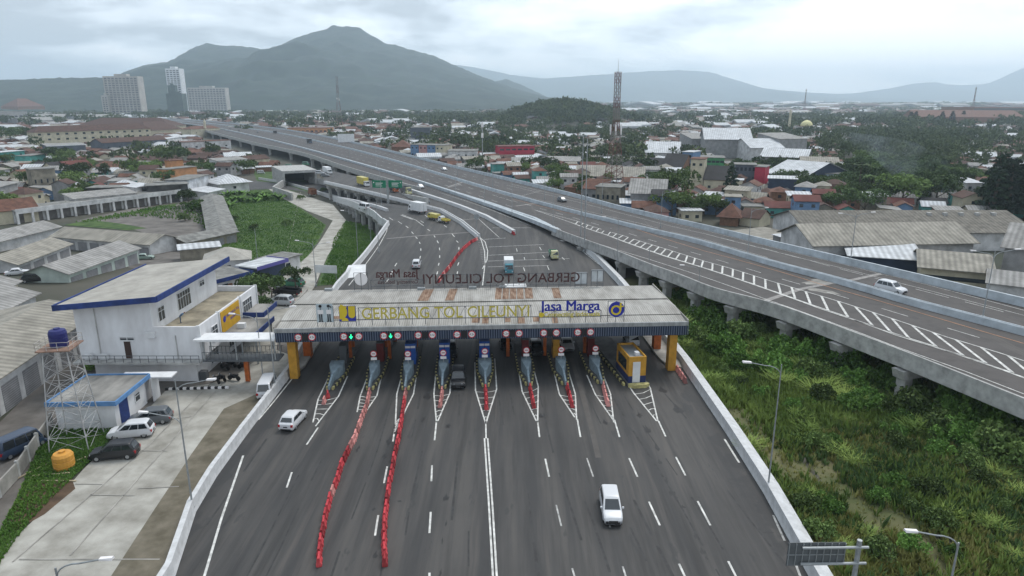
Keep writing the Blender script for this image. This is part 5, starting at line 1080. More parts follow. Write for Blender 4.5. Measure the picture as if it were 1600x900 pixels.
bld((1284,296),(1318,296),12,7,'flat',0,mat('wall_pale_blue',(.45,.52,.60),.8,(.4,.15)),'grey','pale blue-white house with three windows','house','house',wins=(3,0,1))
bld((1505,318),(1530,318),10,8,'shed',1,'white','white','white blue-doored house beside the dark conifers','house','house',wins=(2,0,2))
bld((1370,300),(1400,301),14,5,'gable',3,'brick','grey','grey gabled barn behind the palm tree','house','house')
bld((642,222),(672,222),20,14,'flat',0,'slate','concrete','plain dark grey cube building above the blue rowhouses','block','building')
for i,(x,m) in enumerate([(642,'blue'),(655,'pink'),(668,'blue'),(681,'cream')]): bld((x,246+i*.5),(x+12.5,246.4+i*.5),14,9,'flat',0,m,'concrete','%s painted rowhouse, %s in the row beside the highway' % (('sky blue','pink','second blue','cream')[i], ON[i]),'rowhouse','house',wins=(2,0,2),group='painted rowhouses')
bld((700,250),(745,250),18,6,'flat',0,'white','concrete','low white building right of the painted rowhouses','shophouse','shop',wins=(4,0,1))
bld((612,240),(642,240),18,5,'hip',5,'brick','terracotta','bright orange hip roof left of the rowhouses','house','house')
bld((450,211),(512,211),30,8,'flat',0,'orange','terracotta','long orange walled school behind the highway','school_building','school',wins=(9,0,1),ww=(3,2))
t = thing('billboard','large blank white billboard behind the highway parapet','billboard',G(542,236,TF),rad(12)); MB().box(-6.5,6.5,0,.6,7,13.5).build('panel',WHITE,t); MB().tube((-5,.4,0),(-5,.4,7),.3).build('post',STEEL,t); MB().tube((5,.4,0),(5,.4,7),.3).build('post',STEEL,t)
bld((1428,196),(1600,198),160,14,'gable',10,'brick','terracotta','huge pale terracotta mill roof on the right horizon','factory','factory')
bld((1520,187),(1600,187),120,26,'flat',0,'brick','red','multi storey frame building beyond the mill','factory','factory',wins=(16,0,3),ww=(9,4))
bld((1530,196),(1562,196),30,16,'flat',0,'blue','blue','bright blue block beside the terracotta mill roof','block','building')
t = bld((1252,208),(1276,208),20,8,'flat',0,'white','terracotta','mosque with a pale yellow dome among the far roofs','mosque','mosque'); bm_ = MB(); bm_.loft([[(math.cos(a)*r,math.sin(a)*r,z) for a in np.linspace(0,2*PI,17)[:-1]] for r, z in ((7,8),(7.4,10),(6,13),(3.5,15),(.3,16))]).build('dome', mat('dome_yellow',(.62,.58,.30),.6,(.2,.1)), t, smooth=True); MB().tube((-22,0,0),(-22,0,24),1.8,1.5,8).tube((-22,0,24),(-22,0,30),2,.1,8).build('minaret', WT['cream'], t)
# ------------------------------------------------------------------ street furniture
def lamp(base, h, arms, label, f=PF, r=.085, group='street lamps', lean=0, al=2.6):
    p = G(base[0], base[1], f) if len(base) == 2 else Vector(base); t = thing('street_lamp', label, 'street lamp', p, 0, group)
    MB().tube((0,0,0),(lean,0,h),r,r*.55,8).build('pole', STEEL, t); MB().tube((0,0,0),(0,0,.5),r*2.2,None,8).build('foot', STEEL, t)
    for (sx_, hh) in arms:
        b = MB(); pts = [(lean*hh/h, 0, hh-.2)]
        for k in range(1, 6): a = k/5*PI/2; pts.append((lean+sx_*al*(1-math.cos(a))*.55, 0, hh-.2+.9*math.sin(a)))
        pts.append((lean+sx_*al, 0, hh+.95)); b.path(pts, r*.5, 6); b.build('arm', STEEL, t)
        MB().loft([[(lean+sx_*al,-.12,hh+.92),(lean+sx_*al,.12,hh+.92),(lean+sx_*al,.12,hh+1.05),(lean+sx_*al,-.12,hh+1.05)],[(lean+sx_*(al+.75),-.16,hh+.98),(lean+sx_*(al+.75),.16,hh+.98),(lean+sx_*(al+.75),.1,hh+1.12),(lean+sx_*(al+.75),-.1,hh+1.12)]]).build('lamp_head', SIGNW, t)
    return t
lamp((302,799), 12.2, [(1,11.2),(-1,8.3)], 'grey two-armed street lamp at the left barrier nearest the camera')
lamp((1199,771), 12.4, [(-1,11.6)], 'grey street lamp at the right barrier nearest the camera')
lamp((431,612), 10.8, [(1,9.8)], 'street lamp at the left barrier beside the parked white van'); lamp((412,600), 9.5, [(-1,8.2)], 'street lamp leaning over the car park left of the white van', PK)
lamp((1088,500), 9.5, [(-1,8.4)], 'street lamp in the shrubs right of the canopy', TF); lamp((963,436), 13, [(-1,12)], 'street lamp behind the right end of the canopy roof', TF); lamp((1012,448), 8, [], 'bare short pole under the highway edge right of the canopy', TF)
lamp((494,448), 9, [(1,7.8),(-1,8.2)], 'twin-arm street lamp by the left rear corner of the canopy', TF); lamp((560,412), 13, [(-1,11.6)], 'street lamp on the grass behind the left barrier', TF); lamp((592,395), 12, [], 'plain pole next to the left barrier bend', PF); lamp((580,380), 13, [], 'plain pole in the grass left of the barrier bend', TF)
lamp((404,420), 9, [], 'thin pole at the lower edge of the green field', TF); lamp((522,300), 12, [], 'pole by the dump truck road', TF); lamp((596,322),12,[],'pole left of the green road signs',PF)
for i, (x, y, h_) in enumerate([(907,379,26),(913,394,26)]): lamp((x,y), h_, [], 'very tall thin mast beside the highway edge, %s of two' % ('left','right')[i], PF, r=.16, group='tall thin masts')
for i, (x, y) in enumerate([(1328,413),(1535,498),(1168,398),(1032,356),(940,333),(851,312),(770,292),(715,275)]):
    two = i < 2; lamp((x,y), 9.5, [(-1,8.6),(1,8.8)] if two else [(1,8.6)], ('two-armed' if two else 'one-armed')+' lamp on the highway, %s from the right' % ON[(1,0,2,3,4,5,6,7)[i]], HF, r=.09, group='lamps on the highway')
for i, (x, y) in enumerate([(864,354),(800,338),(757,320),(712,304),(664,292),(588,262),(547,252),(480,235)]): lamp((x,y), 11, [], 'thin pole on the near side of the highway, %s from the right' % ON[i], HF, r=.07, group='thin poles along the near side')
# roadside lamps whose heads rise from below the frame
p = G(1412,832,Z(9.2)); lamp((p.x+3.4,p.y,-1.5), 10.0, [(-1,9.8)], 'street lamp at the bottom right in the scrub', r=.1); p = G(178,873,Z(9.2)); lamp((p.x-3.4,p.y,0), 8.6, [(1,8.2)], 'street lamp at the bottom left over the car park', r=.1)
# cantilever road sign seen from the back, green signs, small signs
t = thing('road_sign', 'cantilever road sign seen from behind at the bottom right', 'road sign', (23.5, 40, -1.2), rad(1)); MB().tube((0,0,0),(0,0,6.6),.17).build('post', STEEL, t)
MB().tube((.6,-.1,6.1),(-3.9,-.1,6.1),.10).build('beam', STEEL, t); MB().tube((.6,-.1,4.85),(-3.9,-.1,4.85),.10).build('beam', STEEL, t)
MB().box(-4.8,-.9,.06,.10,4.6,6.4).build('sign_panel', mat('sign_back',(.10,.11,.115),.6,(1,.2)), t); b = MB()
for i in range(9): b.box(-4.75+i*.48,-4.70+i*.48,0,.055,4.65,6.35)
b.box(-4.8,-.9,0,.05,5.45,5.5); b.build('panel_ribs', STEEL, t)
GSG = mat('sign_green',(.01,.17,.09),.6,(1,.1))
for px, lab in ((594,'left'),(619,'right')):
    q = G(px,318,PF); q2 = q; t = thing('road_sign', '%s one of two green direction signs over the slip road' % lab, 'road sign', (q.x,q.y,q.z), rad(-8)); MB().box(-2.3,2.3,-.1,0,5.2,7.6).build('sign_panel', GSG, t); MB().tube((2.6 if lab=='left' else -2.6,.2,0),(2.6 if lab=='left' else -2.6,.2,8),.18).build('post', STEEL, t); MB().tube((-2.6,.2,7.3),(2.6,.2,7.3),.1).build('beam', STEEL, t)
    b = MB(); b.box(-1.2,1.2,-.13,-.105,6.6,6.8); b.box(-1.2,.8,-.13,-.105,6.2,6.35); b.box(-1.2,1.0,-.13,-.105,5.7,5.85); b.build('writing_lines', SIGNW, t); MB().tube((-1.8 if lab=='left' else 1.8,-.105,6.9),(-1.8 if lab=='left' else 1.8,-.13,6.9),.2,None,10).build('symbol', SIGNW, t)
q = G(745,366,PF); t = thing('round_sign','round sign on a thin post at the end of the curving divider wall','road sign',q); MB().tube((0,0,0),(0,0,5),.06).build('post',STEEL,t); MB().tube((0,0,4.6),(0,.06,4.6),.75,None,16).build('disc',STEEL,t)
q = G(510,440,TF); t = thing('notice_board','blank white notice board on the grass beside the concrete road','sign',q,rad(-10)); MB().box(-2.4,2.4,0,.08,1.8,3.4).build('panel',WHITE,t); MB().box(-2.2,-2.1,0,.1,0,1.8).build('post',STEEL,t); MB().box(2.1,2.2,0,.1,0,1.8).build('post',STEEL,t)
q = G(553,440,TF); t = thing('tent_roof','white slanted tarpaulin shelter behind the left barrier','shelter',q,rad(20)); MB().hexa([(-2.5,-2,1.2),(2.2,-1.4,1.2),(3.0,3,2.6),(-.5,3.4,2.6),(-2.5,-2,1.3),(2.2,-1.4,1.3),(3.0,3,2.7),(-.5,3.4,2.7)]).build('tarpaulin',WHITE,t); MB().tube((0,0,0),(0,0,1.5),.06).build('post',STEEL,t)
# water tower
wt = thing('water_tower','steel lattice water tower with a dark blue tank and railed platform','water tower',(-45.0,64.0,-.2),rad(8)); b = MB(); TWC = mat('tower_paint',(.36,.36,.36),.7,(1,.3)); Hh = 10.6; R0, R1 = 1.85, 1.1
def leg(i, z): r = R0+(R1-R0)*z/Hh; s_ = [(-1,-1),(1,-1),(1,1),(-1,1)][i]; return (s_[0]*r, s_[1]*r, z)
for i in range(4): MB().tube(leg(i,0), leg(i,Hh), 0.06).build('leg', TWC, wt)
for k in range(7):
    z0, z1 = k*Hh/7, (k+1)*Hh/7
    for i in range(4): j = (i+1) % 4; b.tube(leg(i,z0),leg(j,z1),.022,None,4).tube(leg(j,z0),leg(i,z1),.022,None,4).tube(leg(i,z1),leg(j,z1),.022,None,4)
b.build('bracing', TWC, wt); MB().box(-1.55,1.55,-1.55,1.55,Hh,Hh+.12).build('platform', mat('rusty_platform',(.25,.16,.12),.8,(1,.3)), wt)
b = MB()
for z in (.5,.95): b.path([(-1.5,-1.5,Hh+z),(1.5,-1.5,Hh+z),(1.5,1.5,Hh+z),(-1.5,1.5,Hh+z),(-1.5,-1.5,Hh+z)],.025,4)
for a in (-1.5,-.5,.5,1.5):
    for c in ((a,-1.5),(a,1.5),(-1.5,a),(1.5,a)): b.tube((*c,Hh),(*c,Hh+.95),.025,None,4)
b.build('railing', mat('rail_pale',(.4,.38,.36),.7,None), wt)
TK = mat('tank_blue',(.018,.022,.12),.5,(1,.1)); b = MB()
def lathe(b, prof, n=20): return b.loft([[(math.cos(2*PI*i/n)*r,math.sin(2*PI*i/n)*r,z) for i in range(n)] for r, z in prof])
tk = lathe(MB(), [(.8,Hh+.15),(.82,Hh+.45),(.78,Hh+.5),(.82,Hh+.55),(.82,Hh+1.0),(.78,Hh+1.05),(.82,Hh+1.1),(.82,Hh+1.5),(.7,Hh+1.8),(.3,Hh+1.9),(.28,Hh+2.0)]).build('tank', TK, wt)
q = G(106,730,PK); t = thing('water_tank','squat orange-yellow plastic water tank on the grass','water tank',(q.x-.3,q.y,q.z),0); lathe(MB(), [(.85,0),(.92,.3),(.86,.34),(.92,.4),(.92,.8),(.86,.85),(.92,.9),(.92,1.3),(.75,1.55),(.3,1.62),(.28,1.72)]).build('body', mat('tank_orange',(.55,.27,.05),.5,(1,.15)), t); lathe(MB(), [(.3,1.73),(.3,1.8),(.1,1.82)]).build('lid', mat('tank_orange',None), t)
# boundary wall of concrete panels
P_ = dense([G(a,c,PK) for a,c in ((-60,860),(0,778),(30,745),(60,700),(82,668))], 2.4)
t = thing('panel_wall','grey concrete panel wall between the minibus and the grass','wall',P_[0]); MB().sweep([p-P_[0] for p in P_],[(-.08,0),(-.08,1.5),(.08,1.5),(.08,0)]).build('panels', COND, t)
for p in P_: q = p-P_[0]; MB().box(q.x-.12,q.x+.12,q.y-.12,q.y+.12,0,1.7).build('post', CON, t)
# timber, rubble
for i,(x,y,r) in enumerate([(80,742,10),(110,725,60),(48,738,70),(92,752,0)]): q = G(x,y,PK); o = MB().box(-1.6,1.6,-.06,.06,0,.1).build('timber_plank', mat('pale_timber',(.35,.29,.2),.8,(1,.3)), None, q, rad(r)); tag(o,'pale timber plank on the grass, %s' % ('by the tower foot','leaning toward the orange tank','farthest left','nearest the brown soil')[i],'plank',group='planks on the grass')
# lattice telecom masts
MR, MW = mat('mast_red',(.13,.05,.04),.7,(.3,.3)), mat('mast_white',(.20,.18,.17),.7,(.3,.3))
def mast(label, x, y, z0, H, r0, r1, segs=16, tk_=.10):
    t = thing('lattice_mast', label, 'telecom mast', (x,y,z0), rad(20)); m = [MB(), MB()]
    def pt(i, z): u = min(1, z/(H*.62)); r = r0+(r1-r0)*u; s_ = [(-1,-1),(1,-1),(1,1),(-1,1)][i]; return (s_[0]*r, s_[1]*r, z)
    for k in range(segs):
        z0_, z1 = k*H/segs, (k+1)*H/segs; b = m[(k//2) % 2]
        for i in range(4): j = (i+1) % 4; b.tube(pt(i,z0_),pt(i,z1),tk_,None,4).tube(pt(i,z0_),pt(j,z1),tk_*.5,None,4).tube(pt(j,z0_),pt(i,z1),tk_*.5,None,4).tube(pt(i,z1),pt(j,z1),tk_*.5,None,4)
    m[0].build('red_lattice', MR, t, fix=False); m[1].build('white_lattice', MW, t, fix=False)
    MB().tube((0,0,H),(0,0,H+5),tk_*.8,.03).build('antenna_spike', STEEL, t)
    for i in range(6): a = i*PI/3; z = H*(.52 if i < 3 else .55); MB().box(math.cos(a)*2.4-.25,math.cos(a)*2.4+.25,math.sin(a)*2.4-.2,math.sin(a)*2.4+.2,z,z+2.6).build('antenna_panel', SIGNW, t)
    return t
mast('tall red and white lattice telecom mast right of centre', *G(958,312,TF)[:2], -5, 50, 3.5, .9, 22, .13)
mast('smaller distant lattice mast in front of the mountain', *G(531,198,TF)[:2], -5, 76, 5, 1.2, 12, .2)
mast('thin faraway mast on the right plain', 1240, 1900, -5, 75, 4, 1, 8, .3); mast('faintest mast on the right horizon', 1035, 2500, -5, 80, 4, 1, 8, .4)
q = G(754,250,TF); t = thing('phone_mast','slim phone mast with white antenna drums above the trees','telecom mast',q); MB().tube((0,0,0),(0,0,26),.35,.2).build('pole',STEEL,t)
for z in (15,22): MB().tube((0,0,z),(0,0,z+3),.8,None,10).build('antenna_drum',SIGNW,t)
# ------------------------------------------------------------------ people
SKIN = mat('skin',(.28,.15,.09),.6,None); HAIR = mat('hair',(.01,.01,.01),.7,None)
def person(label, loc, rz, shirt, trousers, bend=0.0, spread=.0):
    t = thing('person', label, 'person', loc, rz)
    def J(x,y,z):
        if z > .95 and bend: c,s_ = math.cos(bend), math.sin(bend); zz_ = z-.95; return (x, y*c+zz_*s_, .95+zz_*c-y*s_)
        return (x,y,z)
    pts = [J(0,0,.95),J(0,0,1.2),J(0,0,1.42),J(0,.02,1.52),J(0,.03,1.66),J(0,.02,1.74), J(.19,0,1.40),J(.27,.04,1.14),J(.25,.22,.95),J(-.19,0,1.40),J(-.27,.04,1.14),J(-.25,.22,.95),(.10,0,.90),(.12+spread,.03,.50),(.12+spread,-.02,.08),(.13+spread,.12,.04),(-.10,0,.90),(-.12-spread,.03,.50),(-.12-spread,-.02,.08),(-.13-spread,.12,.04)]
    ed = [(0,1),(1,2),(2,3),(3,4),(4,5),(2,6),(6,7),(7,8),(2,9),(9,10),(10,11),(0,12),(12,13),(13,14),(14,15),(0,16),(16,17),(17,18),(18,19)]
    rr = [.15,.14,.16,.06,.10,.07,.06,.045,.035,.06,.045,.035,.09,.06,.045,.04,.09,.06,.045,.04]
    me = bpy.data.meshes.new('body'); me.from_pydata(pts, ed, []); o = bpy.data.objects.new('body', me); COL.objects.link(o)
    o.modifiers.new('s','SKIN'); o.modifiers.new('d','SUBSURF').levels = 1
    for v_, r in zip(me.skin_vertices[0].data, rr): v_.radius = (r, r)
    me.skin_vertices[0].data[0].use_root = True
    bpy.context.view_layer.update(); m2 = bpy.data.meshes.new_from_object(o.evaluated_get(bpy.context.evaluated_depsgraph_get())); COL.objects.unlink(o); bpy.data.objects.remove(o)
    for m in (shirt, trousers, SKIN, HAIR): m2.materials.append(m)
    for p in m2.polygons:
        c = p.center; p.use_smooth = True
        zb_ = c.z; d = Vector(c)-Vector(pts[4]); p.material_index = 3 if (d.length < .2 and d.z > .03) else (2 if d.length < .2 else (0 if zb_ > .92 or bend and c.y > .12 else 1))
    link('body', m2, t); return t
q = G(442,440,PK); person('person in dark uniform standing on the concrete road beyond the trees', q, rad(160), paint('dark',(.03,.04,.03)), BLACK)
person('person in blue bending over on the office roof terrace', (-42.6, 83.5, 6.5), rad(-60), mat('shirt_blue',(.08,.14,.22),.8,None), mat('jeans',(.06,.09,.14),.8,None), 1.0)
q = G(206,640,PK); person('person in a green jacket by the blue guardhouse door', q, rad(90), mat('jacket_green',(.03,.25,.12),.8,None), BLACK)
# ------------------------------------------------------------------ mountains
def vn(x, y, s):     # cheap value noise
    from mathutils import noise
    return noise.noise(Vector((x/s, y/s, 3.7)))
def mountain(name, prof, D, front, back, col1, col2, rough=.24, nxs=320, nys=110, zb=-8, rs=520, lift=0):
    xs = [(a-800)/FPX*(D*math.cos(PITCH)) for a, _ in prof]; zs = [CH+D*(lambda r: r[2]/r[1])(ray(0, b)) for _, b in prof]
    xx = np.linspace(xs[0], xs[-1], nxs); V = []
    xs = [(a-800)/FPX*(D*math.cos(PITCH)-(z_-CH)*math.sin(PITCH)) for (a, _), z_ in zip(prof, zs)]
    xx = np.linspace(xs[0], xs[-1], nxs)
    for j in range(nys):
        t = j/(nys-1); y = D-front+(front+back)*t
        u = (y-(D-front))/front if y <= D else 1-(y-D)/back
        for x in xx:
            h = np.interp(x, xs, zs)-zb
            e = vn(x, y*.45, rs)*.9+vn(x, y, rs*.4)*.45+vn(x, y, rs*.13)*.16
            uu = max(0, u); sh = uu**1.35*(1-.0*uu); k = (1-uu)*uu*4
            zt_ = zb+h*sh+h*rough*e*k+(vn(x,y,70)*h*.02+abs(vn(x,y*.5,190))*h*.05*k); zt_ += vn(x,y,28)*h*.012+vn(x,y,9)*4*sh
            if abs(y-D) > 30:
                px_ = 800+FPX*x/(y*math.cos(PITCH)-(zt_-CH)*math.sin(PITCH)); rr_ = ray(0, float(np.interp(px_, [q[0] for q in prof], [q[1] for q in prof]))); zt_ = max(zb-5, min(zt_, CH+y*rr_[2]/rr_[1]*.985-2))
            V.append((x, y+(vn(x, y, 300)*60 if 0 < t < 1 else 0), zt_))
    I = np.arange(nxs*nys).reshape(nys, nxs); F = np.stack([I[:-1,:-1].ravel(), I[:-1,1:].ravel(), I[1:,1:].ravel(), I[1:,:-1].ravel()], 1)
    m = mat(name+'_forest', col1, .95, (.012,.3), col2, world=True, bump=.9, bscale=.05)
    me = npmesh(name, V, F, m); me.polygons.foreach_set('use_smooth', [True]*len(me.polygons)); o = link(name, me); o['kind'] = 'structure'; return o
mountain('mountain', [(-60,170),(60,158),(150,140),(200,112),(225,103),(262,98),(275,92),(297,78),(322,67),(345,70),(370,71),(412,77),(432,72),(450,66),(475,57),(500,48),(520,41),(540,41),(560,43),(585,58),(600,66),(640,76),(680,89),(710,102),(750,118),(800,137),(850,150),(890,158),(960,166)], 4300, 2300, 1500, (.006,.018,.014), (.024,.042,.028))
mountain('hill', [(-500,128),(-200,122),(0,124),(60,123),(110,122),(160,121),(200,127),(260,135),(330,150),(420,163)], 3000, 1400, 900, (.008,.020,.014), (.026,.042,.026), zb=-8)
mountain('hill', [(700,165),(752,138),(775,126),(790,123),(812,131),(850,149),(880,163)], 5600, 900, 700, (.02,.035,.022), (.035,.05,.03), nxs=60, nys=30)
mountain('far_mountain', [(560,170),(640,120),(700,98),(740,104),(800,116),(850,122),(900,118),(960,114),(1010,110),(1060,108),(1110,111),(1150,124),(1190,137),(1250,143),(1320,147),(1400,150),(1500,162)], 11500, 3500, 2500, (.03,.045,.03), (.04,.055,.035), rs=1500, nxs=120, nys=40)
mountain('far_mountain', [(1150,165),(1250,148),(1330,146),(1390,138),(1430,130),(1460,128),(1480,132),(1510,133),(1545,130),(1570,119),(1590,109),(1620,100),(1700,96),(1850,110),(2000,150)], 11800, 3500, 2400, (.03,.045,.03), (.04,.055,.035), rs=1500, nxs=120, nys=40)
# ------------------------------------------------------------------ trees
LF = [leafmat('leaf_dark',(.026,.050,.018),(.085,.125,.042)), leafmat('leaf_mid',(.042,.075,.022),(.12,.17,.05)), leafmat('leaf_conifer',(.008,.018,.010),(.022,.038,.018)), leafmat('leaf_lush',(.040,.10,.02),(.13,.22,.05))]
BARK = mat('bark',(.10,.08,.06),.9,(2,.3))
def leaves(n, blobs, size, seed, squash=1.0, lo=None):
    r = np.random.default_rng(seed); P = []
    bl = np.array(blobs); w = bl[:,3]**2; idx = r.choice(len(bl), n, p=w/w.sum())
    d = r.normal(size=(n,3)); d /= np.linalg.norm(d,axis=1)[:,None]; rad_ = bl[idx,3]*(.62+.42*r.random(n)**.6)
    d[:,2] = np.where(d[:,2] < -.35, -d[:,2]*.8, d[:,2])
    C = bl[idx,:3]+d*rad_[:,None]*np.array([1,1,squash])
    a = r.normal(size=(n,3)); a += d*.35; a /= np.linalg.norm(a,axis=1)[:,None]; q = np.cross(a, d+r.normal(size=(n,3))*.6); q /= np.linalg.norm(q,axis=1)[:,None]+1e-6
    s = size*(.6+.8*r.random(n))[:,None]; c = np.cross(a,q)
    V = np.stack([C-q*s-c*s*.5, C+q*s-c*s*.6, C+q*s*.8+c*s*.7, C-q*s*.7+c*s*.5],1).reshape(-1,3); F = np.arange(4*n).reshape(n,4); return V, F
def crown(kind, seed, n, size):
    r = random.Random(seed)
    if kind == 'broad': blobs = [(r.uniform(-.55,.55), r.uniform(-.55,.55), r.uniform(.48,.86), r.uniform(.16,.30)) for _ in range(16)]
    elif kind == 'tall': blobs = [(r.uniform(-.30,.30), r.uniform(-.30,.30), r.uniform(.35,.90), r.uniform(.10,.20)) for _ in range(18)]
    elif kind == 'bush': blobs = [(r.uniform(-.6,.6), r.uniform(-.6,.6), r.uniform(.15,.6), r.uniform(.22,.40)) for _ in range(11)]
    elif kind == 'conifer':
        blobs = []
        for k in range(34): z = .16+.82*k/34; a = k*2.4; rr = .20*(1-z)**.8+.02; blobs.append((math.cos(a)*rr, math.sin(a)*rr, z, .045+.05*(1-z)))
    return leaves(n, blobs, size, seed, 1.0 if kind != 'conifer' else .5)
def trunk(kind, seed):
    r = random.Random(seed); b = MB(); H = {'broad':.55,'tall':.6,'bush':.3,'conifer':.95}[kind]
    b.tube((0,0,-.03),(0,0,H*.6),.035,.024,7).tube((0,0,H*.6),(.02,.01,H),.024,.008,6)
    if kind != 'conifer':
        for i in range(5): a = i*1.3+r.random(); z = H*(.45+.1*i); b.tube((0,0,z),(math.cos(a)*.35,math.sin(a)*.35,z+.22),.015,.005,5)
    return b.mesh('trunk', BARK)
TP = {}
for kind, mi, seed, n, s_ in [('broad',0,1,1500,.035),('broad',1,2,1500,.035),('broad',0,3,1500,.035),('tall',0,4,1200,.03),('tall',1,5,1200,.03),('bush',1,6,1100,.05),('bush',3,7,1100,.05),('conifer',2,8,1500,.026)]:
    V, F = crown(kind, seed, n, s_); TP[(kind, mi, seed)] = (npmesh('crown', V, F, LF[mi]), trunk(kind, seed))
TK_ = {'broad':[k for k in TP if k[0]=='broad'],'tall':[k for k in TP if k[0]=='tall'],'bush':[k for k in TP if k[0]=='bush'],'conifer':[k for k in TP if k[0]=='conifer']}
ntree = [0]
def tree(p, h, kind, label, group, name=None, wide=1.0, key=None, rot=None):
    k = key or random.choice(TK_[kind]); c, tk = TP[k]
    t = thing(name or {'conifer':'pine_tree','bush':'shrub'}.get(kind,'tree'), label, 'shrub' if kind == 'bush' else 'tree', p, rot if rot is not None else random.uniform(0,6), group)
    sc = (h*wide, h*wide, h); link('trunk', tk, t, scale=sc); link('foliage' if kind == 'bush' else 'crown', c, t, scale=sc); ntree[0] += 1; return t
# palms and banana clumps
def blades(n, L, w, up, droop, seed, z0=0, spread=.0, segs=4):
    r = random.Random(seed); b = MB()
    for i in range(n):
        a = i*2*PI/n+r.uniform(-.3,.3); e = up+r.uniform(-.25,.25); x0, y0 = r.uniform(-spread,spread), r.uniform(-spread,spread); ll = L*r.uniform(.75,1.1); prev = None
        for k in range(segs+1):
            t_ = k/segs; rr = ll*t_*math.cos(e-droop*t_); z = z0+ll*(t_*math.sin(e)-droop*.45*t_*t_); ww = w*math.sin(min(1,t_*1.1+.08)*PI)*.5+.01
            P = (x0+math.cos(a)*rr, y0+math.sin(a)*rr, z); cur = ((P[0]-math.sin(a)*ww, P[1]+math.cos(a)*ww, z), (P[0]+math.sin(a)*ww, P[1]-math.cos(a)*ww, z))
            if prev: b.face([prev[0], prev[1], cur[1], cur[0]])
            prev = cur
    return b
PALM = blades(26, 4.5, .9, .6, 1.5, 3, 9.5).mesh('fronds', LF[0], fix=False); PTR = MB().tube((0,0,-.3),(.3,.1,9.6),.22,.14).mesh('trunk', BARK)
def palm(p, lab, s=1.0): t = thing('palm_tree', lab, 'palm tree', p, random.uniform(0,6), 'palm trees'); link('trunk', PTR, t, scale=s); link('fronds', PALM, t, scale=s); return t
for x, y, l, s in ((1340,318,'tall palm tree with drooping fronds left of the smoke',1.5),(1352,322,'smaller palm tree just right of the tall one',1.15)): palm(G(x,y,TF), l, s)
BAN = [blades(16, 3.6, .75, 1.15, .9, s_, 0, .6).mesh('leaves', LF[3], fix=False) for s_ in (11,12,13)]
SIDE = lambda p: 'left' if PR(p)[0] < 800 else 'right'
BP = [(336,316),(345,309),(356,307),(366,305),(376,304),(388,305),(398,308),(410,306),(342,322),(352,318),(364,316),(376,315),(388,316),(400,316),(414,312),(428,309),(436,313),(345,328),(352,334),(358,326),(350,345)]
for i, (x, y) in enumerate(BP):
    t = thing('banana_plant', 'broad leafed banana plant in the clump between the white pyramid roof and the green field', 'banana plant', G(x,y,PK), random.uniform(0,6), 'banana plants at the top of the green field'); link('leaves', BAN[i%3], t, scale=random.uniform(.9,1.5))
# placed trees: (px, py of foot, height m, kind, label)
TL = [(410,478,5.5,'broad','dark leafy tree beside the off-road cars near the office'),(400,470,4.5,'broad','tree between the office porch and the parked off-road cars'),(425,466,4,'broad','small tree behind the white and grey off-road car'),(462,450,4.2,'broad','small tree beside the person on the concrete road'),(398,505,4,'broad','low tree beside the office porch'),(405,520,2.2,'bush','shrub at the foot of the office porch'),
(1052,322,13,'broad','round green tree right of the grey gabled house'),(1140,318,15,'conifer','narrow dark cypress between black roof and grey office'),(1035,330,5,'bush','bush in front of the grey gabled house wall'),(1100,335,6,'broad','low tree left of the narrow cypress foot'),(1082,340,5,'broad','spreading tree behind the highway parapet'),(1118,338,6,'broad','spreading tree right of its neighbour behind the parapet'),
(330,248,9,'broad','small tree beside the mosque hall'),(60,300,9,'broad','tree between the unfinished block and the left edge'),(125,300,9,'broad','dark tree right of the unfinished block'),(110,318,6,'broad','tree behind the left end of the market row'),(210,280,10,'broad','dark tree left of the orange house'),(230,283,10,'broad','dark round tree touching the orange house'),(258,262,12,'broad','tall dark tree behind the orange house'),(280,262,12,'broad','tall dark tree behind the orange stair tower'),(88,258,11,'broad','dark round tree between teal house and slate warehouse'),(100,260,10,'broad','dark tree right of the round one by the slate warehouse'),(160,236,9,'broad','tree in front of the cream school middle'),(18,225,15,'broad','large dark tree at the left edge below the slab factory'),(32,222,14,'broad','second large dark tree near the left edge'),
(10,262,8,'broad','tree under the teal house'),(290,345,3,'bush','bush at the end of the market row'),(296,322,6,'broad','tree at the corner of the market row and wall'),(300,330,5,'bush','leafy bush below the rough white wall'),(160,310,6,'bush','bushy growth before the black mouldy wall, left'),(185,312,6,'bush','bushy growth before the black mouldy wall, middle'),(205,314,6,'bush','bushy growth before the black mouldy wall, right'),(140,312,7,'broad','tree left of the black mouldy wall'),(120,332,5,'bush','bush behind the colonnade left end'),(96,335,5,'bush','second bush behind the colonnade left end')]
for x, y, h, k, l in TL: tree(G(x,y,PK), h, k, l, None if False else 'single trees and bushes')
for i in range(11):
    x = 1545+i*9+(-3 if i % 2 else 3); tree(G(x, 345-(i%3)*9, TF), random.uniform(17,23), 'conifer', 'dark layered conifer in the dense stand at the right picture edge', 'dark conifers at the right edge', wide=1.25)
for x, y, l in ((1421,199,'left'),(1428,198,'second'),(1486,197,'fourth'),(1470,198,'third'),(1503,196,'fifth')): tree(G(x,y,TF), 24, 'conifer', 'pointed dark conifer on the right skyline, %s of five' % ('leftmost' if l=='left' else l), 'pointed skyline conifers', wide=1.1)
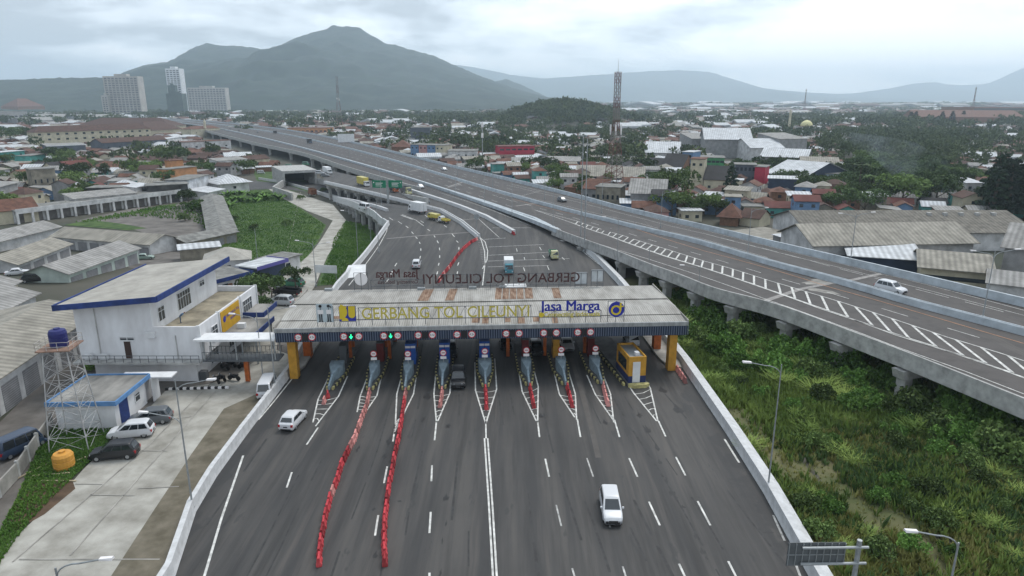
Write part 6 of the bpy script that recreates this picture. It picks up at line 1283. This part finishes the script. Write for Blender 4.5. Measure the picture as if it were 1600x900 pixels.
# ------------------------------------------------------------------ the town: houses and trees to the horizon
def dn(L): return np.array([(p.x, p.y) for p in dense([Vector((q.x, q.y, 0)) for q in L], 8)])
hxy = np.concatenate([dn(WN), dn(BR)]); fxy = dn(WF)
EXC = [[(0,900),(0,640),(60,320),(330,285),(430,265),(520,262),(640,300),(900,370),(1000,440),(1100,470),(1600,640),(1600,900)],
 [(1090,415),(1095,345),(1180,338),(1240,345),(1265,346),(1600,350),(1700,470),(1600,500)],[(1100,262),(1100,240),(1262,225),(1262,262)],[(60,235),(60,205),(240,200),(240,222)]]
def excluded(px, py): return any(inpoly(px, py, E) for E in EXC)
def near_road(x, y):
    d = np.hypot(hxy[:,0]-x, hxy[:,1]-y); i = d.argmin(); d2 = np.hypot(fxy[:,0]-x, fxy[:,1]-y); w = 16+ y*.004
    if min(d[i], d2.min()) < w+4: return True
    j = d2.argmin(); return (d[i]+d2[j]) < 60 and y > 150
def treeness(px, py, x, y):
    t = (.10 if py > 200 else .20)+.5*vn(x, y, 60)+.25*vn(x, y, 22)
    def el(cx_, cy_, rx_, ry_, a):
        q = ((px-cx_)/rx_)**2+((py-cy_)/ry_)**2; return a*math.exp(-q)
    t += el(880,185,110,22,1.0)+el(760,225,60,14,.5)+el(1400,235,90,38,1.1)+el(1530,225,80,16,.5)+el(1340,300,110,24,.9)+el(1450,300,70,25,.9)+el(680,188,90,12,.5)+el(540,178,110,8,.3)+el(230,174,110,8,.9)+el(90,180,60,6,.4)+el(1240,205,60,14,.5)+el(870,255,50,10,.6)+el(1000,258,60,14,.6)
    t -= el(1010,205,60,12,.0)+el(1150,200,60,20,.25)+el(60,270,80,40,.2)
    return t
occ = {}
def free(x, y, r, cell=12):
    i, j = int(x//cell), int(y//cell); k = int(r//cell)+2
    for a in range(i-k, i+k+1):
        for b_ in range(j-k, j+k+1):
            for (u, v, q) in occ.get((a,b_), ()):
                if (u-x)**2+(v-y)**2 < (r+q)**2*.8: return False
    occ.setdefault((i,j), []).append((x,y,r)); return True
for o in list(SC.objects):
    if o.name in t_dim and o.parent is None:
        w, d, h = t_dim[o.name]; c_, s_ = math.cos(o.rotation_euler.z), math.sin(o.rotation_euler.z); mn = min(w,d)*.5; n_ = max(1, int(max(w,d)/(mn*1.4)))
        for i_ in range(n_):
            a_ = (-.5+(i_+.5)/n_)*(max(w,d)-mn)*(1 if n_ > 1 else 0); u_, v_ = (a_,0) if w > d else (0,a_); X_, Y_ = o.location.x+u_*c_-v_*s_, o.location.y+u_*s_+v_*c_; occ.setdefault((int(X_//12),int(Y_//12)),[]).append((X_,Y_,mn))
HS = []; TS = []
bands = [(150,420,8.8,14000),(420,900,12,9000),(900,1700,20,8000),(1700,3200,46,6000),(3200,6500,110,6500)]
for (ya, yb, sp, tries) in bands:
    for _ in range(tries):
        y = math.sqrt(random.uniform(ya*ya, yb*yb)); x = random.uniform(-.86, .86)*y
        if y < 420 and random.random() < .2: y = random.uniform(150, 330)
        z = TF(x, y); px, py = PR((x,y,z))
        if px < -60 or px > 1660 or py > 345: continue
        if excluded(px, py) or near_road(x, y): continue
        tr = treeness(px, py, x, y)
        if random.random() < max(.07, min(.95, tr)) :
            r = sp*random.uniform(.30,.45)
            if free(x, y, r): TS.append((x, y, z, r, random.random(), px, py))
        else:
            r = sp*random.uniform(.42,.55)
            if free(x, y, r): HS.append((x, y, z, r, random.random(), px, py))
def facing(x, y): return vn(x, y, 140)*1.2+random.choice((0,0,PI/2))+random.uniform(-.12,.12)
HS.sort(key=lambda h: h[1]); TS.sort(key=lambda h: h[1])
WP = ['white','cream','cream','grey','white','brick','pink','raw','blue','teal']; WPn = dict(white='white',cream='cream',grey='grey',brick='brick',pink='pink',raw='bare concrete',blue='blue',teal='teal')
RP = ['terracotta','terracotta','brown','brown','brown','grey','beige','grey','beige','red','white','black']; RPn = dict(terracotta='terracotta',brown='brown tiled',grey='grey sheet',beige='beige',red='red tiled',white='white sheet',black='black tiled')
LM = [((958,300),'the tall lattice mast'),((1012,300),'the grey gabled house'),((808,240),'the red banded building'),((663,235),'the painted rowhouses'),((1165,285),'the crimson-cornered office'),((1110,262),'the green galleried building'),((1140,235),'the big pale grey halls'),((1265,205),'the yellow domed mosque'),((1415,380),'the long beige factory'),((1340,300),'the tall palm tree'),((1515,300),'the white blue-doored house'),((1560,300),'the dark conifer stand'),((542,215),'the blank white billboard'),((480,205),'the long orange school'),((145,222),'the cream school'),((75,280),'the unfinished concrete block'),((285,262),'the orange house'),((24,250),'the teal house'),((380,250),'the roadside shops'),((1500,190),'the terracotta mill roof'),((22,180),'the far left slab factory'),((1225,300),'the dark blue box building'),((1030,245),'the white gabled warehouse')]
used = {}
def whereis(px, py):
    (lx, ly), nm = min(LM, key=lambda l: (l[0][0]-px)**2+((l[0][1]-py)*2.2)**2); dx, dy = px-lx, (py-ly)*2.0
    if abs(dx) > abs(dy): return ('right of ' if dx > 0 else 'left of ')+nm
    return ('in front of ' if dy > 0 else 'behind ')+nm
def uniq(base):
    used[base] = used.get(base, 0)+1; n = used[base]
    return base if n == 1 else base
HL = []
for i, (x, y, z, r, q, px, py) in enumerate(HS[:280]):
    w = r*1.75; d = w*random.uniform(.7,.95); fl = 2 if random.random() < .25 else 1; h = 3.3*fl+.3
    kind = random.choice(['gable','gable','hip','gable','flat' if random.random()<.5 else 'shed']); rh = {'gable':.24*d,'hip':.26*d,'flat':0,'shed':.8}[kind]
    wl = random.choice(WP); rf = random.choice(RP) if kind in ('gable','hip') else random.choice(['grey','concrete' if kind=='flat' else 'grey','white','beige']); a = facing(x,y)
    c, s_ = math.cos(a), math.sin(a); ctr = Vector((x,y,0)); u = Vector((c,s_,0)); nn = Vector((-s_,c,0))
    rn = RPn.get(rf,'bare concrete'); kn = {'gable':'gabled','hip':'hipped','flat':'flat','shed':'lean-to'}[kind]
    base = '%s %s roof house, %s walls, %s' % (rn, kn, WPn[wl], whereis(px,py))
    t = bld(ctr-u*w/2-nn*d/2, ctr+u*w/2-nn*d/2, d, h, kind, rh, wl, rf, base, 'house', 'house', TF, ov=.6, px=False, wins=(2,1,fl) if y < 420 else (0,0,0), group='small houses of the town', sink=2)
    HL.append((base, t, px))
ORD = ['nearest','second nearest','third nearest','fourth nearest','fifth nearest','sixth nearest','seventh nearest','eighth nearest']
def number(L, noun):
    D = {}
    for b_, t, px in L: D.setdefault(b_, []).append(t)
    for b_, ts in D.items():
        if len(b_.split()) > 13:
            b2_ = b_.replace(' roof house',' house')
            b2_ = b2_.replace(', bare concrete walls,', ', raw walls,') if len(b2_.split()) > 13 else b2_
            for o in ts: o['label'] = b2_
            b_ = b2_
        if len(ts) > 1:
            ts.sort(key=lambda o: o.location.y)
            for k, o in enumerate(ts): o['label'] = b_+', '+(ORD[k] if k < 8 else 'far')+' one'
number(HL, 'house')
# everything smaller: one mass of far roofs
def proto_house(rk):
    b = MB(); wall_mesh(b, 1, .8, .34, 'gable', .2); n = len(b.f); roof_mesh(b, 1, .8, .34, 'gable', .2, .06); return np.array(b.v, np.float32), b.f, n
def mass(name, items, rfs, wls):
    v, f, n = proto_house(0); V = []; FF = []; MI = []; k = 0
    for (x, y, z, r, q, px, py) in items:
        big = random.random() < (.05 if y < 1700 else .03); w = r*(1.7 if not big else 2.6); a = facing(x,y); c, s_ = math.cos(a), math.sin(a); sz = max(7, w*.62) if y < 1700 else w*.30+5
        P = v*np.array([w,w,sz],np.float32); Q = np.stack([P[:,0]*c-P[:,1]*s_+x, P[:,0]*s_+P[:,1]*c+y, P[:,2]+z-.3],1); V.append(Q)
        rm = random.randrange(len(rfs)) if not big else len(rfs)-1; wm = len(rfs)+random.randrange(len(wls))
        for j, ff in enumerate(f): FF.append(tuple(i_+k for i_ in ff)); MI.append(wm if j < n else rm)
        k += len(v)
    V = np.concatenate(V); me = bpy.data.meshes.new(name); me.from_pydata(V.tolist(), [], FF)
    for m in rfs+wls: me.materials.append(m)
    me.polygons.foreach_set('material_index', MI); me.update(); o = link(name, me); o['kind'] = 'stuff'; return o
o = mass('far_town', HS[280:], [RT['terracotta'],RT['brown'],RT['terracotta'],RT['grey'],RT['brown'],RT['beige'],RT['white']], [WT['dull'],WT['cream'],WT['grey'],WT['raw']])
# trees: the nearest as individuals, the rest as woodland
TLB = []
TS2 = [t for t in TS if True]
for i, (x, y, z, r, q, px, py) in enumerate(TS2[:220]):
    kd = 'bush' if q < .15 else ('tall' if q < .38 else 'broad'); h = r*random.uniform(1.5,2.3)+1.8 if kd != 'bush' else 3.5
    if 1330 < px < 1500 and py > 215: h *= 1.25
    adj = {'broad':'spreading dark green tree','tall':'slender tall dark green tree','bush':'low green bush'}[kd]; base = adj+' '+whereis(px, py)
    TLB.append((base, tree((x,y,z), h, kd, base, 'trees among the houses'), px))
number(TLB, 'tree')
V0 = [crown('broad', 40+i, 130, .085) for i in range(4)]; V1 = [crown('tall', 50+i, 90, .085) for i in range(2)]
def tmass(name, items, m):
    VV = []; n = 0
    for (x, y, z, r, q, px, py) in items:
        v, f = random.choice(V0 if q < .75 else V1)
        h = (r*random.uniform(1.4,2.2)+2) if y < 1700 else r*random.uniform(.35,.6)+6; w = r*2.0 if y < 1700 else r*1.6; a = random.uniform(0,6); c, s_ = math.cos(a), math.sin(a)
        P = v*np.array([w,w,h],np.float32)*np.array([1.,1.,1.]); VV.append(np.stack([P[:,0]*c-P[:,1]*s_+x, P[:,0]*s_+P[:,1]*c+y, P[:,2]+z-h*.1],1))
    V = np.concatenate(VV); o = link(name, npmesh(name, V, np.arange(len(V)).reshape(-1,4), m)); o['kind'] = 'stuff'; return o
LFS = mat('woodland_leaf',(.026,.044,.017),.85,(.03,.3),(.095,.125,.045),world=True,spec=.15)
tmass('woodland', TS2[220:], LFS)
hill = []
for _ in range(900):
    x = random.gauss(95,115); y = random.gauss(1160,120); z = TF(x,y)
    if z > 4: hill.append((x,y,z,9,random.random(),0,0))
tmass('hill_forest', hill, LFS)
# ------------------------------------------------------------------ grass and scrub
def tufts(name, poly, n, hlo, hhi, m, nb=9, keep=None, f=TF, wdt=.05, lean=.5):
    P = [G(a,b,f) for a,b in poly]; P2 = [(p.x,p.y) for p in P]; xs = [p[0] for p in P2]; ys = [p[1] for p in P2]; C = []
    while len(C) < n:
        x, y = random.uniform(min(xs),max(xs)), random.uniform(min(ys),max(ys))
        if inpoly(x,y,P2) and (keep is None or random.random() < keep(x,y)): C.append((x,y,f(x,y)))
    C = np.repeat(np.array(C), nb, 0); k = len(C); a = rng.uniform(0,2*PI,k); h = np.repeat(rng.uniform(hlo,hhi,n), nb)*rng.uniform(.6,1.1,k); le = rng.uniform(.1,lean,k)*h; b0 = rng.uniform(0,.25,k)*h
    dx, dy = np.cos(a), np.sin(a); w = wdt*h+.02; base = C+np.stack([dx*b0,dy*b0,np.zeros(k)],1); sx_, sy_ = -dy*w, dx*w; mid = base+np.stack([dx*le*.35,dy*le*.35,h*.6],1); tip = base+np.stack([dx*le,dy*le,h],1); O = np.zeros(k)
    V = np.stack([base-np.stack([sx_,sy_,O],1)*.6, base+np.stack([sx_,sy_,O],1)*.6, mid+np.stack([sx_,sy_,O],1), tip, mid-np.stack([sx_,sy_,O],1)],1).reshape(-1,3); F = np.arange(5*k).reshape(k,5)
    o = link(name, npmesh(name, V, F, m)); o['kind'] = 'stuff'; return o
GM = [mat('grass_blade_a',(.085,.15,.035),.9,(.10,.3),(.26,.34,.09),world=True,spec=.1), mat('grass_blade_b',(.20,.22,.06),.9,(.16,.3),(.40,.38,.15),world=True,spec=.1), mat('grass_blade_c',(.05,.10,.032),.9,(.2,.3),(.13,.20,.07),world=True,spec=.1), mat('lawn_blade',(.06,.15,.028),.9,(.12,.3),(.17,.29,.065),world=True,spec=.1)]
VG = [(1010,436),(1060,445),(1130,465),(1300,535),(1450,595),(1640,690),(1640,940),(1330,940),(1280,905),(1205,760),(1146,676),(1075,565)]
def path_gap(x, y): px, py = PR((x,y,TF(x,y))); u = abs((py-700)-(px-1200)*.62+14*math.sin(px*.05))/24; return 1 if u > 1 or px > 1480 else .04+.3*u*u
def kA(x,y): return path_gap(x,y)*max(.05, min(1,.45+1.3*vn(x,y,13)))
def kB(x,y): return path_gap(x,y)*max(.02, min(1,.30-1.3*vn(x,y,13)))
def kC(x,y): return path_gap(x,y)*max(.02, min(1,.35+1.4*vn(x+99,y,9)))
tufts('tall_grass', VG, 9000, .5, 1.3, GM[0], 10, kA); tufts('dry_grass', VG, 9000, .4, 1.0, GM[1], 9, kB); tufts('weeds', VG, 5500, .4, 1.2, GM[2], 9, kC, wdt=.09)
tufts('short_grass', VG, 6000, .12, .4, GM[1], 6)
tufts('field_grass', [(335,330),(420,300),(455,318),(508,352),(480,400),(455,428),(345,385),(372,372)], 13000, .15, .42, GM[3], 7, f=PK, wdt=.06)
tufts('field_grass', [(522,372),(540,345),(575,352),(588,368),(565,402),(538,425),(522,445),(500,445)], 6000, .15, .42, GM[3], 7, f=PK, wdt=.06)
tufts('strip_grass', [(-40,930),(-10,850),(30,770),(60,700),(80,668),(150,655),(190,668),(150,712),(60,800),(20,850),(-5,890)], 4500, .1, .3, GM[3], 7, f=PK, wdt=.07)
tufts('yard_weeds', [(110,348),(250,322),(278,322),(325,335),(330,365),(300,345),(210,338),(150,347)], 900, .3, .8, GM[3], 8, f=PK, wdt=.09)
# shrubs of the scrubland, each its own thing
SC_ = []
spots = []
for _ in range(4000):
    if len(spots) >= 190: break
    px, py = random.uniform(1060,1600), random.uniform(470,880)
    if not inpoly(px,py,VG): continue
    p = G(px,py,TF)
    near = 1.0 if py < 470+(px-1060)*.36+80 else .12
    if random.random() > near or path_gap(p.x,p.y) < 1 or any((p-q).length < 1.9 for q in spots): continue
    spots.append(p)
NAP = [blades(150, 1.8, .05, 1.3, .7, s_, 0, .75, 3).mesh('foliage', GM[0], fix=False) for s_ in (21,22)]
for i, p in enumerate(spots):
    px, py = PR(p); nearv = py < 480+(px-1060)*.36+70
    w_ = ('beside the highway piers' if nearv else 'in the middle of the scrub')
    if random.random() < .45:
        t = thing('reed_clump', 'clump of tall arching reed grass '+w_, 'reed clump', p, random.uniform(0,6), 'reed clumps '+w_); link('foliage', NAP[i%2], t, scale=random.uniform(.8,1.3)*(1.15 if nearv else .85))
    else:
        k = random.choice(TK_['bush']); tree(p, random.uniform(2.2,4.0)*(1.1 if nearv else .6), 'bush', 'rounded green shrub '+w_, 'green shrubs '+w_, wide=.75, key=k)
for x, y in ((448,352),(505,300),(470,312),(452,310),(395,360),(365,345)): tree(G(x,y,PK), 2.4, 'bush', 'dark green shrub by the concrete road and the field', 'shrubs beside the concrete road', wide=.9, key=('bush',1,6))
for x, y in ((150,578),(165,580),(180,581)): tree(G(x,y,PK), 1.5, 'bush', 'low green shrub between the guardhouse and the office wall', 'shrubs by the office wall')
# smoke
sm_ = bpy.data.materials.new('smoke_air'); sm_.use_nodes = True; t_ = sm_.node_tree; t_.nodes.clear(); o_ = t_.nodes.new('ShaderNodeOutputMaterial'); pv = nd(t_, 'ShaderNodeVolumePrincipled'); pv.inputs['Color'].default_value = (.75,.85,1,1)
tcn = t_.nodes.new('ShaderNodeNewGeometry'); nn_ = nd(t_, 'ShaderNodeTexNoise', Scale=.09, Detail=3.0); t_.links.new(tcn.outputs['Position'], nn_.inputs['Vector']); r_ = nd(t_, 'ShaderNodeMapRange'); r_.inputs[1].default_value = .42; r_.inputs[2].default_value = .7; r_.inputs[4].default_value = .017; t_.links.new(nn_.outputs[0], r_.inputs[0]); t_.links.new(r_.outputs[0], pv.inputs['Density']); t_.links.new(pv.outputs[0], o_.inputs['Volume'])
q = G(1462,318,TF); b = MB(); R_ = []
for k, (dx_, dz_, rr) in enumerate(((0,0,3),(-2,6,7),(-8,13,11),(-18,20,10),(-30,24,6),(-40,27,2))): R_.append([(dx_+math.cos(a)*rr*.8, math.sin(a)*rr*.9, dz_+math.sin(a+1)*rr*.4) for a in np.linspace(0,2*PI,15)[:-1]])
b.loft(R_); o = b.build('smoke', sm_, None, q, smooth=True); o['kind'] = 'stuff'

for o in SC.objects:
    l = o.get('label')
    if l and len(l.replace('-',' ').split()) > 16:
        for a, b_ in ((' tiled',''),(' sheet',''),(' roof house',' house'),(' with ',', '),(' bare concrete',' raw')):
            if len(l.replace('-',' ').split()) > 16: l = l.replace(a, b_)
        o['label'] = l
# ------------------------------------------------------------------ haze
hz = bpy.data.materials.new('haze_air'); hz.use_nodes = True; t_ = hz.node_tree; t_.nodes.clear()
o_ = t_.nodes.new('ShaderNodeOutputMaterial'); pv = nd(t_, 'ShaderNodeVolumePrincipled'); pv.inputs['Color'].default_value = (.72,.87,1.0,1)
pv.inputs['Density'].default_value = 1.35e-4; pv.inputs['Anisotropy'].default_value = .3; t_.links.new(pv.outputs[0], o_.inputs['Volume'])
h_ = MB().box(-9000,9000,-400,14400,-8,640).build('haze', hz); h_['kind'] = 'stuff'
